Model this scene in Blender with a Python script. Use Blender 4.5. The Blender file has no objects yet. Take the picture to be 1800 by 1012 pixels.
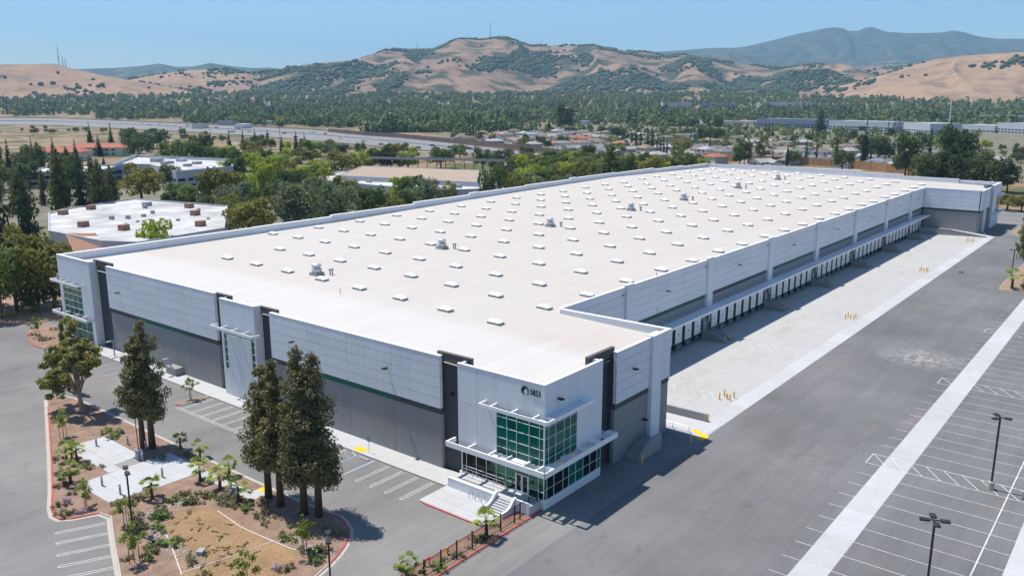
import bpy, bmesh, math, random
import numpy as np
from mathutils import Vector, Matrix, noise
sc = bpy.context.scene
R = math.radians
# ---------------------------------------------------------------- camera, sky, sun, exposure
cd = bpy.data.cameras.new('camera'); cam = bpy.data.objects.new('camera', cd); sc.collection.objects.link(cam)
cd.sensor_width = 36; cd.lens = 1480.9/1800*36; cd.clip_start = 0.5; cd.clip_end = 40000
cam.location = (-71.43, -51.97, 46.0)
cam.rotation_euler = (math.pi/2-0.2223, 0, 0.670-math.pi/2)
sc.camera = cam
SUN_D = Vector((0.055, -0.44, -1.0)).normalized()          # the way the light travels
w = bpy.data.worlds.new('World'); sc.world = w; w.use_nodes = True
nt = w.node_tree; bg = nt.nodes['Background']; sky = nt.nodes.new('ShaderNodeTexSky')
sky.sky_type = 'NISHITA'; sky.sun_disc = False
sky.sun_elevation = math.asin(-SUN_D.z); sky.sun_rotation = math.atan2(-SUN_D.x, -SUN_D.y)
sky.altitude = 60; sky.air_density = 1.0; sky.dust_density = 0.1; sky.ozone_density = 8.0
nt.links.new(sky.outputs[0], bg.inputs[0]); bg.inputs[1].default_value = 0.112
sl = bpy.data.lights.new('sun', 'SUN'); sl.energy = 4.6; sl.angle = R(0.53); sl.color = (1.0, 0.95, 0.88)
so = bpy.data.objects.new('sun', sl); sc.collection.objects.link(so)
so.rotation_euler = SUN_D.to_track_quat('-Z', 'Y').to_euler(); so.location = (0, 60, 120)
sc.view_settings.view_transform = 'Standard'; sc.view_settings.look = 'None'
sc.view_settings.exposure = 0.42; sc.view_settings.gamma = 1.0; sc.view_settings.use_curve_mapping = False
sc.cycles.use_denoising = True; sc.cycles.max_bounces = 6; sc.cycles.diffuse_bounces = 3
sc.cycles.volume_bounces = 0; sc.cycles.transparent_max_bounces = 16
# ---------------------------------------------------------------- materials
def nmat(name):
    m = bpy.data.materials.new(name); m.use_nodes = True
    return m, m.node_tree, m.node_tree.nodes['Principled BSDF']
def nd(nt, t, **kw):
    n = nt.nodes.new(t)
    for k, v in kw.items():
        if k.startswith('i_'):
            key = k[2:]; n.inputs[int(key) if key.isdigit() else key].default_value = v
        else: setattr(n, k, v)
    return n
def wpos(nt, scale=(1, 1, 1), rot=0.0):
    g = nd(nt, 'ShaderNodeNewGeometry'); mp = nd(nt, 'ShaderNodeMapping')
    mp.inputs['Scale'].default_value = scale; mp.inputs['Rotation'].default_value = (0, 0, rot)
    nt.links.new(g.outputs['Position'], mp.inputs[0]); return mp.outputs[0]
def lnoise(nt, vec, scale, lo, hi, a, b, detail=4.0, rough=0.6):
    n = nd(nt, 'ShaderNodeTexNoise', i_Scale=scale, i_Detail=detail, i_Roughness=rough); nt.links.new(vec, n.inputs['Vector'])
    r = nd(nt, 'ShaderNodeMapRange'); r.inputs[1].default_value = lo; r.inputs[2].default_value = hi
    r.inputs[3].default_value = a; r.inputs[4].default_value = b
    nt.links.new(n.outputs[0], r.inputs[0]); return r.outputs[0]
def mixc(nt, fac, c1, c2, mode='MIX'):
    m = nd(nt, 'ShaderNodeMix', data_type='RGBA', blend_type=mode)
    for s, v in ((0, fac), (6, c1), (7, c2)):
        if isinstance(v, (int, float)): m.inputs[s].default_value = v
        elif isinstance(v, (tuple, list)): m.inputs[s].default_value = (*v[:3], 1)
        else: nt.links.new(v, m.inputs[s])
    return m.outputs[2]
def mulf(nt, col, *facs):
    for f in facs:
        v = nd(nt, 'ShaderNodeVectorMath', operation='SCALE')
        if isinstance(col, (tuple, list)): v.inputs[0].default_value = col[:3]
        else: nt.links.new(col, v.inputs[0])
        if isinstance(f, (int, float)): v.inputs['Scale'].default_value = f
        else: nt.links.new(f, v.inputs['Scale'])
        col = v.outputs[0]
    return col
def objrand(nt, lo, hi):
    o = nd(nt, 'ShaderNodeObjectInfo'); r = nd(nt, 'ShaderNodeMapRange')
    r.inputs[3].default_value = lo; r.inputs[4].default_value = hi
    nt.links.new(o.outputs['Random'], r.inputs[0]); return r.outputs[0]
def pm(name, c, rough=0.8, var=0.06, scale=0.5, ov=0.0, metal=0.0, spec=0.3, bump=0.0, fine=0.0):
    m, nt, b = nmat(name); b.inputs['Roughness'].default_value = rough; b.inputs['Metallic'].default_value = metal
    b.inputs['Specular IOR Level'].default_value = spec
    fs = []
    if var: fs.append(lnoise(nt, wpos(nt), scale, 0.3, 0.7, 1-var, 1+var))
    if fine: fs.append(lnoise(nt, wpos(nt), scale*14, 0.3, 0.7, 1-fine, 1+fine))
    if ov: fs.append(objrand(nt, 1-ov, 1+ov))
    if fs: nt.links.new(mulf(nt, c, *fs), b.inputs['Base Color'])
    else: b.inputs['Base Color'].default_value = (*c, 1)
    if bump:
        n = nd(nt, 'ShaderNodeTexNoise', i_Scale=scale*8); nt.links.new(wpos(nt), n.inputs['Vector'])
        bp = nd(nt, 'ShaderNodeBump', i_Strength=bump); nt.links.new(n.outputs[0], bp.inputs['Height']); nt.links.new(bp.outputs[0], b.inputs['Normal'])
    return m
M = {}
def asphalt(name, c1, c2, streak_rot, light=(0.30, 0.29, 0.275)):
    m, nt, b = nmat(name); b.inputs['Roughness'].default_value = 0.9; b.inputs['Specular IOR Level'].default_value = 0.2
    big = lnoise(nt, wpos(nt), 0.045, 0.35, 0.65, 0, 1, 5)
    col = mixc(nt, big, c1, c2)
    st = lnoise(nt, wpos(nt, (0.012, 0.16, 1), streak_rot), 3.0, 0.3, 0.72, 0.93, 1.07, 3)
    st2 = lnoise(nt, wpos(nt, (0.05, 0.9, 1), streak_rot), 2.0, 0.3, 0.72, 0.95, 1.05, 3)
    gr = lnoise(nt, wpos(nt), 9.0, 0.3, 0.7, 0.93, 1.07, 2)
    blot = lnoise(nt, wpos(nt, (0.06, 0.2, 1), streak_rot), 1.0, 0.62, 0.80, 0, 0.55, 8, 0.7)
    col = mixc(nt, blot, col, light)
    warm = lnoise(nt, wpos(nt, (0.03, 0.06, 1), streak_rot), 2.2, 0.58, 0.78, 0, 0.35, 4)
    col = mixc(nt, warm, col, (0.27, 0.20, 0.16))
    dk = lnoise(nt, wpos(nt), 0.35, 0.66, 0.78, 1.0, 0.78, 6)
    # scuffed pale patch, hairline cracks, oil drips and patched squares
    g = nd(nt, 'ShaderNodeVectorMath', operation='DISTANCE'); nt.links.new(wpos(nt, (1, 1, 0)), g.inputs[0]); g.inputs[1].default_value = (89.0, -19.3, 0)
    fo = nd(nt, 'ShaderNodeMapRange', i_1=2.0, i_2=8.0, i_3=1.0, i_4=0.0); nt.links.new(g.outputs['Value'], fo.inputs[0])
    sp = lnoise(nt, wpos(nt), 0.8, 0.42, 0.6, 0, 1, 6, 0.7); mm = nd(nt, 'ShaderNodeMath', operation='MULTIPLY'); nt.links.new(fo.outputs[0], mm.inputs[0]); nt.links.new(sp, mm.inputs[1])
    col = mixc(nt, mm.outputs[0], col, (0.33, 0.322, 0.30))
    vo = nd(nt, 'ShaderNodeTexVoronoi', feature='DISTANCE_TO_EDGE', i_Scale=0.055); wv = nd(nt, 'ShaderNodeVectorMath', operation='ADD')
    nz = nd(nt, 'ShaderNodeTexNoise', i_Scale=0.25, i_Detail=5.0); nt.links.new(wpos(nt), nz.inputs['Vector']); sv = mulf(nt, nz.outputs['Color'], 5.0)
    nt.links.new(wpos(nt), wv.inputs[0]); nt.links.new(sv, wv.inputs[1]); nt.links.new(wv.outputs[0], vo.inputs['Vector'])
    ck = nd(nt, 'ShaderNodeMapRange', i_1=0.0, i_2=0.010, i_3=0.88, i_4=1.0); nt.links.new(vo.outputs['Distance'], ck.inputs[0])
    od = nd(nt, 'ShaderNodeTexVoronoi', feature='F1', i_Scale=0.16); nt.links.new(wv.outputs[0], od.inputs['Vector']); oi = nd(nt, 'ShaderNodeMapRange', i_1=0.03, i_2=0.11, i_3=0.82, i_4=1.0); nt.links.new(od.outputs['Distance'], oi.inputs[0])
    pt = nd(nt, 'ShaderNodeTexVoronoi', feature='F1', distance='CHEBYCHEV', i_Scale=0.035); nt.links.new(wpos(nt), pt.inputs['Vector']); ps_ = nd(nt, 'ShaderNodeSeparateColor'); nt.links.new(pt.outputs['Color'], ps_.inputs[0]); pr_ = nd(nt, 'ShaderNodeMapRange', i_3=0.965, i_4=1.04); nt.links.new(ps_.outputs[0], pr_.inputs[0])
    nt.links.new(mulf(nt, col, st, st2, gr, dk, ck.outputs[0], oi.outputs[0], pr_.outputs[0]), b.inputs['Base Color']); return m
M['asphalt'] = asphalt('asphalt', (0.130, 0.130, 0.129), (0.180, 0.178, 0.175), 0.0)
M['lot'] = asphalt('lot_asphalt', (0.160, 0.157, 0.152), (0.235, 0.225, 0.212), 1.57)
def concrete(name, c, ov=0.05, stain=0.25):
    m, nt, b = nmat(name); b.inputs['Roughness'].default_value = 0.85; b.inputs['Specular IOR Level'].default_value = 0.25
    col = mixc(nt, lnoise(nt, wpos(nt, (0.05, 0.25, 1)), 1.5, 0.52, 0.75, 0, stain, 6), c, (c[0]*.80, c[1]*.76, c[2]*.70))
    o = nd(nt, 'ShaderNodeObjectInfo'); cr = nd(nt, 'ShaderNodeMapRange', i_3=0.0, i_4=1.0)
    col = mixc(nt, o.outputs['Random'], col, mixc(nt, 0.5, col, (c[0]*0.93, c[1]*0.97, c[2]*1.02)))
    nt.links.new(mulf(nt, col, objrand(nt, 1-ov, 1+ov), lnoise(nt, wpos(nt), 0.5, 0.3, 0.7, 0.95, 1.05), lnoise(nt, wpos(nt), 7, 0.3, 0.7, 0.97, 1.03)), b.inputs['Base Color']); return m
M['apron'] = concrete('apron_concrete', (0.42, 0.408, 0.385), 0.035, 0.5)
M['strip'] = concrete('strip_concrete', (0.455, 0.452, 0.443), 0.07, 0.3)
M['walk'] = concrete('sidewalk_concrete', (0.455, 0.452, 0.443), 0.03, 0.12)
M['curb'] = concrete('curb_concrete', (0.43, 0.39, 0.335), 0.04, 0.2)
M['joint'] = pm('joint_filler', (0.27, 0.265, 0.255), 0.9)
M['paint'] = pm('white_road_paint', (0.56, 0.56, 0.545), 0.7, 0.25, 1.5)
M['bluepaint'] = pm('blue_road_paint', (0.20, 0.32, 0.62), 0.7, 0.1, 1.5)
M['red'] = pm('red_curb_paint', (0.52, 0.10, 0.085), 0.7, 0.15, 1.2)
M['yellow'] = pm('yellow_paint', (0.80, 0.46, 0.02), 0.6, 0.08, 1.0)
M['yellowpad'] = pm('yellow_tactile', (0.85, 0.50, 0.01), 0.7, 0.05, 1.0)
M['white'] = pm('white_wall_paint', (0.72, 0.727, 0.74), 0.7, 0.03, 0.25, ov=0.025)
def streaked(name, c):
    m, nt, b = nmat(name); b.inputs['Roughness'].default_value = 0.7; b.inputs['Specular IOR Level'].default_value = 0.3
    nt.links.new(mulf(nt, c, lnoise(nt, wpos(nt, (1.3, 1.3, 0.10)), 1.0, 0.3, 0.75, 1.03, 0.93, 6), lnoise(nt, wpos(nt), 0.16, 0.3, 0.7, 0.965, 1.035, 4), objrand(nt, 0.965, 1.035)), b.inputs['Base Color']); return m
M['white'] = streaked('white_wall_paint', (0.735, 0.742, 0.757)); M['trim'] = pm('white_trim', (0.82, 0.82, 0.82), 0.5, 0.02, 0.5)
M['grey'] = pm('grey_wall_paint', (0.25, 0.25, 0.248), 0.75, 0.05, 0.3, ov=0.03)
M['dockgrey'] = pm('dock_wall_paint', (0.30, 0.30, 0.30), 0.75, 0.05, 0.3, ov=0.03)
M['capbrown'] = pm('brown_grey_cap', (0.105, 0.092, 0.088), 0.75, 0.05, 0.3)
M['grey'] = streaked('grey_wall_paint', (0.262, 0.262, 0.26))
M['dark'] = pm('charcoal_wall_paint', (0.062, 0.064, 0.070), 0.75, 0.05, 0.3)
M['band'] = pm('dark_band_paint', (0.075, 0.077, 0.082), 0.75, 0.04, 0.4)
M['green'] = pm('green_band_paint', (0.004, 0.125, 0.085), 0.6, 0.04, 0.4)
M['black'] = pm('black_metal', (0.012, 0.012, 0.014), 0.45, 0.0)
M['bronze'] = pm('dark_bronze_metal', (0.035, 0.03, 0.03), 0.5, 0.0)
M['steel'] = pm('galvanised_steel', (0.45, 0.46, 0.47), 0.4, 0.1, 3, metal=0.7)
M['galv'] = pm('grey_steel', (0.33, 0.34, 0.35), 0.5, 0.05, 2)
M['rubber'] = pm('black_rubber', (0.015, 0.015, 0.015), 0.9, 0.0)
M['mulch'] = pm('wood_mulch', (0.255, 0.170, 0.122), 0.95, 0.25, 0.6, bump=0.6, fine=0.25)
M['garden'] = pm('dry_garden_ground', (0.17, 0.155, 0.105), 0.95, 0.35, 0.06, fine=0.2)
M['soil'] = pm('dry_soil', (0.30, 0.21, 0.14), 0.95, 0.2, 0.2, bump=0.4, fine=0.15)
M['basin'] = pm('dry_turf', (0.275, 0.175, 0.092), 0.95, 0.22, 0.35, bump=0.5, fine=0.25)
M['rock'] = pm('pale_cobble', (0.42, 0.36, 0.32), 0.9, 0.2, 2, ov=0.2)
M['wood'] = pm('timber', (0.30, 0.17, 0.09), 0.85, 0.15, 1, ov=0.12)
M['bark'] = pm('bark', (0.10, 0.065, 0.045), 0.95, 0.3, 2)
M['palebark'] = pm('pale_bark', (0.30, 0.24, 0.18), 0.9, 0.25, 2)
M['deadwood'] = pm('grey_dead_wood', (0.33, 0.30, 0.29), 0.95, 0.15, 2)
def glass(name, c, rough=0.06):
    m, nt, b = nmat(name); b.inputs['Base Color'].default_value = (*c, 1); b.inputs['Roughness'].default_value = rough
    b.inputs['Specular IOR Level'].default_value = 0.35; b.inputs['IOR'].default_value = 1.45
    nt.links.new(mulf(nt, c, objrand(nt, 0.72, 1.25)), b.inputs['Base Color']); return m
M['gglass'] = glass('green_tinted_glass', (0.001, 0.125, 0.085))
M['dglass'] = glass('dark_glass', (0.004, 0.010, 0.010))
M['wglass'] = glass('window_glass', (0.03, 0.04, 0.05), 0.1)
def tglass():
    m, nt, b = nmat('clear_green_glass'); out = nt.nodes['Material Output']
    t = nd(nt, 'ShaderNodeBsdfTransparent'); t.inputs[0].default_value = (0.28, 0.64, 0.51, 1)
    g = nd(nt, 'ShaderNodeBsdfGlossy', i_Roughness=0.03); f = nd(nt, 'ShaderNodeFresnel', i_IOR=1.4); mx = nd(nt, 'ShaderNodeMixShader')
    nt.links.new(f.outputs[0], mx.inputs[0]); nt.links.new(t.outputs[0], mx.inputs[1]); nt.links.new(g.outputs[0], mx.inputs[2])
    nt.links.new(mx.outputs[0], out.inputs[0]); return m
M['tglass'] = tglass()
def roofmat():
    m, nt, b = nmat('white_roof_membrane'); b.inputs['Roughness'].default_value = 0.75; b.inputs['Specular IOR Level'].default_value = 0.25
    c = mixc(nt, lnoise(nt, wpos(nt), 0.03, 0.35, 0.65, 0, 1, 3), (0.505, 0.458, 0.408), (0.505, 0.470, 0.430))
    xr = nd(nt, 'ShaderNodeSeparateXYZ'); nt.links.new(wpos(nt), xr.inputs[0])
    fr = nd(nt, 'ShaderNodeMapRange', i_1=13.0, i_2=17.0, i_3=1.0, i_4=0.0); nt.links.new(xr.outputs[0], fr.inputs[0])   # whiter new membrane along the front edge
    c = mixc(nt, fr.outputs[0], c, (0.545, 0.52, 0.487))
    br = nd(nt, 'ShaderNodeTexBrick', i_Scale=1.0); br.offset = 0.37
    br.inputs['Color1'].default_value = (1, 1, 1, 1); br.inputs['Color2'].default_value = (0.965, 0.965, 0.965, 1); br.inputs['Mortar'].default_value = (0.86, 0.85, 0.84, 1)
    br.inputs['Brick Width'].default_value = 31.0; br.inputs['Row Height'].default_value = 3.05; br.inputs['Mortar Size'].default_value = 0.07; br.inputs['Mortar Smooth'].default_value = 0.6
    nt.links.new(wpos(nt), br.inputs['Vector'])
    c = mixc(nt, 1.0, c, br.outputs['Color'], 'MULTIPLY')
    s1 = lnoise(nt, wpos(nt, (0.05, 0.9, 1)), 3.0, 0.30, 0.72, 0.965, 1.03, 5)
    s2 = lnoise(nt, wpos(nt, (0.22, 2.4, 1)), 1.2, 0.66, 0.80, 0.0, 0.40, 6)
    c = mixc(nt, s2, c, (0.27, 0.23, 0.20))
    s3 = lnoise(nt, wpos(nt, (0.05, 0.12, 1)), 1.0, 0.60, 0.78, 0.0, 0.22, 5)
    c = mixc(nt, s3, c, (0.37, 0.32, 0.285))
    nt.links.new(mulf(nt, c, s1), b.inputs['Base Color']); return m
M['roof'] = roofmat()
def foliage(name, c1, c2, trans=0.45, ov=0.25, macro=0.0):
    c1 = [v*1.55 for v in c1]; c2 = [v*1.55 for v in c2]
    m, nt, b = nmat(name); out = nt.nodes['Material Output']
    o = nd(nt, 'ShaderNodeObjectInfo')
    col = mixc(nt, lnoise(nt, wpos(nt), 0.9, 0.3, 0.7, 0, 1, 3), c1, c2)
    col = mulf(nt, col, objrand(nt, 1-ov, 1+ov), lnoise(nt, wpos(nt), 3.5, 0.25, 0.75, 0.6, 1.45, 2))
    if macro: col = mulf(nt, mixc(nt, lnoise(nt, wpos(nt), 0.05, 0.48, 0.62, 0, 0.8, 2), col, mixc(nt, 0.6, col, (0.20, 0.20, 0.05))), lnoise(nt, wpos(nt), 0.022, 0.3, 0.7, 1-macro, 1+macro, 3))
    b.inputs['Roughness'].default_value = 0.75; b.inputs['Specular IOR Level'].default_value = 0.15
    nt.links.new(col, b.inputs['Base Color'])
    t = nd(nt, 'ShaderNodeBsdfTranslucent'); nt.links.new(mulf(nt, col, 1.3), t.inputs[0])
    mx = nd(nt, 'ShaderNodeMixShader', i_0=trans); nt.links.new(b.outputs[0], mx.inputs[1]); nt.links.new(t.outputs[0], mx.inputs[2])
    nt.links.new(mx.outputs[0], out.inputs[0]); return m
M['f_round'] = foliage('leaf_mid_green', (0.055, 0.085, 0.022), (0.10, 0.13, 0.035))
M['f_round_dark'] = foliage('leaf_dark_green', (0.034, 0.052, 0.019), (0.068, 0.090, 0.030))
M['f_round_olive'] = foliage('leaf_olive', (0.085, 0.088, 0.022), (0.14, 0.13, 0.035))
M['f_round_bright'] = foliage('leaf_yellow_green', (0.13, 0.17, 0.018), (0.21, 0.24, 0.03))
M['f_willow'] = foliage('leaf_grey_green', (0.075, 0.10, 0.052), (0.13, 0.155, 0.085))
M['f_pine'] = foliage('pine_needles', (0.055, 0.068, 0.022), (0.10, 0.105, 0.035))
M['f_fir'] = foliage('fir_needles', (0.018, 0.030, 0.018), (0.035, 0.050, 0.028))
M['f_cypress'] = foliage('cypress_scale_leaf', (0.018, 0.034, 0.018), (0.034, 0.055, 0.026))
M['f_redwood'] = foliage('redwood_needles', (0.068, 0.074, 0.032), (0.165, 0.142, 0.066), 0.3, 0.1)
M['f_sycamore'] = foliage('sycamore_leaf', (0.10, 0.11, 0.028), (0.185, 0.17, 0.05), 0.3, 0.1)
M['f_palm'] = foliage('palm_leaf', (0.085, 0.125, 0.022), (0.17, 0.19, 0.04), 0.2)
M['f_sapling'] = foliage('sapling_leaf', (0.085, 0.12, 0.02), (0.17, 0.20, 0.035), 0.3)
M['f_shrub'] = foliage('shrub_leaf', (0.08, 0.09, 0.04), (0.15, 0.145, 0.075), 0.2, 0.35)
M['f_shrub_green'] = foliage('green_shrub_leaf', (0.07, 0.11, 0.03), (0.13, 0.18, 0.05), 0.2, 0.3)
M['f_lavender'] = foliage('lavender_bloom', (0.16, 0.12, 0.22), (0.24, 0.20, 0.30), 0.2)
M['f_far'] = foliage('far_tree_leaf', (0.045, 0.070, 0.025), (0.125, 0.145, 0.048), 0.15, 0.0, 0.5)
M['f_fardark'] = foliage('far_conifer_leaf', (0.032, 0.050, 0.028), (0.060, 0.078, 0.036), 0.12, 0.0, 0.35)
M['f_oak'] = foliage('oak_scrub_leaf', (0.030, 0.048, 0.024), (0.062, 0.075, 0.034), 0.1, 0.0)
# ---------------------------------------------------------------- helpers
COL = sc.collection
def link(o, parent=None):
    COL.objects.link(o)
    if parent is not None: o.parent = parent
    return o
def tag(o, label=None, cat=None, group=None, kind=None):
    if label: o['label'] = label
    if cat: o['category'] = cat
    if group: o['group'] = group
    if kind: o['kind'] = kind
    return o
class MB:
    def __init__(s): s.v = []; s.f = []
    def add(s, vs, fs):
        n = len(s.v); s.v += [tuple(v) for v in vs]; s.f += [tuple(i+n for i in f) for f in fs]; return s
    def box(s, a, b):
        x0, x1 = sorted((a[0], b[0])); y0, y1 = sorted((a[1], b[1])); z0, z1 = sorted((a[2], b[2]))
        return s.add([(x0,y0,z0),(x1,y0,z0),(x1,y1,z0),(x0,y1,z0),(x0,y0,z1),(x1,y0,z1),(x1,y1,z1),(x0,y1,z1)],
                     [(3,2,1,0),(4,5,6,7),(0,1,5,4),(1,2,6,5),(2,3,7,6),(3,0,4,7)])
    def prism(s, poly, z0, z1):
        n = len(poly); a = sum(poly[i][0]*poly[(i+1)%n][1]-poly[(i+1)%n][0]*poly[i][1] for i in range(n))
        if a < 0: poly = poly[::-1]
        return s.add([(p[0],p[1],z0) for p in poly]+[(p[0],p[1],z1) for p in poly],
                     [tuple(range(n))[::-1], tuple(range(n,2*n))]+[(i,(i+1)%n,n+(i+1)%n,n+i) for i in range(n)])
    def sheet(s, poly, z):
        n = len(poly); a = sum(poly[i][0]*poly[(i+1)%n][1]-poly[(i+1)%n][0]*poly[i][1] for i in range(n))
        if a < 0: poly = poly[::-1]
        return s.add([(p[0],p[1],z) for p in poly], [tuple(range(n))])
    def tube(s, pts, r, n=8, cap=True):
        pts = [Vector(p) for p in pts]; rs = r if isinstance(r, (list, tuple)) else [r]*len(pts); vs = []; fs = []
        for i, p in enumerate(pts):
            d = (pts[min(i+1, len(pts)-1)]-pts[max(i-1, 0)]).normalized()
            a = d.orthogonal().normalized() if abs(d.z) < 0.999 else Vector((1, 0, 0)); b = d.cross(a)
            for k in range(n):
                t = 2*math.pi*k/n; vs.append(p+(a*math.cos(t)+b*math.sin(t))*rs[i])
        for i in range(len(pts)-1):
            for k in range(n): fs.append((i*n+k, i*n+(k+1)%n, (i+1)*n+(k+1)%n, (i+1)*n+k))
        if cap: fs += [tuple(range(n))[::-1], tuple(range((len(pts)-1)*n, len(pts)*n))]
        return s.add(vs, fs)
    def lathe(s, prof, n=12, c=(0, 0, 0)):
        vs = [(c[0]+r*math.cos(2*math.pi*k/n), c[1]+r*math.sin(2*math.pi*k/n), c[2]+z) for r, z in prof for k in range(n)]
        fs = [(i*n+k, i*n+(k+1)%n, (i+1)*n+(k+1)%n, (i+1)*n+k) for i in range(len(prof)-1) for k in range(n)]
        fs += [tuple(range(n))[::-1], tuple(range((len(prof)-1)*n, len(prof)*n))]
        return s.add(vs, fs)
    def mesh(s, name, mat=None, smooth=False):
        me = bpy.data.meshes.new(name); me.from_pydata(s.v, [], s.f); me.update()
        if mat: me.materials.append(M[mat] if isinstance(mat, str) else mat)
        if smooth: me.polygons.foreach_set('use_smooth', [True]*len(me.polygons))
        return me
    def build(s, name, mat, parent=None, smooth=False):
        return link(bpy.data.objects.new(name, s.mesh(name, mat, smooth)), parent)
def thing(name, loc=(0, 0, 0), rz=0.0, label=None, cat=None, group=None):
    o = bpy.data.objects.new(name, None); o.empty_display_size = 0.3; link(o); o.location = loc; o.rotation_euler = (0, 0, rz)
    return tag(o, label, cat, group)
def inst(name, me, parent=None, loc=(0, 0, 0), rz=0.0, scale=None, mat=None):
    o = link(bpy.data.objects.new(name, me), parent); o.location = loc; o.rotation_euler = (0, 0, rz)
    if scale is not None: o.scale = scale if isinstance(scale, tuple) else (scale,)*3
    if mat: o.material_slots[0].link = 'OBJECT'; o.material_slots[0].material = M[mat]
    return o
def box(name, a, b, mat, parent=None):
    c = [(a[i]+b[i])/2 for i in range(3)]
    o = MB().box([a[i]-c[i] for i in range(3)], [b[i]-c[i] for i in range(3)]).build(name, mat, parent); o.location = c; return o
def copy_tree(root, loc, rz=0.0):
    r = root.copy(); link(r); r.location = loc; r.rotation_euler = (0, 0, rz)
    for ch in root.children:
        c = ch.copy(); link(c, r)
        for g in ch.children: link(g.copy(), c)
    return r
def ordn(n):
    W = ['first','second','third','fourth','fifth','sixth','seventh','eighth','ninth','tenth','eleventh','twelfth']
    if n <= 12: return W[n-1]
    return f"{n}{'th' if 10 <= n%100 <= 20 else {1:'st',2:'nd',3:'rd'}.get(n%10,'th')}"
def struct(name, mb, mat, z=0): return tag(mb.build(name, mat), kind='structure')
def np_mesh(name, V, F, mat):
    me = bpy.data.meshes.new(name); V = np.asarray(V, dtype=np.float32); F = np.asarray(F, dtype=np.int32); k = F.shape[1]
    me.vertices.add(len(V)); me.vertices.foreach_set('co', V.ravel())
    me.loops.add(F.size); me.loops.foreach_set('vertex_index', F.ravel())
    me.polygons.add(len(F)); me.polygons.foreach_set('loop_start', np.arange(0, F.size, k, dtype=np.int32))
    me.update(calc_edges=True); me.validate()
    if mat: me.materials.append(M[mat])
    return me
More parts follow.
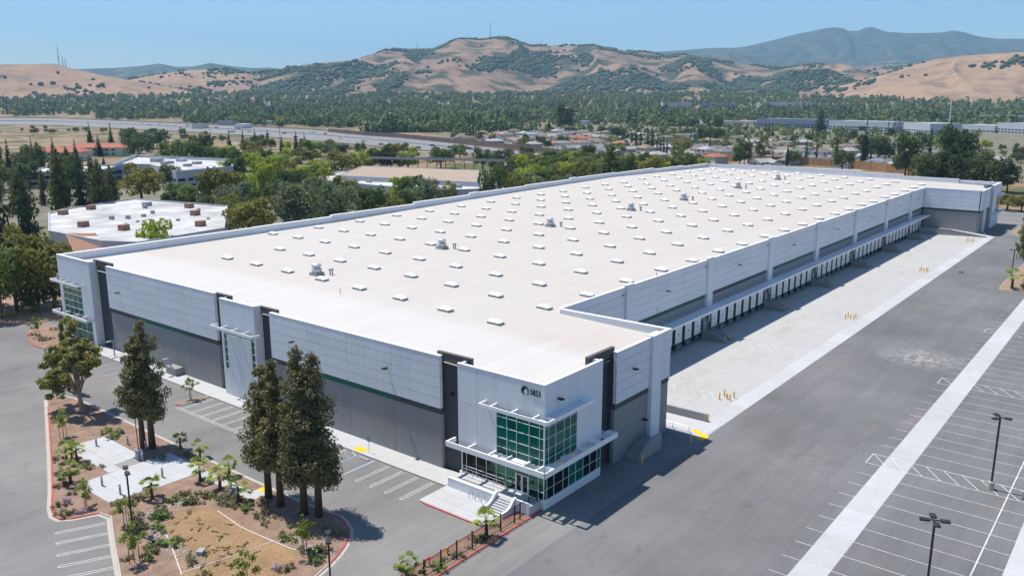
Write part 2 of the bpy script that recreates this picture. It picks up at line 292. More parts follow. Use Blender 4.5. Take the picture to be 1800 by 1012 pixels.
SKYLIGHTS=[(0,0,18.56,22.34),(0,1,19.01,32.49),(0,2,19.47,42.64),(0,3,19.93,52.79),(0,4,20.39,62.94),(0,5,20.84,73.09),(0,6,21.3,83.24),(0,7,21.76,93.39),(1,0,29.98,22.02),(1,1,30.52,32.14),(1,2,31.06,42.26),(1,3,31.6,52.37),(1,4,32.14,62.49),(1,5,32.68,72.61),(1,6,33.22,82.72),(1,7,33.76,92.84),(2,0,41.03,21.51),(2,1,41.65,31.65),(2,2,42.27,41.79),(2,3,42.89,51.93),(2,4,43.51,62.07),(2,5,44.13,72.21),(2,6,44.75,82.35),(2,7,45.37,92.49),(2,8,45.99,102.63),(2,9,46.61,112.78),(3,0,54.08,21.85),(3,1,54.65,31.85),(3,2,55.22,41.85),(3,3,55.78,51.85),(3,4,56.35,61.85),(3,5,56.92,71.85),(3,6,57.48,81.85),(3,7,58.05,91.85),(3,8,58.62,101.85),(3,9,59.18,111.85),(4,0,66.77,21.94),(4,1,67.38,31.91),(4,2,68,41.87),(4,3,68.61,51.83),(4,4,69.22,61.79),(4,5,69.83,71.75),(4,6,70.44,81.71),(4,7,71.05,91.68),(4,8,71.66,101.64),(4,9,72.28,111.6),(5,0,78.61,21.59),(5,1,79.26,31.49),(5,2,79.91,41.39),(5,3,80.55,51.29),(5,4,81.2,61.18),(5,5,81.85,71.08),(5,6,82.5,80.98),(5,7,83.14,90.88),(5,8,83.79,100.77),(5,9,84.44,110.67),(6,0,91.42,22.02),(6,1,91.85,31.7),(6,2,92.29,41.37),(6,3,92.72,51.05),(6,4,93.16,60.72),(6,5,93.6,70.4),(6,6,94.03,80.08),(6,7,94.47,89.75),(6,8,94.9,99.43),(6,9,95.34,109.11),(7,0,102.93,21.69),(7,1,103.41,31.27),(7,2,103.88,40.86),(7,3,104.35,50.44),(7,4,104.83,60.03),(7,5,105.3,69.61),(7,6,105.77,79.2),(7,7,106.24,88.78),(7,8,106.72,98.37),(7,9,107.19,107.95),(8,0,116.09,21.85),(8,1,116.44,31.31),(8,2,116.79,40.77),(8,3,117.13,50.23),(8,4,117.48,59.69),(8,5,117.83,69.15),(8,6,118.17,78.62),(8,7,118.52,88.08),(8,8,118.87,97.54),(8,9,119.22,107),(9,0,127.91,21.83),(9,1,128.22,31.23),(9,2,128.53,40.63),(9,3,128.84,50.03),(9,4,129.16,59.42),(9,5,129.47,68.82),(9,6,129.78,78.22),(9,7,130.09,87.62),(9,8,130.4,97.01),(9,9,130.72,106.41),(10,0,140.01,21.71),(10,1,140.23,31.01),(10,2,140.45,40.32),(10,3,140.67,49.63),(10,4,140.89,58.93),(10,5,141.11,68.24),(10,6,141.33,77.55),(10,7,141.55,86.85),(10,8,141.77,96.16),(10,9,141.99,105.47),(11,0,153.51,22.15),(11,1,153.47,31.33),(11,2,153.44,40.52),(11,3,153.4,49.7),(11,4,153.37,58.89),(11,5,153.34,68.07),(11,6,153.3,77.26),(11,7,153.27,86.44),(11,8,153.23,95.63),(11,9,153.2,104.81),(12,0,165.3,21.87),(12,1,165.44,31.09),(12,2,165.57,40.32),(12,3,165.7,49.55),(12,4,165.84,58.78),(12,5,165.97,68.01),(12,6,166.1,77.23),(12,7,166.24,86.46),(12,8,166.37,95.69),(12,9,166.5,104.92),(13,0,177.31,21.91),(13,1,177.31,31.03),(13,2,177.3,40.15),(13,3,177.3,49.27),(13,4,177.29,58.4),(13,5,177.28,67.52),(13,6,177.28,76.64),(13,7,177.27,85.76),(13,8,177.26,94.89),(13,9,177.26,104.01),(14,0,190.52,22.06),(14,1,190.17,31),(14,2,189.82,39.94),(14,3,189.47,48.88),(14,4,189.12,57.82),(14,5,188.77,66.76),(14,6,188.42,75.7),(14,7,188.08,84.64),(14,8,187.73,93.58),(14,9,187.38,102.52),(15,0,201.07,21.71),(15,1,201.16,30.8),(15,2,201.25,39.9),(15,3,201.34,48.99),(15,4,201.43,58.09),(15,5,201.52,67.19),(15,6,201.61,76.28),(15,7,201.7,85.38),(15,8,201.79,94.48),(15,9,201.88,103.57),(16,0,215.68,22.35),(16,1,215.58,31.47),(16,2,215.47,40.6),(16,3,215.37,49.72),(16,4,215.26,58.84),(16,5,215.15,67.96),(16,6,215.05,77.09),(16,7,214.94,86.21),(16,8,214.84,95.33),(16,9,214.73,104.45),(17,0,226.16,21.94),(17,1,226.54,31.25),(17,2,226.92,40.55),(17,3,227.31,49.86),(17,4,227.69,59.16),(17,5,228.07,68.47),(17,6,228.45,77.77),(17,7,228.83,87.08),(17,8,229.22,96.38),(17,9,229.6,105.69),(18,0,240.37,22.28),(18,1,241.05,31.78),(18,2,241.73,41.28),(18,3,242.42,50.79),(18,4,243.1,60.29),(18,5,243.78,69.79),(18,6,244.47,79.29),(18,7,245.15,88.79),(18,8,245.83,98.3),(18,9,246.51,107.8),(19,0,253.41,22.52),(19,1,254.04,32.01),(19,2,254.68,41.5),(19,3,255.31,50.98),(19,4,255.95,60.47),(19,5,256.58,69.95),(19,6,257.22,79.44),(19,7,257.85,88.92),(19,8,258.49,98.41),(19,9,259.12,107.89),(20,0,266.71,22.91),(20,1,267.34,32.42),(20,2,267.98,41.94),(20,3,268.61,51.46),(20,4,269.24,60.98),(20,5,269.87,70.5),(20,6,270.5,80.02),(20,7,271.13,89.53),(20,8,271.76,99.05),(20,9,272.39,108.57)]
VENTS=[(22.47,66.93),(55.19,66.95),(93,66.51),(128.9,65.19),(158.24,64.26),(198.5,64.85),(238.84,66.8)]
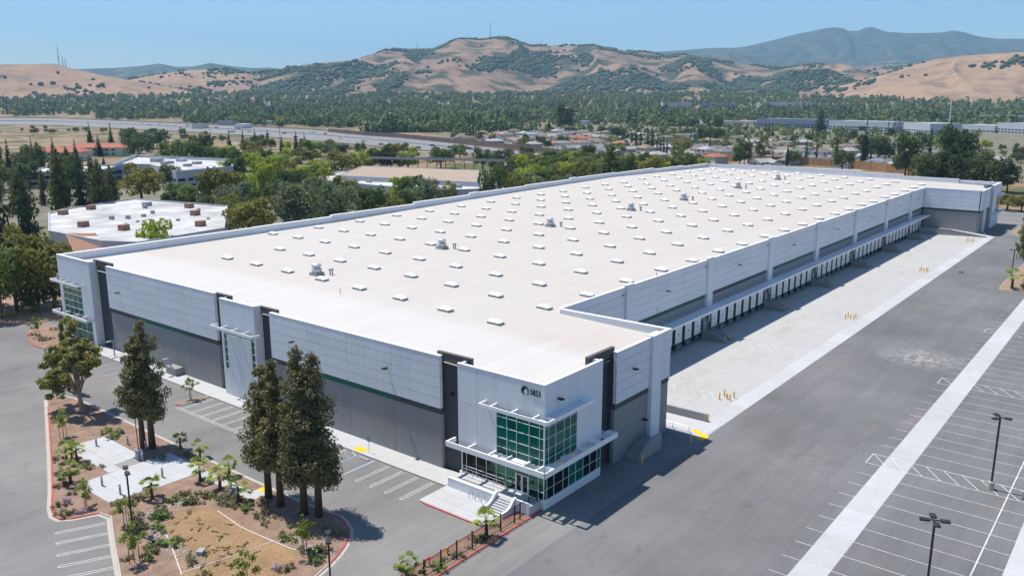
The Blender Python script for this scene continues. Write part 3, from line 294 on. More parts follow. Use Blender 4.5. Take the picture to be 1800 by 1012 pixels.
TREES=[('round_olive',88.5,183.8,-0,15.2,17.7,'n'),('willow',106,180.4,-0,20.6,26.1,'n'),('willow',123,179.3,-0,18.6,16.1,'n'),('round',139.2,180.8,-0,15.8,13.1,'n'),('round_olive',151,182.6,-0,11.2,10.9,'n'),('willow',178.4,190.4,-0,15.2,17.6,'n'),('round_dark',195.1,169.4,-0,20.5,12.2,'n'),('round_olive',210.9,170.2,-0,16.2,12.2,'n'),('willow',237.1,179.8,-0,13.1,15.7,'n'),('willow',258.7,178.4,-0,11.1,16.8,'n'),('round_olive',284.7,186.1,-0,12.7,13.8,'n'),('pine',287.3,170.1,-0,24.9,20.4,'n'),('round_dark',310.6,175.6,-0,18.9,11.9,'n'),('round_olive',331.8,172.4,-0,17.3,17.2,'n'),('round_dark',382.7,177.4,-0,14.4,13.4,'n'),('round_dark',407.9,182.2,-0,10,4.9,'n'),('round_bright',53.7,179.7,-0,13.1,12,'n'),('round_bright',182.2,302.7,-0,16,13.6,'m'),('round_bright',188,295.4,-0,13.3,11.9,'m'),('round_bright',206.9,306.5,-0,12.5,11.9,'m'),('round_bright',215.4,305,-0,15.7,16.6,'m'),('round_olive',243.5,319.7,-0,19.1,19.3,'m'),('round_bright',259.1,322,-0,17.6,15.9,'m'),('round_dark',297.8,347.3,-0,17,18,'m'),('round_dark',302.3,341.7,-0,15.5,15.9,'m'),('round_bright',314.8,339.6,-0,13.5,16.9,'m'),('round_dark',341.1,335.2,-0,15.1,18.9,'m'),('round_dark',344.6,302,-0,16.5,12.5,'m'),('round_dark',366.9,302.6,-0,13.2,16.6,'m'),('round_olive',363.3,278.4,-0,12,22,'m'),('round_dark',385.7,278.8,-0,13.2,22.7,'m'),('round',387.6,261.8,-0,13.7,22.3,'m'),('round_bright',335.5,237.1,-0,10.3,16.8,'m'),('round_bright',322.9,219.4,-0,11.2,12.9,'m'),('round_dark',394.5,253.1,-0,16.4,12.7,'m'),('round_dark',443.4,342.1,-0,10.7,13,'m'),('round_dark',374,480.8,-0,10.7,27.3,'m'),('round',394.7,535.1,-0,9,24.4,'m'),('round_olive',312.2,435,-0,10.8,18.6,'m'),('willow',274.6,426.5,-0,11.7,30.5,'m'),('round',249.5,422,-0,14.3,22,'m'),('round_dark',206.1,366.8,-0,14.2,14.1,'m'),('round_olive',114.9,300.7,-0,19.3,22.3,'m'),('round_olive',133.3,268,-0,18.7,22.4,'m'),('round_bright',145.2,268.9,-0,15.4,15,'m'),('round',129.5,282.3,-0,10.1,17.3,'m'),('round_dark',160.3,356.2,-0,12.9,12.9,'m'),('round_dark',171.6,351,-0,9.7,11.9,'m'),('round_olive',184.5,334.7,-0,9.1,14.9,'m'),('round',247.1,484.5,-0,18.8,21.9,'m'),('round',245.2,503,-0,16.3,18.3,'m'),('round_dark',295.4,548.8,-0,20.8,23,'m'),('round',257.2,471.6,-0,14.4,19.5,'m'),('round',253,446.3,-0,14.7,17.4,'m'),('round',273.7,450.8,-0,12,15.6,'m'),('round_dark',291.7,641,-0,18.6,16.2,'m'),('round_dark',254.1,561.9,-0,19.2,21.3,'m'),('round_dark',335.7,688.5,-0,18.1,31.2,'m'),('round_dark',322.8,704.8,-0,19.2,20.8,'m'),('fir',350.5,590.9,-0,20,7.8,'f'),('fir',376.7,609.4,-0,18.3,8.6,'f'),('fir',409.7,638.6,-0,18.2,8.1,'f'),('fir',447,670.9,-0,15.2,8,'f'),('fir',373.7,549.5,-0,16.3,7.2,'f'),('fir',390.8,552.5,-0,18.7,8.4,'f'),('fir',395.4,546.7,-0,17.2,7.9,'f'),('fir',155.5,540.6,-0,20.7,8.8,'f'),('fir',177.1,557.3,-0,20.5,9.2,'f'),('fir',194.8,566.5,-0,20.4,7.9,'f'),('fir',182.6,506.4,-0,20.7,9.5,'f'),('fir',256.8,628.7,-0,18.2,10,'f'),('fir',300.2,733.3,-0,25.1,10.4,'f'),('fir',312.1,718.2,-0,24.5,9.4,'f'),('pine',70.1,275,-0,28,14.1,'c'),('fir',74.9,269,-0,28.5,10.7,'c'),('pine',84.4,274.2,-0,23.8,12.4,'c'),('pine',91.1,278.6,-0,20.4,10.4,'c'),('pine',93.2,297.9,-0,23.4,9.4,'c'),('fir',32.2,211.2,-0,27.6,10.1,'c'),('fir',12,176.7,-0,35,12.2,'c'),('fir',-0.4,154.4,-0,40.7,14.1,'c'),('pine',55.9,274.7,-0,21.1,14.4,'c'),('round_olive',1.8,145,-0,20,13.8,'l'),('round_olive',7.7,139.9,-0,18,14.1,'l'),('round',7.7,148.4,-0,14,11.7,'l'),('round',-2.6,141.1,-0,16.4,9.7,'l'),('round_dark',4.3,141.8,-0,6.2,8.8,'l'),('round_dark',10.7,140.4,-0,7.9,7.7,'l'),('round_dark',440.7,70.8,-0,25.7,16.1,'r'),('round_dark',408.7,51.7,-0,20.7,20.8,'r'),('fir',434.3,58,-0,30.2,8.1,'r'),('round_dark',416.5,41.9,-0,32,20.8,'r'),('round_dark',404.6,34.8,-0,19.2,20.2,'r'),('round_dark',403.7,23.1,-0,18,21.2,'r'),('round_dark',409.9,15.4,-0,14.5,14.1,'r'),('round_olive',464.3,74.5,-0,16.5,14.7,'r'),('round_dark',413.3,45.9,-0,13.7,17.8,'r'),('round',477,41.3,-0,17.8,19.7,'r'),('pine',188.1,-22.8,-0,20,9.2,'r'),('pine',142.9,-30.6,-0,16.2,9.5,'r'),('round_olive',331.1,3.5,-0,8,14.2,'r'),('round_olive',330.6,-1.7,-0,7.7,11.7,'r'),('round_dark',829.8,575.6,-0,40.3,24.8,'h'),('round_olive',564,274.1,-0,15.4,24.4,'h'),('round_dark',766.6,338.3,-0,17.2,21.6,'h'),('round_dark',738.4,337.7,-0,18,17.5,'h'),('round_dark',493.8,189.1,-0,16.3,14.3,'h'),('round',482.4,187.4,-0,14.4,11.7,'h'),('fir',1050,325.6,-0,36.4,25.2,'h'),('round_dark',542.4,198,-0,13.1,9.4,'h'),('round_dark',576.2,127.8,-0,21.3,24.9,'h'),('round_dark',582.7,119.7,-0,17,16.6,'h'),('fir',545.6,123.7,-0,31.8,8.7,'h'),('fir',502.5,162,-0,18.8,4.7,'h'),('round',515.3,162,-0,11.4,11.9,'h'),('fir',876.2,634.4,-0,21.5,10.9,'h'),('round_dark',608.3,450.6,-0,9.8,12.4,'h'),('round_dark',622.3,433,-0,9.8,15.8,'h'),('round_olive',593.3,453.4,-0,8,10,'h'),('round_dark',807.5,499.9,-0,12.7,19.2,'h'),('round_dark',722.6,432.1,-0,16.4,20.9,'h'),('round_dark',1056.9,471,-0,18.9,17.7,'h'),('fir',878.8,695.8,-0,28.8,11.2,'h'),('fir',773.2,136.3,-0,17.1,15.6,'h'),('fir',986.9,159.6,-0,23,19.2,'h'),('round_dark',488.4,120.5,-0,14.3,14.7,'h'),('cypress',672.8,599.8,-0,15.5,3.3,'y'),('cypress',675.3,596.7,-0,16.2,3.5,'y'),('cypress',677.3,594.1,-0,14.8,3.2,'y'),('cypress',679.3,591.5,-0,15.5,3.3,'y'),('cypress',730.8,596.8,-0,14.1,3,'y'),('cypress',733.4,593.5,-0,15.5,3.3,'y'),('cypress',728.7,599.4,-0,13.4,2.9,'y'),('cypress',638.6,364.8,-0,16.7,3.6,'y'),('cypress',609.5,342.9,-0,19.2,4.1,'y'),('cypress',589.9,326.9,-0,19.1,4.1,'y'),('cypress',572.8,310.4,-0,21,4.5,'y'),('cypress',562,299.9,-0,22.5,4.8,'y'),('cypress',551.8,289.5,-0,16.3,3.5,'y'),('cypress',547.1,284.2,-0,15.7,3.4,'y'),('cypress',548.8,282.1,-0,14.7,3.2,'y'),('cypress',544.4,276.6,-0,14.6,3.1,'y'),('cypress',1252.4,820.5,0.3,15,3.2,'y'),('cypress',1256.3,815.6,0.3,16.1,3.5,'y'),('cypress',1260.9,809.9,0.3,15,3.2,'y'),('cypress',1264.1,805.8,0.3,14,3,'y'),('cypress',706,414.9,-0,13.5,2.9,'y'),('cypress',689.4,399.5,-0,13.2,2.8,'y'),('cypress',591.9,262.1,-0,15.7,3.4,'y'),('cypress',782.9,396.2,-0,13.6,2.9,'y'),('cypress',783.5,375.1,-0,12.8,2.7,'y'),('cypress',785.5,372.6,-0,14,3,'y'),('cypress',787.4,370.2,-0,13.4,2.9,'y'),('cypress',789.3,367.7,-0,13.4,2.9,'y'),('cypress',887.6,328.6,-0,17.5,3.8,'y'),('cypress',889.7,326,-0,18.2,3.9,'y'),('cypress',530.8,159.1,-0,17.4,3.7,'y'),('cypress',524.9,149.8,-0,16.3,3.5,'y'),('cypress',513.3,132.8,-0,21.3,4.6,'y'),('cypress',943.2,258.5,-0,14.2,3,'y'),('cypress',946,254.9,-0,14.2,3,'y'),('cypress',948.5,251.8,-0,14.2,3,'y'),('cypress',505.9,173.8,-0,11.4,2.4,'y'),('cypress',878,766,-0,13.6,2.9,'y'),('cypress',834.5,117.6,-0,10,2.2,'y'),('cypress',883.3,269.5,-0,11.6,2.5,'y'),('palm_tall',773.5,408.1,-0,15.5,6.9,'p'),('palm_tall',754.7,391.6,-0,15.1,6.8,'p'),('palm_tall',762.5,421.9,-0,12.9,6.9,'p'),('palm_tall',1091.4,245.4,-0,23.2,8,'p'),('palm_tall',1060.2,231.3,-0,25.4,7.8,'p'),('palm_tall',1018.5,233.6,-0,18.3,7.5,'p'),('willow',269.1,211.8,0,12.4,14.6,'m'),('round_bright',282.7,487.1,0,13.5,15.1,'m'),('round_bright',136.6,219.6,0,11.7,10.5,'m'),('round_bright',121.7,185.4,0,13.8,14.3,'m'),('willow',350.8,254.7,0,12.1,14.4,'m'),('round_bright',338.2,475.2,0,9.8,10.4,'m'),('round_olive',128.6,258.4,0,9.9,11.2,'m'),('round_bright',357.5,221,0,8.3,7.6,'m'),('willow',409.2,195.1,0,13.7,13.2,'m'),('round',382.9,241.5,0,12.8,14.7,'m'),('round_dark',391.2,197.7,0,9.9,9.5,'m'),('round_bright',381.9,523.8,0,12.1,14.5,'m'),('pine',405.2,563.7,0,11.2,11.1,'m'),('round_bright',358.7,208.9,0,13.5,11.6,'m'),('round',287.9,192.6,0,8.6,8.7,'m'),('round_dark',161.7,187.1,0,11,10.6,'m'),('round',265.2,419.9,0,13.2,12.9,'m'),('round',319.5,197.2,0,12.6,12.3,'m'),('round_olive',347.7,242.9,0,12.6,13.8,'m'),('round_dark',145.3,191.9,0,8.1,8.4,'m'),('round_olive',178.4,242.4,0,12.9,13.9,'m'),('willow',368.8,214.4,0,12.1,14.5,'m'),('round_bright',389.9,184.6,0,13,15.3,'m'),('round_olive',334.9,208.9,0,11.7,13.2,'m'),('round_dark',214,319,0,9.3,10.2,'m'),('round_olive',378.9,293.7,0,9.4,8.1,'m'),('round_bright',252,380.1,0,9.2,7.9,'m'),('round_bright',414.5,215.5,0,10.5,9.3,'m'),('round_dark',369.6,293.3,0,10,10.6,'m'),('round',373.6,175.7,0,11.9,11.6,'m'),('round_dark',171.1,270.2,0,13.7,16.3,'m'),('willow',321.3,257.3,0,8,7.1,'m'),('round_olive',398.2,181.1,0,13.9,14.2,'m'),('round_olive',161.8,264.9,0,9.8,11,'m'),('round_dark',402,235.2,0,9.6,11.4,'m'),('round_dark',301.3,241.8,0,11.6,12.9,'m'),('round_olive',134.8,229.9,0,11.2,10.8,'m'),('round_bright',354.6,178.2,0,12.7,12.7,'m'),('round_olive',259,218.3,0,13.5,13.3,'m'),('round_bright',341.5,195.3,0,12.7,14.8,'m'),('round_dark',200.4,308.2,0,11,10.6,'m'),('round',283.6,456.8,0,12.8,13.8,'m'),('willow',124.4,244.7,0,14,15.3,'m'),('round_bright',254.3,193.6,0,9.8,11.4,'m'),('round_bright',169,260.7,0,8.6,8.5,'m'),('round_dark',404.5,625.6,0,12.5,14.4,'m'),('round_olive',212.5,327.6,0,11.6,11.8,'m'),('round_dark',362.7,256.1,0,11,12.9,'m'),('round_olive',164.9,225.6,0,8.8,8.2,'m'),('round_bright',196.9,224.8,0,12.3,13.3,'m'),('round_bright',145.6,255.3,0,8.7,9.3,'m'),('round_olive',141.3,202.6,0,12.8,11,'m'),('round_bright',381,258.8,0,13.7,14.9,'m'),('willow',358.6,468,0,12,13.6,'m'),('round',126.9,213.8,0,10.6,12.2,'m'),('round_bright',425.2,636,0,8.2,9.6,'m'),('round_olive',202,200.4,0,10.8,9.6,'m'),('round_olive',329.9,471,0,10.3,11.9,'m'),('round_bright',281.1,409.2,0,9,8.5,'m'),('round_olive',374.1,182.2,0,13.7,12.2,'m'),('round',337.7,248.4,0,12.4,11.2,'m'),('round_bright',420.8,557.2,0,8.5,8.4,'m'),('willow',315.2,239.6,0,8,7,'m'),('round_olive',214.6,189.5,0,8.6,7.5,'m'),('round_bright',375.3,195.2,0,9.5,8.2,'m'),('round_bright',391.1,410.1,0,10.4,10,'m'),('willow',424.6,670.1,0,9.1,9.3,'m'),('round_bright',246.5,396.3,0,11.3,13.2,'m'),('round_olive',161.5,302.9,0,11.4,11.2,'m'),('round_bright',251.8,388.3,0,12.6,14.4,'m'),('round_bright',356.6,417.4,0,9.5,8.3,'m'),('round',392.8,495.7,0,8.3,7.6,'m'),('round_olive',210,339.2,0,12.5,13.1,'m'),('round_dark',363,189.1,0,10.7,12.1,'m'),('round_bright',393.4,569.3,0,9.6,10.4,'m'),('round',391.2,470.5,0,11.3,9.8,'m'),('round_olive',343.6,553.5,0,13.2,15.6,'m'),('round_olive',342.9,273,0,10.2,9.8,'m'),('round',149.8,287.3,0,12.4,10.9,'m'),('round',329.8,228.7,0,8.7,8.4,'m'),('round_olive',381.9,193.6,0,12.6,14.8,'m'),('round_olive',423.4,194.7,0,13.3,13.1,'m'),('round_olive',189.9,273.1,0,12.5,11.7,'m'),('round',367.9,511,0,13.4,12.3,'m'),('willow',364,221.9,0,11.7,13.3,'m'),('round_olive',417.5,447.8,0,11.5,10.5,'m'),('round_olive',237.9,412.5,0,10.9,11.9,'m'),('willow',168.7,188.2,0,12.2,13.2,'m'),('round_olive',378.2,584.5,0,11.5,12.8,'m'),('round',263.4,193.4,0,13,14.4,'m'),('round_olive',347,276.6,0,13.4,12.5,'m'),('round_bright',203.2,372.1,0,11.9,13.9,'m'),('round_dark',145.9,247.8,0,12.3,12.1,'m'),('willow',192.2,252.9,0,9,9.6,'m'),('round',239.8,205.5,0,10.5,10.5,'m'),('round_dark',173.9,283.4,0,9.1,8.3,'m'),('round',273,223.7,0,8.4,8.5,'m'),('round_bright',349.7,195.8,0,12.2,13.9,'m'),('round_bright',333.4,453.7,0,8.9,9.5,'m'),('willow',326.6,192.4,0,13.7,14.7,'m'),('round_olive',296.1,476.8,0,10.8,11.7,'m'),('round_olive',380.1,251.5,0,11.3,11.1,'m'),('willow',315.8,227.3,0,8.4,9.4,'m'),('round_olive',290,204.6,0,10,11.5,'m'),('round_bright',370,273.1,0,8.6,8.7,'m'),('round_bright',415.5,454.2,0,10.7,10.6,'m'),('round_dark',195.9,217.2,0,13.4,14.4,'m'),('round',348.4,221.1,0,13.5,13.3,'m'),('round_bright',391.4,172.1,0,12.7,12.7,'m'),('round_bright',362.1,267.1,0,10.7,9.4,'m'),('round_bright',175,199.4,0,8.1,9.2,'m'),('round_bright',134.8,195.4,0,9.1,9.1,'m'),('willow',377.8,238.3,0,12.2,10.8,'m'),('round_olive',155.2,259.8,0,10.2,10.4,'m'),('round_dark',333.5,281.9,0,12.4,11.1,'m'),('round_olive',113.1,233.2,0,11,11.7,'m'),('round_olive',391.9,241.1,0,8.2,8.1,'m'),('round_olive',413.7,460.9,0,10.7,11.5,'m'),('round_olive',358.7,174.2,0,9,10.6,'m'),('round',197.7,331.1,0,11.2,11,'m'),('round_olive',239.9,362.2,0,11.4,10.5,'m'),('round_bright',389.2,380.2,0,10.1,9.1,'m'),('round_bright',341.3,265.5,0,13.3,13.3,'m'),('round_dark',126.2,238.8,0,8.1,7,'m'),('round_bright',368.1,265,0,10.8,11.6,'m'),('round_olive',382.9,424.8,0,11.7,12.6,'m'),('willow',322.5,231,0,8.9,8.4,'m'),('round_dark',390.4,206.6,0,13.7,12.2,'m'),('round_bright',260.4,202.3,0,13.8,13.6,'m'),('round',396.7,597.5,0,10.5,12.1,'m'),('round_bright',248.7,410.1,0,13.7,15.4,'m'),('round_bright',157.1,292.6,0,8.6,8.9,'m'),('round_olive',96.2,186.8,0,9.6,10,'m'),('round_olive',96.9,196,0,13.5,14.2,'m'),('round',359.5,237.2,0,11.6,10.4,'m'),('round',162.8,239.2,0,8.6,10.3,'m'),('round_bright',323.7,475,0,10.7,11.4,'m'),('round_bright',392.4,218.7,0,11.5,10.8,'m'),('round',396.4,437,0,8.7,9.8,'m'),('willow',305.9,234.8,0,9.7,9.4,'m'),('round_olive',398.8,215.7,0,13.9,12.4,'m'),('round_bright',277.8,208.5,0,13.7,13.1,'m'),('round',332.2,241.9,0,11,12.1,'m'),('round',409,378.8,0,12.6,14.4,'m'),('round_olive',167.4,301.6,0,8.7,8,'m'),('round_olive',332.5,219.2,0,12.4,12.2,'m'),('round',258.9,211.7,0,8.4,7.9,'m'),('round_bright',350.7,211.6,0,12.8,14.3,'m'),('round_bright',233.3,386.6,0,10.2,9,'m'),('round_olive',436.6,563.7,0,9.8,10.8,'m'),('round',162.2,518.8,0,17.9,16.2,'c'),('pine',169.2,482,0,13.5,6.8,'c'),('pine',187.2,574.4,0,16.7,8.3,'c'),('round_dark',114.5,367,0,16.1,14.5,'c'),('pine',161.2,506.4,0,11.5,5.8,'c'),('round_dark',108,418.6,0,12.7,11.4,'c'),('pine',97.4,406.2,0,10.4,5.2,'c'),('fir',184.1,591.8,0,13.3,6.6,'c'),('pine',174,605.2,0,18.6,9.3,'c'),('fir',205,516.6,0,9.1,4.5,'c'),('round_dark',96.3,408.9,0,13.8,12.4,'c'),('pine',169,507.7,0,13.4,6.7,'c'),('fir',87.6,352.8,0,14.4,7.2,'c'),('pine',97,386.7,0,9.9,5,'c'),('pine',144.7,422.5,0,17.6,8.8,'c'),('pine',184,516.1,0,9.8,4.9,'c'),('pine',197,552.3,0,13.7,6.8,'c'),('fir',167.3,520.9,0,13.5,6.7,'c'),('fir',90.6,391.9,0,11.9,6,'c'),('round',128.9,489.7,0,11.9,10.7,'c'),('round',123.9,475.7,0,9.9,8.9,'c'),('pine',153.5,506.2,0,13.6,6.8,'c'),('pine',77.3,353.1,0,15.9,7.9,'c'),('fir',89,335.9,0,11.3,5.6,'c'),('round_dark',143,490.7,0,14,12.6,'c'),('round_dark',117,417.3,0,14.7,13.2,'c'),('pine',106.6,377.3,0,13.1,6.5,'c'),('pine',169.6,529.4,0,17.8,8.9,'c'),('pine',131.1,458,0,14.9,7.5,'c'),('round_dark',116.2,442.3,0,9.4,8.5,'c'),('round',85.5,373.1,0,9.7,8.7,'c'),('fir',95,402,0,15.6,7.8,'c'),('fir',109.1,447,0,12.3,6.2,'c'),('round_dark',131,398.4,0,17.4,15.7,'c'),('round_dark',116.4,280.4,0,8.4,8.1,'m'),('round',116.9,268.1,0,8.4,9,'m'),('round_dark',119,256.9,0,7.3,9.3,'m'),('round',117.3,240.3,0,8.1,10.4,'m'),('round_dark',111.7,222.6,0,9.8,9.2,'m'),('round',135.1,245.1,0,10,8.4,'m'),('round_dark',161.3,275.6,0,9.4,9.6,'m'),('round',173.2,305.9,0,7.8,8.5,'m'),('round',144,323.1,0,7,10.1,'m'),('round',161.4,320.8,0,7.8,9.9,'m'),('round',131.5,249.7,0,9.7,9.5,'m'),('round',434.9,1212.4,-0,5,6,'m'),('round_dark',388.2,779,-0,4.1,4.4,'m'),('round_dark',501.7,1063,-0,5.7,8.2,'m'),('round',452.9,1342,-0,6.4,7,'m'),('round',375.5,661.6,-0,5.6,6.6,'m'),('round_dark',372.2,1126.7,-0,4.5,6.1,'m'),('round_olive',399.5,826.3,-0,6.9,10.1,'m'),('round_dark',461,1109.5,-0,7.9,9.1,'m'),('round_olive',477.8,1118.8,-0,8.2,11.3,'m'),('round',478.6,1070,-0,7.7,10.7,'m'),('round_dark',470.3,801.5,-0,4.5,5.6,'m'),('round',517,1011.8,-0,7.7,11.3,'m'),('round_dark',478.4,1168.7,-0,4,5.4,'m'),('round_dark',338,1046.8,-0,5.8,6.5,'m'),('round_dark',442.4,932.4,-0,7,7.7,'m'),('round',424.1,743.4,-0,5.2,6.2,'m'),('round_olive',479.5,967.2,-0,4.7,6.5,'m'),('round_dark',405,1103.3,-0,8.2,10.6,'m'),('round',437.8,1144.8,-0,5.3,6.8,'m'),('round_dark',395.3,840.1,-0,7.4,9.7,'m'),('round_olive',377.7,817.3,-0,4.1,4.1,'m'),('round_dark',481.5,1290.1,-0,5.9,8.4,'m'),('round_dark',420.2,762.2,-0,5,6.3,'m'),('round_dark',403.3,834.9,-0,8.2,12,'m'),('round',415.4,1120.6,-0,7.6,8.6,'m'),('round_dark',467.2,851.6,-0,5.6,5.9,'m'),('round_olive',414.4,1076.3,-0,8,9.6,'m'),('round_dark',501,917.5,-0,8.9,10.7,'m'),('round_olive',376.2,674.4,-0,4.3,6.4,'m'),('round',431.8,1106.4,-0,6.2,8.6,'m'),('round_dark',488.6,966.8,-0,8.1,11.6,'m'),('round_dark',423.6,736.7,-0,7.3,8.3,'m'),('round_dark',441.3,740.2,-0,8.3,9,'m'),('round_dark',437.4,809.2,-0,7.2,8,'m'),('round',491.4,1270.6,-0,6.2,7.7,'m'),('round_dark',516.4,1032.3,-0,4.1,5.5,'m'),('round',492.4,972.2,-0,4.2,5.8,'m'),('round',442,802.6,-0,4.6,4.6,'m'),('round_dark',608.7,469.9,-0,10.8,9.8,'v'),('round_olive',1050.6,743.3,-0,6.4,7.1,'v'),('round_dark',531.4,55.3,-0,6.1,6,'v'),('round_bright',795.7,90.3,-0,10.6,12.4,'v'),('round_olive',811.5,579.2,-0,9.7,10,'v'),('round_olive',566,440.3,-0,10.5,11,'v'),('round_dark',724,581.5,-0,6.3,6.6,'v'),('round_dark',1170.6,829.3,0,5.8,5.7,'v'),('fir',1309,522.3,-0,10.3,4.1,'v'),('round_dark',689.1,594.4,-0,7.6,7.7,'v'),('round_olive',951.7,430.6,-0,8.3,8.6,'v'),('round_dark',876.5,603.8,-0,8.3,8.5,'v'),('round',637,556,-0,11,11.1,'v'),('fir',905,788.3,-0,10.6,4.2,'v'),('round',513.8,250.7,-0,10.8,13,'v'),('round_olive',956.2,746.1,-0,6.8,7.8,'v'),('round_dark',647.3,603.1,-0,6.5,6.5,'v'),('round_olive',780.3,59.4,-0,5.6,6,'v'),('round_bright',1054.3,306.8,-0,8.7,10.3,'v'),('round_olive',756.2,131.5,-0,7.2,6.3,'v'),('fir',546.1,57.9,-0,14.2,5.7,'v'),('round_olive',705.1,62.7,-0,5.9,6.5,'v'),('round',560,198.8,-0,7,7.8,'v'),('round_dark',985.2,562,-0,9.3,7.8,'v'),('round_olive',744.6,276.3,-0,10.6,9.7,'v'),('round_olive',775.3,714.1,-0,9.7,11.3,'v'),('round_bright',1011.5,214.4,-0,6.8,6.4,'v'),('round',825,170.4,-0,6.5,7.1,'v'),('round',866.3,545.2,-0,8.4,8,'v'),('round_dark',557.8,405.3,-0,9.2,8.5,'v'),('fir',671.5,380.2,-0,11.4,4.6,'v'),('round',924.5,244.3,-0,11.1,10.7,'v'),('fir',876.9,238.8,-0,11.2,4.5,'v'),('round_olive',760.4,204.1,-0,9.2,8.5,'v'),('round',934.5,349,-0,10.9,10.1,'v'),('round_dark',856.5,576.7,-0,7.4,7.3,'v'),('round_olive',884.3,359,-0,6.5,7,'v'),('round_dark',913,173.1,-0,10.8,11.7,'v'),('fir',975,308.9,-0,13,5.2,'v'),('round_dark',606,510.8,-0,9.7,8.6,'v'),('round_dark',777.1,260.7,-0,6.6,7.5,'v'),('round_dark',784.6,75.9,-0,6.2,7.2,'v'),('round_olive',1198.3,603.5,-0,5.7,6.5,'v'),('round_bright',552.1,324.1,-0,7.6,8.4,'v'),('round_dark',625.8,39.5,-0,8.3,9.5,'v'),('round_dark',1022.5,230.7,-0,10.2,12,'v'),('round_olive',729.9,494.5,-0,6,6.7,'v'),('round_olive',899.1,193.4,-0,6,5,'v'),('round',525.4,51.5,-0,9.6,9.1,'v'),('round',855,261.1,-0,9,7.8,'v'),('round_dark',854,735.3,-0,7.9,7.6,'v'),('round_bright',627.5,169.9,-0,6.8,7.2,'v'),('round',802.9,67.9,-0,6.9,6.4,'v'),('round_olive',614.7,363.4,-0,7.1,8.1,'v'),('round_dark',624.5,96.8,-0,6.3,6.5,'v'),('round',821.7,259.7,-0,10,11.4,'v'),('round_dark',634.6,370.1,-0,7.4,7.6,'v'),('round_dark',552,54.1,-0,5.1,5,'v'),('round_dark',825.4,93.1,-0,5.5,6.5,'v'),('round_olive',942.1,516.7,-0,5.1,4.8,'v'),('round',897,438.7,-0,9.9,9,'v'),('round_dark',644.5,43.7,-0,10.6,12.1,'v'),('round_olive',712.2,585.3,-0,5.7,4.7,'v'),('fir',1099.7,419,-0,12.8,5.1,'v'),('round',776.9,101.3,-0,7.4,7.8,'v'),('round_olive',928.5,489.7,-0,10.1,10.9,'v'),('round_olive',906.9,621.9,-0,6.8,6.3,'v'),('round',575.7,249,-0,6,5.6,'v'),('round',642.1,566.6,-0,6.1,6.3,'v'),('round',1105.9,289.9,-0,10.3,11.6,'v')]
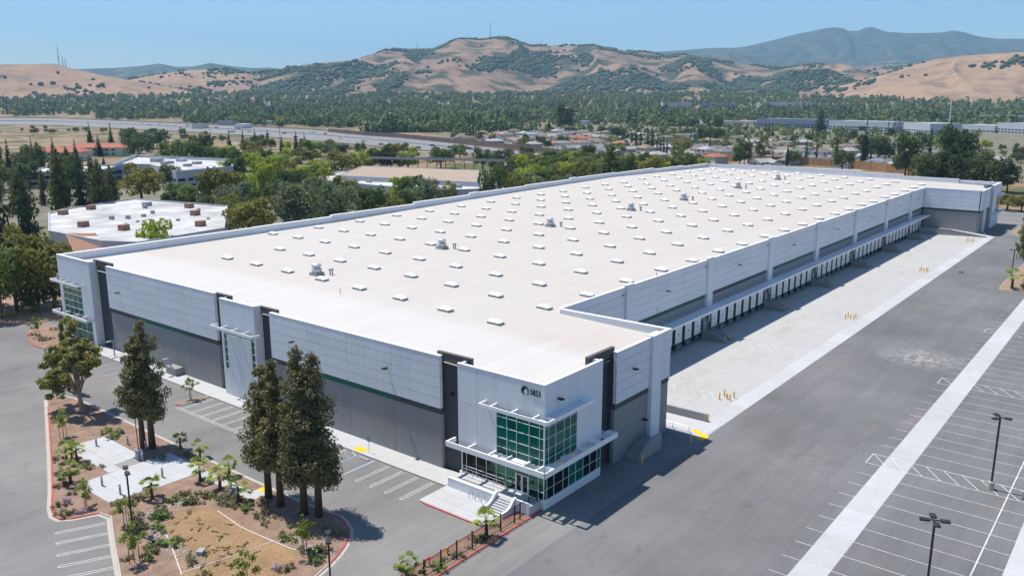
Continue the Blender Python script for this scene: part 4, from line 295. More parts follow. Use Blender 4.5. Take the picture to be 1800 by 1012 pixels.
HOUSES=[(797.4,596.6,0,0,4,2),(767,608.9,1,180,2,1),(747.3,616.8,3,90,0,0),(822.2,556.4,0,180,2,2),(798.1,566.1,1,90,5,3),(776.1,575,2,90,2,1),(749.4,585.8,0,180,0,0),(723,596.5,3,90,3,0),(700.6,605.5,1,180,1,3),(677.9,614.7,0,90,2,1),(818.2,514.9,0,90,0,0),(794.7,524.4,1,0,0,3),(771.4,533.8,3,0,1,3),(742,545.6,2,0,0,1),(717.8,555.4,1,90,5,3),(694.9,564.7,1,0,5,3),(667.6,575.7,3,0,3,1),(642.4,585.9,3,180,0,0),(797.8,492.9,1,90,2,2),(776.8,501.4,3,0,1,1),(746.1,513.8,1,0,0,3),(723.7,522.8,0,180,5,3),(701.8,531.7,1,0,5,3),(671.4,544,1,0,2,2),(652,551.8,0,180,1,1),(625.5,562.5,2,0,2,1),(820,440.8,0,0,1,2),(791,452.5,1,0,1,3),(770.6,460.8,2,90,2,1),(744.7,471.2,2,0,5,2),(720.5,481,3,0,3,3),(695.8,491,2,0,0,3),(667.9,502.3,0,90,4,0),(641.9,512.8,2,0,1,3),(617.5,522.6,2,0,4,0),(824,409,3,0,2,3),(800.1,418.6,1,180,2,1),(771.2,430.3,1,90,5,0),(745.6,440.6,2,90,5,2),(726.9,448.2,2,180,1,2),(697.8,460,2,0,3,0),(675.1,469.2,3,180,0,0),(650.4,479.1,1,0,2,3),(622,490.6,2,90,1,1),(598.5,500.1,3,0,5,1),(817.7,368.4,2,90,5,1),(796.1,377.1,1,180,4,3),(770.9,387.3,2,180,4,2),(739.6,399.9,0,0,0,1),(719.8,407.9,3,180,1,1),(689.2,420.3,1,0,2,1),(668.2,428.8,0,180,0,0),(641.4,439.6,2,90,0,3),(616.3,449.8,0,90,1,1),(593.1,459.1,0,0,0,1),(822.4,336.3,3,180,5,3),(798.5,346,2,180,3,1),(772.3,356.5,3,180,0,0),(751.6,364.9,3,90,0,2),(726,375.2,1,0,2,1),(700.1,385.7,1,90,2,1),(672.3,396.9,2,0,5,0),(648.5,406.6,3,90,2,0),(623.1,416.8,0,0,3,3),(601.8,425.4,2,180,3,1),(576.6,435.6,3,0,5,1),(819.6,294.3,2,180,1,3),(790.3,306.1,3,0,2,0),(767.5,315.3,1,0,2,3),(739.3,326.7,0,180,2,0),(714.6,336.7,0,0,2,2),(693.1,345.4,3,0,0,1),(668.6,355.3,1,0,3,3),(644.4,365,2,180,0,0),(618,375.7,0,0,2,1),(588.5,387.7,1,0,1,3),(569,395.5,1,0,0,3),(797,273.2,2,90,2,1),(774.4,282.3,2,180,5,1),(747.9,293.1,0,180,5,0),(723.9,302.7,0,180,2,3),(698.7,312.9,1,90,1,1),(675.6,322.3,1,0,5,3),(649.6,332.8,0,180,0,3),(622,343.9,0,0,1,0),(599.5,353,1,180,3,0),(572.7,363.9,2,180,0,0),(550.2,372.9,0,180,0,0),(791.3,232.4,2,180,4,1),(764.3,243.3,2,0,2,0),(740.1,253.1,0,90,0,3),(720.2,261.1,0,180,2,1),(691.7,272.6,0,0,0,2),(665.2,283.3,0,180,2,3),(639.5,293.7,2,0,0,3),(619.9,301.6,1,0,4,1),(593.3,312.4,3,0,5,0),(568.7,322.3,2,0,5,1),(540.2,333.8,0,90,0,2),(794.5,200.9,2,90,2,0),(775.7,208.5,2,180,0,0),(746.7,220.2,3,0,2,0),(722.9,229.8,1,180,5,1),(695.6,240.8,2,0,2,1),(676.1,248.7,3,0,0,2),(650.9,258.9,2,180,3,2),(620,271.4,0,0,0,0),(598.4,280.1,3,90,1,3),(576.3,289,1,90,5,0),(550.7,299.4,1,90,1,0),(520.5,311.6,0,90,5,1),(763.5,170.3,2,0,2,3),(742.3,178.8,1,0,2,0),(719.8,187.9,0,0,1,2),(692.5,199,3,0,1,2),(665.3,209.9,3,90,0,2),(640.9,219.8,0,180,1,2),(616.8,229.5,2,0,1,2),(588.8,240.9,1,0,0,3),(563.3,251.2,1,90,5,3),(544,258.9,3,0,5,3),(515.7,270.4,3,0,5,2),(743.9,148,1,180,0,2),(722.8,156.5,2,90,1,3),(694.1,168.1,1,0,1,1),(674.6,176,1,0,2,3),(649.5,186.1,0,180,0,3),(623.3,196.7,3,0,0,2),(600.6,205.9,2,180,5,3),(574.2,216.5,2,180,1,3),(545.1,228.3,1,0,0,0),(522.6,237.4,2,180,0,2),(714.5,116.7,0,0,0,0),(693.2,125.3,1,0,2,3),(666.2,136.2,1,90,5,0),(642.8,145.7,2,0,1,0),(617.3,156,1,0,5,1),(588.6,167.6,1,180,2,3),(563.5,177.7,0,0,0,1),(542.7,186.1,3,0,2,2),(516.6,196.7,1,90,0,1),(488.8,207.9,1,0,3,0),(696,94,3,90,2,2),(669.3,104.8,3,0,0,1),(645,114.6,1,0,1,3),(625.2,122.6,2,0,1,0),(599.7,132.9,2,0,5,0),(570.8,144.6,3,0,1,3),(543.2,155.7,3,90,4,0),(518.2,165.9,3,0,0,1),(493.4,175.8,0,180,5,3),(643.2,72.2,0,0,0,1),(615.7,83.3,3,0,0,1),(592.7,92.6,1,180,2,1),(566.7,103.1,1,180,1,3),(542.4,112.9,3,90,4,2),(514.7,124.1,0,0,2,2),(618.8,51.8,3,0,5,3),(594.9,61.5,0,180,5,0),(575,69.6,3,180,1,3),(544.2,82,2,90,1,2),(522.6,90.7,0,0,5,3),(542.5,39.5,0,180,1,3)]
HOUSE_ANGLE=158
FREEWAY_FAR=[(636.7,1984.7,4),(676.2,1914.1,3.7),(738.6,1793.6,3.2),(760.9,1394.5,0.2),(735.1,1100.7,-0),(715.3,936.2,-0),(621.4,664.7,-0),(557,499.2,-0),(495.1,361,-0)]
FREEWAY_NEAR=[(501.3,1599.9,-0),(531.5,1537.4,-0),(578.1,1430.9,-0),(571.5,1067.1,-0),(550,837.3,-0),(518.4,689.9,-0),(483.9,522.9,-0),(455.9,410.6,-0),(416.3,303.5,-0)]
RAMP=[(779.9,1886.6,5.3),(867.6,2025.2,9.8),(873.8,1954.5,8.6),(925.2,1910.5,9)]
CARS=[(664.1,1394.4,-0),(716.7,1353.1,0),(621.3,1126.5,-0),(706.6,1222.9,-0),(687.9,1181.2,-0),(646.8,1022.7,-0),(583.7,943,-0),(662.2,1038.5,-0),(591.9,947.4,-0),(667.4,882.4,-0),(647,848.5,-0),(628.3,802.7,-0),(510.7,481.7,-0),(506.5,459,-0),(502.4,450.7,-0),(869.7,1897.4,7.4),(713.6,1406.5,0),(673.5,1310.4,-0),(697.9,1233.9,-0),(612.9,1031.3,-0),(667.9,1105.6,-0),(610.6,938.8,-0),(572.9,846.4,-0),(606.7,857.2,-0),(547.8,757.5,-0),(562.6,695.2,-0),(536.7,628.6,-0),(503.4,566.8,-0),(485.8,499,-0),(520.4,514,-0)]
SOUND_WALL=[(677,855,-0),(636.8,740.2,-0),(621.4,664.7,-0),(557,499.2,-0),(500.9,365.3,-0),(484.4,330.9,-0)]
BACK_FENCE=[(521.7,233.6,-0),(509.2,186.4,-0),(521.5,154.2,-0),(506.6,111.6,-0),(483.5,74.3,-0),(488.3,44.3,-0)]
FARB=[((1224,484),(1218,373),40,13,'bluewall','long blue-grey industrial building with pale roof beyond the houses'),((1175,356),(1147,262),40,13,'palewall','long pale warehouse beyond the houses, left of the twin palms'),((1117,241),(1067,198),40,14,'palewall','pale warehouse block right of the twin palms'),((1659,308),(1638,240),50,12,'bluewall','dark blue low office block at far right below the golden hill'),((1673,244),(1658,165),50,14,'bluewall','blue-grey office block cut by the right edge'),((1242,205),(1211,151),40,9,'palewall','pale flat warehouse with bright roof at far right'),((1213,148),(1166,98),40,13,'palewall','tall pale warehouse at the right edge beyond the houses'),((1904,1019),(1950,962),50,16,'palewall','distant pale office building among the valley trees, centre right'),((1991,955),(2023,869),60,14,'bluewall','distant blue-grey office building below the wooded hill'),((2117,841),(2136,727),60,14,'palewall','distant pale office row below the right golden hill')]
RIDGES={'left_gold':[(1062,3680,155),(1232,3624,167),(1337,3585,171),(1444,3542,173),(1507,3514,176),(1570,3486,156),(1697,3424,124),(1808,3365,95),(1883,3323,72)],'second_gold':[(1834,3803,99),(1940,3748,125),(2047,3690,149),(2154,3628,168),(2302,3533,177),(2407,3462,155),(2490,3402,119),(2572,3339,76)],'left_blue':[(3744,8648,278),(3926,8566,313),(4244,8411,329),(4476,8289,354),(4617,8211,379),(4754,8132,347),(4894,8047,355),(5036,7958,391),(5221,7837,359),(5360,7742,344),(5501,7642,351),(5639,7540,335),(5825,7397,337),(6098,7172,292)],'main':[(2856,4001,112),(2957,3927,161),(3080,3830,184),(3177,3749,216),(3273,3665,257),(3344,3599,286),(3414,3533,296),(3482,3465,306),(3550,3396,309),(3616,3325,341),(3671,3264,369),(3713,3215,360),(3745,3179,360),(3791,3124,373),(3838,3066,370),(3878,3015,348),(3917,2963,335),(3985,2872,329),(4041,2792,335),(4113,2685,322),(4182,2576,309),(4296,2383,282),(4371,2243,265),(4441,2103,249),(4505,1962,229),(4565,1821,209),(4639,1625,183),(4712,1403,145),(4774,1183,79)],'right_gold':[(3403,1220,4),(3438,1121,49),(3469,1022,89),(3497,926,127),(3522,831,165),(3543,738,190),(3562,645,199),(3582,535,205),(3592,464,207),(3613,292,210),(3624,126,192)],'mid_gold':[(5796,2745,221),(5926,2454,239),(6012,2238,248),(6076,2059,258),(6145,1845,248),(6205,1638,264),(6272,1366,274),(6313,1167,264)],'blue':[(9805,6405,564),(10047,6019,613),(10235,5694,633),(10410,5368,658),(10542,5105,677),(10620,4941,682),(10725,4711,678),(10808,4516,718),(10862,4387,751),(10986,4067,836),(11078,3813,885),(11131,3654,908),(11163,3558,899),(11184,3492,863),(11219,3378,859),(11241,3305,891),(11265,3224,902),(11287,3146,873),(11310,3062,837),(11363,2862,817),(11423,2617,810),(11457,2466,812),(11482,2348,827),(11506,2227,804),(11530,2105,761),(11566,1897,722),(11603,1668,714),(11647,1331,690),(11699,786,610)],'blue_low':[(7525,4774,407),(7705,4479,455),(7924,4080,469),(8142,3628,469),(8271,3326,448),(8404,2975,411),(8535,2580,384),(8667,2101,386),(8768,1639,388),(8842,1196,378)]}
PYLONS=[(1544,3553,176,72),(1556,3547,167,40),(1565,3543,165,36),(3358,3600,283,34),(3499,3463,303,50),(3778,3155,361,105),(3691,3256,367,34)]
PALMS=[(-27.61,56.5),(-26.99,54.87),(-30.33,49.3),(-26.28,37.68),(-20.18,37.5),(-20.08,33.4),(-20.39,29.1),(-16.42,48.21),(-16.34,43.7),(-17.23,35.82),(-8.74,1.19),(-19.62,2.08),(-26.91,56.47)]
SAPLINGS=[(-24.38,64.49),(-32.1,41.63),(-31.79,32.82),(-34.74,25.82),(-23.05,13.68),(-5.15,64.48),(-4.48,120.2),(-31.1,12.35)]
SHRUBS=[(-29.86,53.07),(-30.7,51.03),(-28.05,57.62),(-31.33,49.32),(-31.74,46.21),(-32.87,44.17),(-33.72,44.12),(-34.68,41.42),(-33.78,41.34),(-33.11,40.72),(-31.02,43.9),(-20.52,58.97),(-19.63,59.14),(-19.87,61.4),(-18.68,59.9),(-26.77,34.68),(-28.03,33.66),(-25.56,34.95),(-24.61,35.35),(-23.64,35.52),(-22.98,35.64),(-22.52,34.57),(-22.05,33.52),(-21.8,32.49),(-29.57,34.54),(-30.82,31.61),(-31.09,31.35),(-34.9,26.88),(-32.7,25.87),(-33.57,25.2),(-21.46,30.91),(-21.86,29.16),(-21.54,28.3),(-21.29,26.67),(-21.44,23.44),(-21.71,22.12),(-21.09,24.26),(-22.4,17.86),(-21.27,13.24),(-21.23,12.28),(-22.63,11.74),(-23.37,11.46),(-26.58,13.48),(-26.01,12.59),(-22.88,14.37),(-22.57,13.09),(-18.57,14.56),(-18.15,16.01),(-25.73,50.81),(-26.88,51.44),(-26.92,52.85),(-29.6,39.59),(-27.83,38.95),(-26.95,38.76),(-19.72,47.11),(-16.86,45.81),(-18.92,4.15),(-18.03,1.7),(-13.73,1.03),(-9.46,1.14),(-9.77,1.91),(-16.38,0.94),(-4.29,121.92),(-5.03,116.42),(177.16,-8.99),(-17.19,80.91),(-22.09,71.76)]
BASIN=[(-29.81,28.75),(-28.74,30.39),(-27.39,31.79),(-24.94,32.38),(-23.62,31.6),(-23.03,29.08),(-23.39,24.66),(-23.3,18.61),(-23.25,15.2),(-23.92,13.03),(-27.1,12.49),(-30.93,9.91),(-35.21,15.31),(-33.1,20.05)]
# ---------------------------------------------------------------- terrain, hills, haze
UX, UY = math.cos(0.67), math.sin(0.67)
def terr(x, y):
    t = min(1, max(0, (x*UX+y*UY-1400)/2000.)); return 55*t*t*(3-2*t)
def terrain():
    us = np.concatenate([np.linspace(-2500, -200, 10), np.linspace(-120, 1400, 39), np.linspace(1480, 3600, 44), np.linspace(4000, 14500, 16)])
    vs = np.concatenate([np.linspace(-11000, -3000, 12), np.linspace(-2600, 2600, 66), np.linspace(3000, 11000, 12)])
    V = []; F = []
    for u in us:
        for v in vs:
            x = u*UX-v*UY; y = u*UY+v*UX; z = terr(x, y)
            ins = min(x+95, 300-x, y+95, 150-y)
            z -= 1.6*min(1, max(0, ins/30.0)) if ins > 0 else 0
            V.append((x, y, z-0.06))
    n = len(vs)
    for i in range(len(us)-1):
        for j in range(n-1): F.append((i*n+j, (i+1)*n+j, (i+1)*n+j+1, i*n+j+1))
    m, nt, b = nmat('dry_valley_ground'); b.inputs['Roughness'].default_value = 0.95; b.inputs['Specular IOR Level'].default_value = 0.1
    c = mixc(nt, lnoise(nt, wpos(nt), 0.012, 0.42, 0.58, 0, 1, 5), (0.30, 0.205, 0.115), (0.235, 0.18, 0.12))
    c = mixc(nt, lnoise(nt, wpos(nt), 0.02, 0.46, 0.58, 0, 0.85, 4), c, (0.085, 0.095, 0.042))
    c = mixc(nt, lnoise(nt, wpos(nt), 0.035, 0.60, 0.66, 0, 0.7, 2), c, (0.34, 0.32, 0.30))
    nt.links.new(mulf(nt, c, lnoise(nt, wpos(nt), 0.3, 0.3, 0.7, 0.85, 1.15)), b.inputs['Base Color'])
    M['valley'] = m
    o = link(bpy.data.objects.new('ground', np_mesh('ground', V, F, 'valley'))); tag(o, kind='structure')
terrain()
def hillmat(name, gold, gold2, green, g0, g1):
    m, nt, b = nmat(name); b.inputs['Roughness'].default_value = 0.95; b.inputs['Specular IOR Level'].default_value = 0.05
    c = mixc(nt, lnoise(nt, wpos(nt), 0.004, 0.38, 0.62, 0, 1, 6), gold, gold2)
    c = mixc(nt, lnoise(nt, wpos(nt), 0.0075, g0, g1, 0, 1, 8, 0.62), mixc(nt, lnoise(nt, wpos(nt), 0.012, 0.5, 0.62, 0, 0.6, 7), c, (0.19, 0.135, 0.105)), green)
    nt.links.new(mulf(nt, c, lnoise(nt, wpos(nt), 0.03, 0.3, 0.7, 0.85, 1.15, 5)), b.inputs['Base Color']); M[name] = m
hillmat('golden_grass', (0.365, 0.245, 0.155), (0.30, 0.20, 0.13), (0.16, 0.13, 0.075), 0.60, 0.70)
hillmat('oak_hillside', (0.33, 0.215, 0.14), (0.25, 0.17, 0.12), (0.066, 0.070, 0.042), 0.475, 0.57)
hillmat('forest_mountain', (0.060, 0.075, 0.045), (0.095, 0.098, 0.060), (0.042, 0.058, 0.036), 0.45, 0.6)
hillmat('far_hill', (0.17, 0.135, 0.085), (0.10, 0.10, 0.06), (0.055, 0.07, 0.042), 0.42, 0.54)
OAKS_V = []; OAKS_F = []
ICO = None
def ico():
    bm = bmesh.new(); bmesh.ops.create_icosphere(bm, subdivisions=1, radius=1)
    v = np.array([x.co[:] for x in bm.verts]); f = np.array([[y.index for y in x.verts] for x in bm.faces]); bm.free(); return v, f
ICO = ico()
def hill(name, ridge, width, back, mat, spur, seed, oaks=0, mask=(0.5, 0.02), nt_=46, ns=170, wl=260.0, size=(5, 11)):
    rg = [Vector(p) for p in ridge]
    d = (rg[-1]-rg[0]); d.z = 0; d.normalize(); nrm = Vector((-d.y, d.x, 0))
    if nrm.dot(Vector((-UX, -UY, 0))) < 0: nrm = -nrm                      # towards the valley
    L = [0]
    for a, b in zip(rg, rg[1:]): L.append(L[-1]+(b-a).length)
    V = np.zeros((ns*nt_, 3)); rnd = random.Random(seed)
    def ridge_at(s):
        for k in range(len(L)-1):
            if s <= L[k+1] or k == len(L)-2:
                t = (s-L[k])/(L[k+1]-L[k]); return rg[k].lerp(rg[k+1], min(1, max(0, t)))
    def surf(s, t):       # t 0 foot, 1 crest, >1 behind
        p = ridge_at(s)
        q = 1-abs(1-t) if t > 1 else t
        off = (1-t)*width if t <= 1 else -(t-1)*back
        e_ = Vector((p.x, p.y, 0))+nrm*off*1.1; base = terr(e_.x, e_.y)-5; H = p.z-base
        prof = (0.62*q+0.38*(3*q*q-2*q**3)) if t <= 1 else max(0, 1-(t-1))**1.3
        n1 = noise.noise(Vector((s/wl+seed, t*0.9, 3.1))); n2 = noise.noise(Vector((s/(wl*.42)+seed*2, t*1.5, 9.7)))
        n3 = noise.noise(Vector((s/(wl*.16), t*6, seed)))
        env = math.sin(math.pi*min(1, max(0, q)))
        h = base+H*prof+env*spur*(1.25*(0.6-2.0*abs(n1))+0.8*(0.4-1.5*abs(n2)))+env*spur*0.16*n3
        lat = d*(n2*wl*.2*env)
        return Vector((p.x, p.y, 0))+nrm*off*(1+0.22*noise.noise(Vector((s/(wl*1.6), seed, 1))))+lat+Vector((0, 0, max(h, -3))), n1, n2
    for i in range(ns):
        s = L[-1]*i/(ns-1)
        for j in range(nt_):
            P, _, _ = surf(s, 1.6*j/(nt_-1)); V[i*nt_+j] = P
    F = [(i*nt_+j, (i+1)*nt_+j, (i+1)*nt_+j+1, i*nt_+j+1) for i in range(ns-1) for j in range(nt_-1)]
    me = np_mesh('hill', V, F, mat); me.polygons.foreach_set('use_smooth', [True]*len(me.polygons))
    tag(link(bpy.data.objects.new('hill', me)), kind='structure')
    placed = 0; tries = 0
    while placed < oaks and tries < oaks*8:
        tries += 1
        s = rnd.uniform(0, L[-1]); t = rnd.uniform(0.02, 1.06)
        m = noise.noise(Vector((s/360+seed, t*3.6, 5)))+0.6*noise.noise(Vector((s/110, t*10, seed+2)))
        if m < mask[0]+rnd.gauss(0, mask[1]*4): continue
        P, n1, n2 = surf(s, t); r = rnd.uniform(*size)
        v, f = ICO; a = np.array([r*rnd.uniform(.8, 1.3), r*rnd.uniform(.8, 1.3), r*rnd.uniform(.6, .95)])
        jit = 1+np.random.RandomState(placed).uniform(-.22, .22, (len(v), 1))
        OAKS_F.append(f+sum(len(x) for x in OAKS_V[-1:])*0+len(OAKS_V)*len(v)); OAKS_V.append(v*a*jit+np.array([P.x, P.y, P.z+r*.35])); placed += 1
hill('left_gold', RIDGES['left_gold'], 750, 900, 'golden_grass', 20, 11, 90, (0.45, 0.03), wl=420)
hill('second_gold', RIDGES['second_gold'], 700, 800, 'golden_grass', 22, 17, 200, (0.35, 0.03), wl=300)
hill('main', RIDGES['main'], 1650, 1500, 'oak_hillside', 62, 5, 14000, (0.10, 0.02), 64, 300, 420)
hill('right_gold', RIDGES['right_gold'], 850, 900, 'golden_grass', 22, 23, 420, (0.42, 0.03), wl=330)
hill('mid_gold', RIDGES['mid_gold'], 900, 900, 'oak_hillside', 30, 31, 500, (0.1, 0.05), wl=400, size=(7, 14))
hill('far', RIDGES['left_blue'], 1500, 1500, 'far_hill', 40, 41, 0, wl=600)
hill('far', RIDGES['blue_low'], 1900, 1200, 'far_hill', 60, 47, 0, wl=650)
hill('far', RIDGES['blue'], 2800, 1500, 'forest_mountain', 120, 53, 0, nt_=60, ns=240, wl=900)
me = np_mesh('oak_woodland', np.concatenate(OAKS_V), np.concatenate(OAKS_F), 'f_oak')
tag(link(bpy.data.objects.new('oak_woodland', me)), 'dark oak trees and scrub scattered over the golden hills', 'woodland', kind='stuff')
hz = MB().box((-3200, -9500, -8), (15500, 15500, 1250)).build('haze', None); tag(hz, 'thin bluish summer haze over the valley and hills', 'haze', kind='stuff')
hm = bpy.data.materials.new('haze_air'); hm.use_nodes = True; nt = hm.node_tree; nt.nodes.clear()
vo = nt.nodes.new('ShaderNodeVolumePrincipled'); vo.inputs['Color'].default_value = (0.41, 0.73, 1.0, 1); vo.inputs['Density'].default_value = 7e-5; vo.inputs['Anisotropy'].default_value = 0.0
ho = nt.nodes.new('ShaderNodeOutputMaterial'); nt.links.new(vo.outputs[0], ho.inputs['Volume']); hz.data.materials.append(hm)
# ---------------------------------------------------------------- tree templates (unit height, unit width)
def leaves(clumps, n, size, seed, zmin=0.0, flat=0.35, shell=0.7):
    r = np.random.RandomState(seed); C = np.array(clumps); w = (C[:, 3]*C[:, 4]+C[:, 4]*C[:, 5]); k = r.choice(len(C), n, p=w/w.sum())
    d = r.normal(size=(n, 3)); d /= np.linalg.norm(d, axis=1)[:, None]
    P = C[k, :3]+d*C[k, 3:6]*(shell+(1.05-shell)*r.rand(n, 1))
    nr = d+r.normal(size=(n, 3))*0.55+np.array([0, 0, flat]); nr /= np.linalg.norm(nr, axis=1)[:, None]
    a = np.cross(nr, r.normal(size=(n, 3))); a /= np.linalg.norm(a, axis=1)[:, None]; b = np.cross(nr, a)
    s = np.asarray(size)*(0.6+0.8*r.rand(n, 1))
    asp = 0.55+0.5*r.rand(n, 1)
    V = np.stack([P-a*s-b*s*asp*.4, P+b*s*-asp, P+a*s+b*s*asp*.3, P+b*s*asp], 1).reshape(-1, 3); V[:, 2] = np.maximum(V[:, 2], zmin)
    return V, np.arange(4*n).reshape(n, 4)
def crown_round(seed, n, size, low=0.22, k=16, wide=1.0, lump=0.2):
    r = random.Random(seed); cl = [(0, 0, .58, .30*wide, .30*wide, .30)]
    for i in range(k):
        a = r.uniform(0, 6.283); z = r.uniform(low+.12, .88); e = math.sqrt(max(0.05, 1-((z-.55)/.45)**2)); rr = .36*e*wide*r.uniform(.75, 1.1)
        s = lump*r.uniform(.65, 1.15); cl.append((math.cos(a)*rr, math.sin(a)*rr, z, s*.85, s*.85, s*.7))
    return leaves(cl, n, (size, ), seed)
def crown_conifer(seed, n, size, low=0.08, droop=0.0, k=70, taper=0.85, rmax=.46, irregular=0.25):
    r = random.Random(seed); cl = []
    for i in range(k):
        t = (i+.5)/k; z = low+(0.985-low)*t; rad = rmax*((1-t)**taper)*(1-math.exp(-9*(t+.05)))
        a = i*2.399+r.uniform(-.4, .4); q = r.uniform(1-irregular, 1+irregular*.5)
        for fr in (0.35, 0.8):
            rr = rad*q*fr; s = max(.02, rad*.36*r.uniform(.8, 1.2)*(1.1-.35*fr))
            cl.append((math.cos(a)*rr, math.sin(a)*rr, z-droop*rr, s, s, max(.016, .55*s)))
    cl.append((0, 0, .975, .015, .015, .03))
    return leaves(cl, n, (size, ), seed, flat=0.5)
def trunk_mesh(name, mat, top=.62, r0=.028, limbs=5, seed=1, low=.28, spread=.3):
    r = random.Random(seed); mb = MB(); mb.tube([(0, 0, -.02), (.006, .004, top*.5), (0, 0, top)], [r0*1.15, r0*.8, r0*.35], 7)
    for i in range(limbs):
        z = low+(top-low)*i/max(1, limbs); a = i*2.4+r.random(); l = spread*r.uniform(.7, 1.1)
        mb.tube([(0, 0, z), (math.cos(a)*l*.5, math.sin(a)*l*.5, z+l*.45), (math.cos(a)*l, math.sin(a)*l, z+l*.75)], [r0*.5, r0*.32, r0*.12], 5)
    return mb.mesh(name, mat, True)
TPL = {}
def tpl(kind, crowns, trunk): TPL[kind] = ([np_mesh('crown', *c, 'f_'+kind) for c in crowns], trunk)
tr = trunk_mesh('trunk', 'bark')
tpl('round', [crown_round(s, 2000, .030) for s in (1, 2, 3)], tr)
tpl('round_dark', [crown_round(s, 2000, .030, k=20) for s in (4, 5, 6)], tr)
tpl('round_olive', [crown_round(s, 1900, .028, lump=.17, k=20) for s in (7, 8)], tr)
tpl('round_bright', [crown_round(s, 1900, .032, k=14) for s in (9, 10)], tr)
tpl('willow', [crown_round(s, 2200, .024, low=.1, k=26, lump=.15) for s in (11, 12)], tr)
tpl('pine', [crown_conifer(s, 2400, .026, low=.18, k=46, taper=.55, rmax=.46, irregular=.45) for s in (13, 14, 15)], trunk_mesh('trunk', 'bark', .9, .022, 4, 3))
tpl('fir', [crown_conifer(s, 1900, .024, low=.06, k=50, taper=.9, droop=.25) for s in (16, 17)], trunk_mesh('trunk', 'bark', .93, .02, 0))
tpl('cypress', [crown_conifer(s, 700, .035, low=.03, k=34, taper=.35, rmax=.42, irregular=.1) for s in (18, )], trunk_mesh('trunk', 'bark', .9, .04, 0))
def palm_crown(seed, fronds, blades, length, droop, name, mat, petiole=.45):
    r = random.Random(seed); V = []; F = []
    for i in range(fronds):
        a = i*2.399+r.uniform(-.3, .3); el = r.uniform(-.35, 1.15)*(1-droop)+(-.5)*droop; L = length*r.uniform(.8, 1.1)
        d = Vector((math.cos(a)*math.cos(el), math.sin(a)*math.cos(el), math.sin(el))); side = Vector((-math.sin(a), math.cos(a), 0)); up = side.cross(d)*-1
        p0 = Vector((0, 0, 0)); p1 = d*L*petiole; n = len(V)
        V += [p0-side*.02, p0+side*.02, p1+side*.015, p1-side*.015]; F.append((n, n+1, n+2, n+3))
        for b in range(blades):
            t = (b/(blades-1)-.5)*2.5; bl = L*(1-petiole)*(1-.18*abs(t)); dd = (d*math.cos(t)+side*math.sin(t)).normalized(); ww = (side*math.cos(t)-d*math.sin(t))*bl*.08
            tip = p1+dd*bl+Vector((0, 0, -bl*r.uniform(.15, .5))); mid = p1+dd*bl*.6+Vector((0, 0, -bl*.08)); n = len(V)
            V += [p1, mid-ww, tip, mid+ww]; F.append((n, n+1, n+2, n+3))
    return np_mesh(name, [tuple(v) for v in V], F, mat)
def place_tree(kind, x, y, z, h, wd, k, rot):
    cr, trn = TPL[kind]; o = thing({'round':'broadleaf_tree','round_dark':'broadleaf_tree','round_olive':'broadleaf_tree','round_bright':'broadleaf_tree','willow':'willow_tree','pine':'pine_tree','fir':'fir_tree','cypress':'cypress_tree'}[kind], (x, y, z), rot)
    o.scale = (wd, wd, h); inst('crown', cr[k % len(cr)], o); inst('trunk', trn, o); return o
GROUPS = {'n': ('behind the long warehouse roof', 'trees behind the long warehouse roof'), 'm': ('between the office roofs and the freeway', 'trees between the office roofs and the freeway'),
 'f': ('near the freeway at left', 'conifers near the freeway'), 'c': ('beside the white-roofed building', 'tall conifers by the white-roofed building'), 'l': ('by the driveway at far left', 'pines by the left driveway'),
 'r': ("by the warehouse's far right end", 'trees at the far right end'), 'h': ('standing among the suburban houses', 'big trees among the houses'), 'y': ('among the houses', 'cypresses among the houses'),
 'v': ('in a yard between the houses', 'yard trees between the houses'), 'o': ('in rows beyond the freeway', 'orchard rows along the freeway')}
ADJ = {'round': 'mid-green leafy tree', 'round_dark': 'dark green leafy tree', 'round_olive': 'olive-green leafy tree', 'round_bright': 'bright yellow-green tree', 'willow': 'grey-green feathery tree', 'pine': 'spreading pine', 'fir': 'pointed dark conifer', 'cypress': 'slim dark cypress'}
def px_of(x, y, z):
    v = Vector((x, y, z))-cam.location; Rt = Vector((math.sin(.67), -math.cos(.67), 0)); F_ = Vector((math.cos(.67)*math.cos(.2223), math.sin(.67)*math.cos(.2223), -math.sin(.2223)))
    return v.dot(Rt)/v.dot(F_)
rnd = random.Random(3)
def label_row(objs, text, cat, group):                      # labels in order from the left of the view
    objs = sorted(objs, key=lambda o: px_of(*o.location))
    for i, o in enumerate(objs):
        tag(o, text if len(objs) == 1 else f"{text}, {ordn(i+1)} such from the left", cat, group)
rows = {}
for i, (kind, x, y, z, h, wd, g) in enumerate(TREES):
    if kind == 'palm_tall': continue
    rows.setdefault((g, kind), []).append(place_tree(kind, x, y, z-.2, h, wd, i, rnd.uniform(0, 6.28)))
for (g, kind), ob in rows.items(): label_row(ob, f"{ADJ[kind]} {GROUPS[g][0]}", 'tree', GROUPS[g][1])
pc = palm_crown(5, 30, 5, 2.6, .25, 'palm_tall', 'f_palm', .35); ps = []
for (kind, x, y, z, h, wd, g) in TREES:
    if kind != 'palm_tall': continue
    o = thing('palm_tree', (x, y, z)); inst('crown', pc, o, (0, 0, h-2))
    MB().tube([(0, 0, -.3), (.2, 0, h*.5), (0, 0, h-2)], [.45, .38, .34], 8).build('trunk', 'bark', o); MB().lathe([(.5, h-5), (1.1, h-3.2), (.5, h-2)], 8).build('dead_skirt', 'palebark', o); ps.append(o)
label_row(ps, 'tall fan palm rising above the suburban roofs', 'palm tree', 'tall palms among the houses')
LOWB = []
_r = random.Random(12)
while len(LOWB) < 62:
    D = 1/_r.uniform(1/2500., 1/1350.); a = .67+_r.uniform(-.52, .35); LOWB.append((cam.location.x+D*math.cos(a), cam.location.y+D*math.sin(a)))
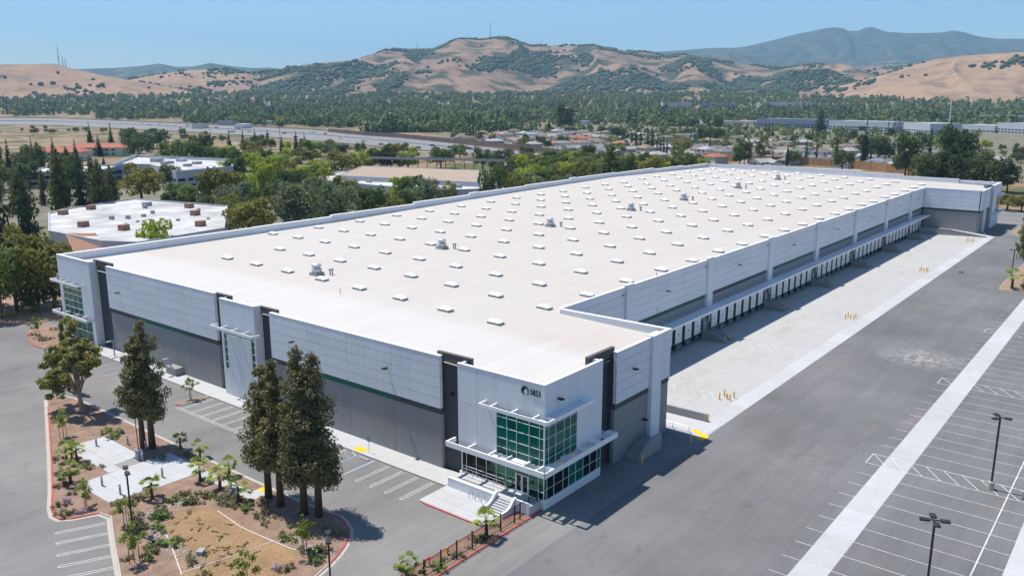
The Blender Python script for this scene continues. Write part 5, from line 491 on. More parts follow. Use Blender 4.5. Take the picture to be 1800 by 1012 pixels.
def nearfar(x, y, d):                                       # close in front of a far industrial building
    for a, b, *_ in FARB:
        p = Vector((x, y)); A = Vector(a); B = Vector(b); t = min(1, max(0, (p-A).dot(B-A)/(B-A).length_squared))
        if (p-A.lerp(B, t)).length < d: return True
    return False
# far woodland: reads as one mass
def woodland():
    r = np.random.RandomState(8); Vs = []; Fs = []; Vd = []; Fd = []; nv = [0, 0]
    cnt = 0; fa = [(math.atan2(p[1]-cam.location.y, p[0]-cam.location.x), math.hypot(p[1]-cam.location.y, p[0]-cam.location.x)) for p in FREEWAY_FAR]; FA = [-p[0] for p in fa]; FD = [p[1] for p in fa]; FA0 = .66
    while cnt < 8200:
        D = 1/r.uniform(1/3700., 1/1150.); a = 0.67+r.uniform(-.58, .62); x = cam.location.x+D*math.cos(a); y = cam.location.y+D*math.sin(a)
        dm = float(np.interp(-a, FA, FD)) if a > FA0 else 1330.
        if D < dm+70: continue
        dens = noise.noise(Vector((x/160, y/160, 2)))+.4*noise.noise(Vector((x/50, y/50, 7)))
        if dens < (-.42 if D > dm+420 else .02): continue
        if x*UX+y*UY > 3250: continue
        if any((x-q[0]+18*UX)**2+(y-q[1]+18*UY)**2 < 900 for q in LOWB): continue
        if nearfar(x, y, 55): continue
        cnt += 1; con = r.rand() < .10+.3*(noise.noise(Vector((x/300, y/300, 4))))
        h = r.uniform(7, 17) if not con else r.uniform(12, 25); wd = h*(r.uniform(.8, 1.35) if not con else r.uniform(.25, .38)); n = 56
        t = r.rand(n)
        if con: z = .05+.95*t; rad = .5*(1-t)**.8+.03
        else: z = .12+.88*t; rad = .5*np.sqrt(np.maximum(.04, 1-((t-.45)/.56)**2))
        th = r.uniform(0, 6.283, n); P = np.stack([np.cos(th)*rad*wd, np.sin(th)*rad*wd, z*h], 1)*np.array([.85, .85, 1])+np.array([x, y, terr(x, y)])
        nr = np.stack([np.cos(th), np.sin(th), r.uniform(-.1, 1.2, n)], 1)+r.normal(size=(n, 3))*.3; nr /= np.linalg.norm(nr, axis=1)[:, None]
        A = np.cross(nr, r.normal(size=(n, 3))); A /= np.linalg.norm(A, axis=1)[:, None]; B = np.cross(nr, A); s = (wd*.13 if not con else wd*.22)*(0.6+.8*r.rand(n, 1))
        V = np.stack([P-A*s, P-B*s, P+A*s, P+B*s], 1).reshape(-1, 3); i = 1 if con else 0
        (Vs, Vd)[i].append(V); (Fs, Fd)[i].append(np.arange(4*n).reshape(n, 4)+nv[i]); nv[i] += 4*n
    for nm, V, F, mt, lb in (('broadleaf_woodland', Vs, Fs, 'f_far', 'dense band of leafy valley trees below the hills'), ('conifer_woodland', Vd, Fd, 'f_fardark', 'dark conifers in the wooded valley band below the hills')):
        tag(link(bpy.data.objects.new(nm, np_mesh(nm, np.concatenate(V), np.concatenate(F), mt))), lb, 'woodland', kind='stuff')
woodland()

def yard_woods():                                           # the many small far garden trees between the far houses
    r = np.random.RandomState(5); Vs = []; k = 0; n = 60
    while k < 700:
        D = 1/r.uniform(1/1750., 1/760.); a = .67+r.uniform(-.50, .07); x = cam.location.x+D*math.cos(a); y = cam.location.y+D*math.sin(a)
        if D < 1000 and a > .56: continue
        if any((x-h[0])**2+(y-h[1])**2 < 100 for h in HOUSES): continue
        if nearfar(x, y, 26): continue
        k += 1; h = r.uniform(4, 9); wd = h*r.uniform(.7, 1.15); t = r.rand(n); z = .1+.9*t; rad = .5*np.sqrt(np.maximum(.04, 1-((t-.45)/.56)**2)); th = r.uniform(0, 6.283, n)
        P = np.stack([np.cos(th)*rad*wd, np.sin(th)*rad*wd, z*h], 1)+np.array([x, y, terr(x, y)]); nr = np.stack([np.cos(th), np.sin(th), r.uniform(0, 1.2, n)], 1)+r.normal(size=(n, 3))*.3; nr /= np.linalg.norm(nr, axis=1)[:, None]
        A = np.cross(nr, r.normal(size=(n, 3))); A /= np.linalg.norm(A, axis=1)[:, None]; B = np.cross(nr, A); s = wd*.16*(.6+.8*r.rand(n, 1)); Vs.append(np.stack([P-A*s, P-B*s, P+A*s, P+B*s], 1).reshape(-1, 3))
    V = np.concatenate(Vs); tag(link(bpy.data.objects.new('garden_trees', np_mesh('garden_trees', V, np.arange(len(V)).reshape(-1, 4), 'f_far'))), 'small far garden trees filling the gaps between suburban houses', 'trees', kind='stuff')
yard_woods()
# ---------------------------------------------------------------- paving
court = struct('truck_court', MB().sheet([(-85, -112), (252.5, -112), (252.5, -5.0), (-85, -5.0)], 0.0), 'asphalt')
lot = struct('parking_lot', MB().sheet([(-85, -5.0), (30.4, -5.0), (30.4, 170), (-85, 170)], 0.0), 'lot')
struct('side_drive', MB().sheet([(30.4, 115), (318, 115), (318, 166), (30.4, 166)], 0.0), 'lot')
struct('end_drive', MB().sheet([(252.5, -112), (318, -112), (318, 115), (252.5, 115)], 0.0), 'lot')
def zf(y): return 0.012-0.65*min(1, max(0, y/18.6))
struct('office_grounds', MB().sheet([(-60, 166.2), (318, 166.2), (330, 330), (240, 520), (60, 520), (-60, 300)], 0.0), 'garden')
YE = [-5.0, -2.1, 3.1, 8.3, 13.4, 18.55]
apron = struct('dock_apron', MB().add([(30.4, -5, -.06), (252, -5, -.06), (252, 0, -.08), (30.4, 0, -.08), (30.4, 18.6, zf(18.6)-.06), (252, 18.6, zf(18.6)-.06)], [(0, 1, 2, 3), (3, 2, 5, 4)]), 'joint')
for r in range(5):
    y0, y1 = YE[r]+.008, YE[r+1]-.008; dx = 7.36
    me = MB().add([(0, y0, zf(y0)), (dx-.016, y0, zf(y0)), (dx-.016, y1, zf(y1)), (0, y1, zf(y1)), (0, y0, zf(y0)-.1), (dx-.016, y0, zf(y0)-.1), (dx-.016, y1, zf(y1)-.1), (0, y1, zf(y1)-.1)],
        [(0, 1, 2, 3), (0, 4, 5, 1), (1, 5, 6, 2), (2, 6, 7, 3), (3, 7, 4, 0)]).mesh('slab', 'strip' if r == 0 else 'apron')
    for i in range(30): inst('slab', me, apron, (30.42+dx*i, 0, 0))
def strip(y0, y1, x0, x1, name):
    s = struct(name, MB().sheet([(x0, y0), (x1, y0), (x1, y1), (x0, y1)], 0.003), 'joint'); me = MB().box((0, y0, -.05), (7.14, y1, .009)).mesh('slab', 'strip')
    for i in range(int((x1-x0)/7.17)): inst('slab', me, s, (x0+7.17*i+.01, 0, 0))
strip(-29.9, -26.75, -28, 166, 'trailer_pad_strip'); strip(-46.6, -43.4, -14, 120, 'trailer_pad_strip')
LN = {}
def stripe(parent, p, q, wd=.1, z=0.013, mat='paint'):
    p = Vector((*p, 0)); q = Vector((*q, 0)); d = q-p; L = round(d.length, 2)
    me = LN.get((L, wd, mat)) or LN.setdefault((L, wd, mat), MB().add([(0, -wd/2, 0), (L, -wd/2, 0), (L, wd/2, 0), (0, wd/2, 0)], [(0, 1, 2, 3)]).mesh('painted_stripe', mat))
    return inst('painted_stripe', me, parent, (p.x, p.y, z), math.atan2(d.y, d.x))
HX = [(36.4, 39.85), (75.85, 79.35), (115.6, 119.05)]
for k in range(-7, 46):
    x = .51+3.585*k
    if any(a-1 < x < b+1 for a, b in HX): continue
    stripe(court, (x, -24.9), (x, -58), .085)
stripe(court, (-20, -40.95), (165, -40.95), .14, .017)
for a, b in HX:
    stripe(court, (a, -24.9), (a, -58), .12); stripe(court, (b, -24.9), (b, -58), .12); stripe(court, (a, -24.9), (b, -24.9), .12, .017)
    for i in range(15): y = -26.1-2.1*i; stripe(court, (a, y-1.4), (b, y+1.1), .1, .021)
DK = [49.3, 80.4, 111.5, 142.4, 174.0, 205.3, 234.3]
for P in DK:
    a, b = P-4.0, P-.6
    for x in (a, b): 
        for (y0, y1) in ((-2.0, 3.05), (3.15, 8.25), (8.35, 12.4)):
            o = stripe(apron, (x, y0), (x, y1), .1, 0); o.location.z = zf(y0)+.012; o.rotation_euler = (0, math.atan2(zf(y0)-zf(y1), y1-y0), math.pi/2)
    stripe(apron, (a, -2.0), (b, -2.0), .1, .03)
    for i in range(8):
        y = 11-1.7*i; me = MB().add([(a, y-2.3, zf(y-2.3)+.016), (a+.14, y-2.3, zf(y-2.3)+.016), (b, y, zf(y)+.016), (b-.14, y, zf(y)+.016)], [(0, 1, 2, 3)])
        if y > -.4: me.build('painted_stripe', 'paint', apron)
# car stalls in front of the facade and along the left drive: double lines with a rounded end
def hairpin(parent, p, q, gap=.42, wd=.1):
    p = Vector((*p, 0)); q = Vector((*q, 0)); d = (q-p).normalized(); n = Vector((-d.y, d.x, 0))
    ol = [q+n*gap/2, p+n*gap/2]+[p-d*(math.sin(t)*gap/2)+n*(math.cos(t)*gap/2) for t in np.linspace(.3, 2.84, 7)]+[p-n*gap/2, q-n*gap/2]
    mb = MB(); V = []
    for i, c in enumerate(ol):
        a = ol[max(0, i-1)]; b = ol[min(len(ol)-1, i+1)]; t = (b-a).normalized(); m = Vector((-t.y, t.x, 0)); V += [c-m*wd/2, c+m*wd/2]
    mb.add([(v.x, v.y, .013) for v in V], [(2*i, 2*i+2, 2*i+3, 2*i+1) for i in range(len(ol)-1)]); mb.build('painted_stripe', 'paint', parent)
for y in (22.6, 20.05, 17.45, 14.85): hairpin(lot, (-8.0, y), (-2.7, y))
for y in (62.1, 59.5, 56.9, 54.2, 51.5, 48.8, 46.2, 43.6, 41.0, 38.4, 35.8): stripe(lot, (-7.9, y+.2), (-2.7, y+.2)); stripe(lot, (-7.9, y-.2), (-2.7, y-.2))
stripe(lot, (-8.0, 63.3), (-8.0, 34), .1, .017); stripe(lot, (-8.4, 63.3), (-8.4, 34), .1, .017)
for a, b, m in (((-7.95, 25.4), (-2.73, 25.4), 'bluepaint'), ((-7.95, 25.2), (-2.73, 25.2), 'paint'), ((-7.95, 30.9), (-2.6, 30.9), 'paint'), ((-7.95, 28.3), (-2.5, 28.3), 'bluepaint'), ((-8.1, 26.2), (-8.1, 30), 'paint')): stripe(lot, a, b, .13, .021, m)
for i in range(5): stripe(lot, (-7.6+i*1.1, 28.4), (-6.4+i*1.1, 30.8), .1, .026, 'bluepaint' if i % 2 else 'paint')
for i in range(5): stripe(lot, (-15.6+i*.1, 27+.9*i), (-9.0, 27+.9*i), .1, .026, 'paint') if i in (0, 2) else None
for y in (95, 92.2, 89.4, 86.6): stripe(lot, (-8, y), (-2.9, y), .12, .017, 'bluepaint' if y in (95, 89.4) else 'paint')
for a, b in (((-36.79, 38.34), (-32.48, 36.34)), ((-37.73, 36.07), (-33.48, 33.97)), ((-38.75, 33.51), (-34.5, 31.43)), ((-39.67, 31.19), (-35.51, 29.06)), ((-40.6, 28.85), (-36.4, 26.75)), ((-41.6, 26.4), (-37.4, 24.3))): hairpin(lot, a, b, .38)
# ---------------------------------------------------------------- islands, kerbs, walks
def inset(poly, d):
    n = len(poly); out = []; a = sum(poly[i][0]*poly[(i+1)%n][1]-poly[(i+1)%n][0]*poly[i][1] for i in range(n)); sg = 1 if a > 0 else -1
    for i in range(n):
        p = Vector(poly[i-1]); c = Vector(poly[i]); q = Vector(poly[(i+1)%n]); e1 = (c-p).normalized(); e2 = (q-c).normalized()
        n1 = Vector((-e1.y, e1.x))*sg; n2 = Vector((-e2.y, e2.x))*sg; m = (n1+n2); m = m/max(.35, m.dot(n1)) if m.length > 1e-6 else n1
        out.append((c.x+m.x*d, c.y+m.y*d))
    return out
def smooth(poly, k=1):
    for _ in range(k):
        n = len(poly); o = []
        for i in range(n):
            a = Vector(poly[i]); b = Vector(poly[(i+1)%n]); o += [tuple(a.lerp(b, .22)), tuple(a.lerp(b, .78))]
        poly = o
    return poly
def ring(name, outer, d, z0, z1, mat, parent, cond=None):
    inner = inset(outer, d); n = len(outer); mb = MB()
    for i in range(n):
        j = (i+1) % n
        if cond and not cond(Vector(outer[i]).lerp(Vector(outer[j]), .5)): continue
        a, b, c, e = outer[i], outer[j], inner[j], inner[i]
        mb.add([(*a, z0), (*b, z0), (*b, z1), (*a, z1), (*e, z1), (*c, z1), (*e, z0), (*c, z0)], [(0, 1, 2, 3), (3, 2, 5, 4), (4, 5, 7, 6)])
    return mb.build(name, mat, parent)
def bed(name, outline, mat, gutter=True, redcond=None, sm=1, zt=.13):
    o = smooth(outline, sm); b = struct(name, MB().sheet(inset(o, .2), zt-.02), mat)
    if redcond is None: ring('kerb', o, .17, 0, zt, 'curb', b)
    else:
        ring('kerb', o, .17, 0, zt, 'red', b, redcond); ring('kerb', o, .17, 0, zt, 'curb', b, lambda c: not redcond(c))
    if gutter: ring('gutter', inset(o, -.42), .40, 0, .018, 'curb', b)
    return b
ISL = [(-18.6, 83.2), (-16.2, 81.2), (-16.0, 71.4), (-16.1, 50), (-16.1, 30.4), (-16.0, 23.6), (-15.7, 19.2), (-15.4, 16.6), (-17.1, 13.2), (-20.1, 11.2), (-23.0, 10.0), (-30, 8.2), (-44, 8), (-43, 11), (-36.9, 24.6), (-33.9, 31.9), (-30.9, 38.6), (-35.3, 40.6), (-35.5, 43), (-31.8, 51.1), (-20.9, 77.5)]
isl = bed('planting_island', ISL, 'mulch', True, lambda c: c.x < -20 and c.y > 39.5 or (c.y < 19 and c.x > -22))
bas = struct('dry_basin', MB().sheet(smooth(BASIN, 2), .116), 'basin')
LEFT = [(-4.3, 124.8), (-6.4, 119.4), (-7.7, 113.7), (-6.9, 110), (-3.6, 103), (-2.9, 97), (.9, 96.4), (.5, 120), (2, 128), (-1, 130)]
lb = bed('corner_bed', LEFT, 'mulch', False, lambda c: c.x < -3.5)
bed('driveway_bed', [(-30, 150), (-5.2, 136.6), (-.2, 130.8), (4.2, 132.6), (14, 132), (40, 136), (40, 166), (-30, 166)], 'soil', False, lambda c: c.y < 140)
bed('parking_finger', [(-8.0, 64.0), (-7.2, 65.1), (-2.5, 64.5), (-2.5, 63.2), (-7.2, 63.3)], 'mulch', False, lambda c: c.x < -6.8)
bed('fence_bed', [(-.1, .1), (-17, .1), (-40, .3), (-40, 2.6), (-17.6, 2.95), (-7.9, 2.95), (-7.1, 2.2), (-4.5, 2.1), (-.1, 1.5)], 'mulch', False, lambda c: True, 0)
bed('right_bed', [(159.6, -21.4), (163, -19.9), (203, -20), (240, -20.2), (240, -34), (161, -34)], 'soil', False, None, 1)
bed('far_bed', [(257, -26), (257, -7), (286, -9), (316, -9), (316, -40), (290, -40)], 'soil', False, None, 1)
def paved(name, polys, mat, z, cells=None):
    s = struct(name, MB().sheet(polys, z-.03), 'joint'); return s
def walk(name, x0, x1, y0, y1, nx, ny, z, mat='walk'):
    s = struct(name, MB().box((x0, y0, 0), (x1, y1, z-.012)), 'joint'); dx = (x1-x0)/nx; dy = (y1-y0)/ny; me = MB().box((.008, .008, -.06), (dx-.008, dy-.008, 0)).mesh('slab', mat)
    for i in range(nx):
        for j in range(ny): inst('slab', me, s, (x0+dx*i, y0+dy*j, z))
    return s
sw = walk('sidewalk', -2.45, 1.2, 13.0, 96.3, 1, 34, .14)
walk('sidewalk', -2.45, .75, 96.4, 104, 1, 3, .15)
# entry plaza with a rounded red kerb corner
EP = [(-2.46, 12.98), (-6.4, 12.7), (-6.95, 12.55), (-7.15, 12.1), (-7.2, 11.5), (-7.2, 4.0), (-7.0, 3.3), (-6.6, 3.0), (-.2, 2.9), (-.2, 12.98)]
ep = struct('entry_plaza', MB().prism(EP, 0, .125), 'joint')
ring('kerb', inset(EP, -.16), .15, 0, .14, 'red', ep, lambda c: c.x < -6.2 and c.y < 12.4)
PX = [-7.15, -5.5, -3.85, -2.2, -.25]; PY = [3.1, 5.5, 8.0, 10.4, 12.9]
for i in range(4):
    for j in range(4): MB().box((PX[i]+.01, PY[j]+.01, .05), (PX[i+1]-.01, PY[j+1]-.01, .14)).build('slab', 'walk', ep)
# plaza in the island
pz = struct('garden_plaza', MB().box((-29.5, 41, 0), (-18.5, 47.8, .125)).box((-25.6, 48.3, 0), (-21.2, 59.6, .12)), 'joint')
def quadslabs(c, nu, nv, z=.15):
    P = [Vector((*p, 0)) for p in c]
    for i in range(nu):
        for j in range(nv):
            def B(u, v): return (P[0]*(1-u)+P[1]*u)*(1-v)+(P[3]*(1-u)+P[2]*u)*v
            e = .0035
            q = [B((i+e)/nu, (j+e)/nv), B((i+1-e)/nu, (j+e)/nv), B((i+1-e)/nu, (j+1-e)/nv), B((i+e)/nu, (j+1-e)/nv)]
            MB().prism([(v.x, v.y) for v in q], .06, z).build('slab', 'walk', pz)
quadslabs([(-24.3, 60.6), (-20.7, 60.4), (-20.8, 50.4), (-24.5, 50.2)], 2, 4)
quadslabs([(-26.0, 59.3), (-24.4, 60.5), (-24.5, 48.3), (-26.05, 48.4)], 1, 5)
quadslabs([(-30.0, 48.3), (-24.5, 48.3), (-24.6, 40.2), (-30.0, 40.6)], 3, 4)
quadslabs([(-24.5, 48.3), (-18.05, 48.2), (-17.9, 39.6), (-24.6, 39.8)], 3, 4)
quadslabs([(-19.6, 39.5), (-18.1, 39.5), (-17.9, 30.0), (-19.4, 30.0)], 1, 5)
quadslabs([(-19.4, 30.0), (-16.6, 30.0), (-16.6, 28.0), (-19.3, 28.0)], 2, 1)
def pad(name, poly, z, label):
    o = MB().prism(poly, z-.05, z+.012).build(name, 'yellowpad'); return tag(o, label, 'tactile pad', 'yellow tactile paving pads')
pad('tactile_pad', [(-17.3, 29.9), (-16.35, 29.9), (-16.35, 28.1), (-17.3, 28.1)], .155, 'yellow tactile pad where the garden path meets the aisle')
pad('tactile_pad', [(-2.2, 30.1), (-1.1, 30.1), (-1.1, 28.2), (-2.2, 28.2)], .145, 'yellow tactile pad on the sidewalk beside the disabled sign')
pad('tactile_pad', [(29.7, -5.3), (31.5, -5.4), (33.0, -2.5), (31.9, -2.5), (31.2, -4.3), (29.9, -4.2)], .05, 'bright yellow tactile corner at the end of the near dock ramp')
for (x, y, z, lb_) in ((30.0, 1.2, .05, 0),): pass
# near ramp beside the dock: ramp slab, barrier wall, rails
struct('ramp_slab', MB().prism([(30.45, -4.6), (36.3, -4.9), (36.3, 6), (30.45, 6)], .02, .045), 'strip')
# ---------------------------------------------------------------- the warehouse
WH = thing('warehouse', (0, 0, 0), 0, 'vast white-roofed concrete warehouse numbered 5853 with green glass corner office', 'warehouse')
def zL(x): return float(np.interp(x, [0, 20, 70, 122, 202, 286], [16.1, 16.0, 16.2, 17.2, 18.1, 16.6]))
def ss(a, b, x):
    t = min(1, max(0, (x-a)/(b-a))); return t*t*(3-2*t)
def roofz(x, y):
    t = min(1, max(0, (y-18)/100.)); z = 14.3+t*(zL(x)-1.5-14.3)+.8*4*t*(1-t)*ss(0, 30, x)*ss(0, 20, 286-x)
    return z-(.55*(18-y)/18 if y < 18 else 0)
def roof():
    xs = sorted(set([1.1, 29.45, 252.3, 284.9]+[round(v, 2) for v in np.linspace(6, 280, 72)])); ys = sorted(set([1.1, 18.9, 117.6]+[round(v, 2) for v in np.linspace(5, 114, 34)]))
    V = []; F = []
    for x in xs:
        for y in ys: V.append((x, y, roofz(x, y)))
    n = len(ys)
    for i in range(len(xs)-1):
        for j in range(n-1):
            if 29.4 < (xs[i]+xs[i+1])/2 < 252.3 and (ys[j]+ys[j+1])/2 < 18.9: continue
            F.append((i*n+j, (i+1)*n+j, (i+1)*n+j+1, i*n+j+1))
    me = np_mesh('roof', V, F, 'roof'); me.polygons.foreach_set('use_smooth', [True]*len(me.polygons)); link(bpy.data.objects.new('roof', me), WH)
roof()
MB().prism([(1.6, 1.6), (28.9, 1.6), (28.9, 19.1), (252.9, 19.1), (252.9, 1.6), (284.6, 1.6), (284.6, 117.4), (1.6, 117.4)], -1.5, 13.2).build('wall_core', 'dark', WH)
# wall runs: u runs along the wall, n is the outward normal axis
PM = {}
def slabpiece(name, face, u0, u1, z0, z1, t, mat, gap=.02):
    """one precast panel piece on a wall; face = ('x'|'y', plane, outward sign)"""
    ax, pl, sg = face; key = (ax, sg, round(u1-u0, 2), round(z1-z0, 2), t, mat)
    if key not in PM:
        g = gap; a, b = (0, -sg*t)
        PM[key] = (MB().box((a, g, g), (b, u1-u0-g, z1-z0-g)) if ax == 'x' else MB().box((g, a, g), (u1-u0-g, b, z1-z0-g))).mesh(name, mat)
    return inst(name, PM[key], WH, (pl, u0, z0) if ax == 'x' else (u0, pl, z0))
def wall_run(face, edges, ztop, bands, lower='grey', z0=0.0, wp=.22):
    """edges: joints along the wall; bands: colour of the stripe above each panel"""
    ax, pl, sg = face; n = len(edges)-1; rows = np.linspace(8.15, ztop, 6)
    for i in range(n):
        u0, u1 = edges[i], edges[i+1]
        slabpiece('wall_panel', (ax, pl, sg), u0, u1, z0, 3.95, .5, lower); slabpiece('wall_panel', (ax, pl, sg), u0, u1, 3.95, 7.35, .5, lower)
        slabpiece('stripe_panel', (ax, pl-sg*-.06, sg), u0, u1, 7.35, 8.15, .5, bands[i], .004)
        for k in range(5): slabpiece('wall_panel', (ax, pl+sg*wp, sg), u0, u1, float(rows[k]), float(rows[k+1]), .5, 'white')
    u0, u1 = edges[0], edges[-1]
    a = (pl+sg*(wp+.03), u0-.02, ztop-.02) if ax == 'x' else (u0-.02, pl+sg*(wp+.03), ztop-.02)
    b = (pl-sg*.34, u1+.02, ztop+.05) if ax == 'x' else (u1+.02, pl-sg*.34, ztop+.05)
    box('parapet_cap', a, b, 'trim', WH)
FX = ('x', .95, -1)
wall_run(FX, [16.6, 25.15, 33.8, 42.4, 51.0], 15.0, ['band', 'green', 'green', 'band'])
wall_run(FX, [65.2, 73.9, 82.6, 91.3, 100.0], 15.9, ['band', 'green', 'green', 'band'])
def backing(a, b, mat='dark'): return box('wall_backing', a, b, mat, WH)
backing((1.42, 16.7, 0), (1.58, 50.9, 14.6)); backing((1.42, 65.3, 0), (1.58, 99.9, 15.4))
for y0, y1, zt in ((13.0, 16.6, 15.45), (51.0, 53.8, 15.5), (62.7, 65.2, 15.9), (100.0, 104.8, 16.5)):      # dark recesses with T-shaped caps
    box('recess_panel', (1.50, y0-.3, 0), (1.64, y1+.3, zt-.5), 'dark', WH)
    box('recess_cap', (1.30, y0-1.1, zt-1.2), (1.75, y1+.9, zt-.12), 'capbrown', WH); box('cap_edge', (1.27, y0-1.13, zt-.12), (1.78, y1+.93, zt-.06), 'capbrown', WH)
# side wall of the near wing
FY = ('y', .45, -1)
wall_run(FY, [15.6, 24.1], 15.0, ['band']); wall_run(FY, [26.7, 29.8], 15.0, ['band'])
box('pilaster', (24.15, -.15, 0), (26.65, .9, 15.2), 'white', WH); box('pilaster_cap', (24.1, -.2, 15.2), (26.7, .95, 15.27), 'trim', WH)
backing((15.7, .96, 0), (29.7, 1.58, 14.6))
box('recess_panel', (11.6, 1.50, 0), (15.9, 1.62, 14.8), 'dark', WH); box('recess_cap', (10.6, 1.25, 14.2), (16.6, 1.7, 15.3), 'capbrown', WH); box('cap_edge', (10.57, 1.22, 15.3), (16.63, 1.73, 15.36), 'capbrown', WH)
# return wall of the near wing and the inner parapets
box('parapet_wall', (29.3, 1.0, 0), (29.78, 18.6, 14.95), 'white', WH); box('parapet_cap', (29.25, .3, 14.95), (29.83, 18.9, 15.03), 'trim', WH)
for i, (y0, y1) in enumerate(((.68, 6.6), (6.6, 12.6), (12.6, 18.6))): slabpiece('wall_panel', ('x', 29.95, 1), y0, y1, 8.15, 14.9, .15, 'white'); slabpiece('wall_panel', ('x', 29.95, 1), y0, y1, -.6, 8.15, .15, 'grey')
# dock wall
FD = ('y', 18.85, -1); bnd = ['band', 'green', 'band', 'green', 'green', 'band', 'green', 'band']
ED = [29.9]+DK+[252.0]
for i in range(8):
    n = 2; es = np.linspace(ED[i], ED[i+1], 4 if ED[i+1]-ED[i] > 24 else 3); rows = np.linspace(8.15, 15.0, 6)
    for a, b in zip(es[:-1], es[1:]):
        a, b = float(a), float(b); slabpiece('wall_panel', FD, a, b, 5.0, 7.35, .4, 'dockgrey'); slabpiece('wall_panel', FD, a, b, -.75, 5.0, .4, 'dockgrey'); slabpiece('stripe_panel', ('y', 18.81, -1), a, b, 7.35, 8.15, .4, bnd[i], .004)
        for k in range(5): slabpiece('wall_panel', ('y', 18.6, -1), a, b, float(rows[k]), float(rows[k+1]), .5, 'white')
    box('parapet_cap', (ED[i]+.01, 18.55, 15.0), (ED[i+1]-.01, 19.0, 15.06), 'trim', WH)
for i, P in enumerate(DK):
    box('pilaster', (P-1.15, 18.2, 5.6), (P+1.15, 18.95, 15.35), 'white', WH); box('pilaster_cap', (P-1.2, 18.15, 15.35), (P+1.2, 19.0, 15.42), 'trim', WH)
    box('scupper', (P-2.2, 18.35, 13.6), (P-1.4, 18.6, 13.85), 'steel', WH)
    sc_ = ED[i]+(ED[i+1]-ED[i])*.5
lightm = MB().box((-.28, -.75, -.05), (.28, -.1, .08)).box((-.06, -.12, -.12), (.06, 0, .12)).mesh('wall_light', 'black')
for i in range(8): inst('wall_light', lightm, WH, ((ED[i]+ED[i+1])/2-3, 18.1, 12.0))
inst('wall_light', lightm, WH, (19.6, .2, 11.9))
for y, x in ((45.5, .7), (95.8, .7), (26, .7)): inst('wall_light', lightm, WH, (x, y, 11.6), -math.pi/2)
inst('wall_light', lightm, WH, (1.5, 15.0, 10.3), -math.pi/2); inst('wall_light', lightm, WH, (23.0, .42, 3.9))
inst('wall_light', lightm, WH, (2.6, 0, 12.8)).material_slots[0].link = 'OBJECT'
cn = MB().box((47, 16.0, 5.35), (251.9, 18.44, 5.52)).build('dock_canopy', 'white', WH); MB().box((46.95, 15.9, 5.25), (251.95, 16.0, 5.66)).build('canopy_fascia', 'trim', WH)
# dock doors
dm = MB().box((-1.35, -.07, 0), (1.35, .05, 3.2)).mesh('dock_door', 'trim'); fm = MB().box((-1.55, -.03, -.05), (1.95, .04, 3.45)).mesh('shelter_shade_frame', 'bronze')  # dark frame paints in recess shade along with the shelter, offset to show right
wm = MB().box((-.16, -.10, 1.55), (.16, -.06, 1.8)).mesh('door_window', 'black'); bmn = MB().box((-.14, -.28, 0), (.14, 0, .85)).mesh('dock_bumper', 'rubber'); lv = MB().box((-1.1, -.12, -.28), (1.1, .03, -.04)).mesh('leveler_lip', 'black')
sg = MB().box((-.15, -.05, -.4), (.15, 0, .4)).mesh('dock_light', 'black')
for P in DK:
    for k in range(7):
        x = P+2.9+3.93*k
        if x > 250: break
        d = inst('dock_door', dm, WH, (x, 18.42, .75)); inst('shelter_shade_frame', fm, d); inst('door_window', wm, d); inst('leveler_lip', lv, d)
        inst('dock_bumper', bmn, d, (-1.45, -.02, -.85)); inst('dock_bumper', bmn, d, (1.65, -.02, -.85))
    e = box('personnel_door', (P-2.0, 18.36, .75), (P-1.0, 18.5, 2.9), 'galv', WH)
    box('louver', (P+.2, 18.36, 2.2), (P+1.0, 18.5, 4.4), 'galv', WH)
# far wing: lit end wall facing the dock, side wall, far tower
FE = ('x', 252.0, -1)
for y0, y1 in ((1.0, 6.8), (6.8, 12.7), (12.7, 18.5)):
    for k in range(5): slabpiece('wall_panel', ('x', 251.9, -1), y0, y1, 8.15+1.37*k, 9.52+1.37*k, .5, 'white')
    slabpiece('stripe_panel', ('x', 252.15, -1), y0, y1, 7.5, 8.15, .4, 'band', .004); slabpiece('wall_panel', FE, y0, y1, -.7, 7.5, .5, 'grey')
box('parapet_cap', (251.85, .3, 15.0), (252.5, 18.9, 15.07), 'trim', WH)
wall_run(FY, [252.1, 257.4], 15.0, ['band']); wall_run(FY, [259.5, 267.0], 15.0, ['band']); box('pilaster', (257.4, -.1, 0), (259.5, .9, 15.2), 'white', WH)
backing((252.3, .96, 0), (284.4, 1.58, 14.6)); box('recess_cap', (266, 1.2, 14.2), (272.5, 1.7, 15.4), 'dark', WH)
box('tower_wall', (271, 0, 0), (286.2, .8, 15.4), 'white', WH); box('tower_wall', (285.4, .8, 0), (286.2, 14, 15.4), 'white', WH)
for i in range(4): box('pane', (278.4+1.7*i+.05, -.03, 5), (278.4+1.7*(i+1)-.05, .02, 11), 'dglass', WH)
box('canopy_frame', (272, -1.6, 4.9), (287, -.01, 5.4), 'white', WH); box('canopy_frame', (277, -1.3, 11.1), (287, -.01, 11.4), 'white', WH)
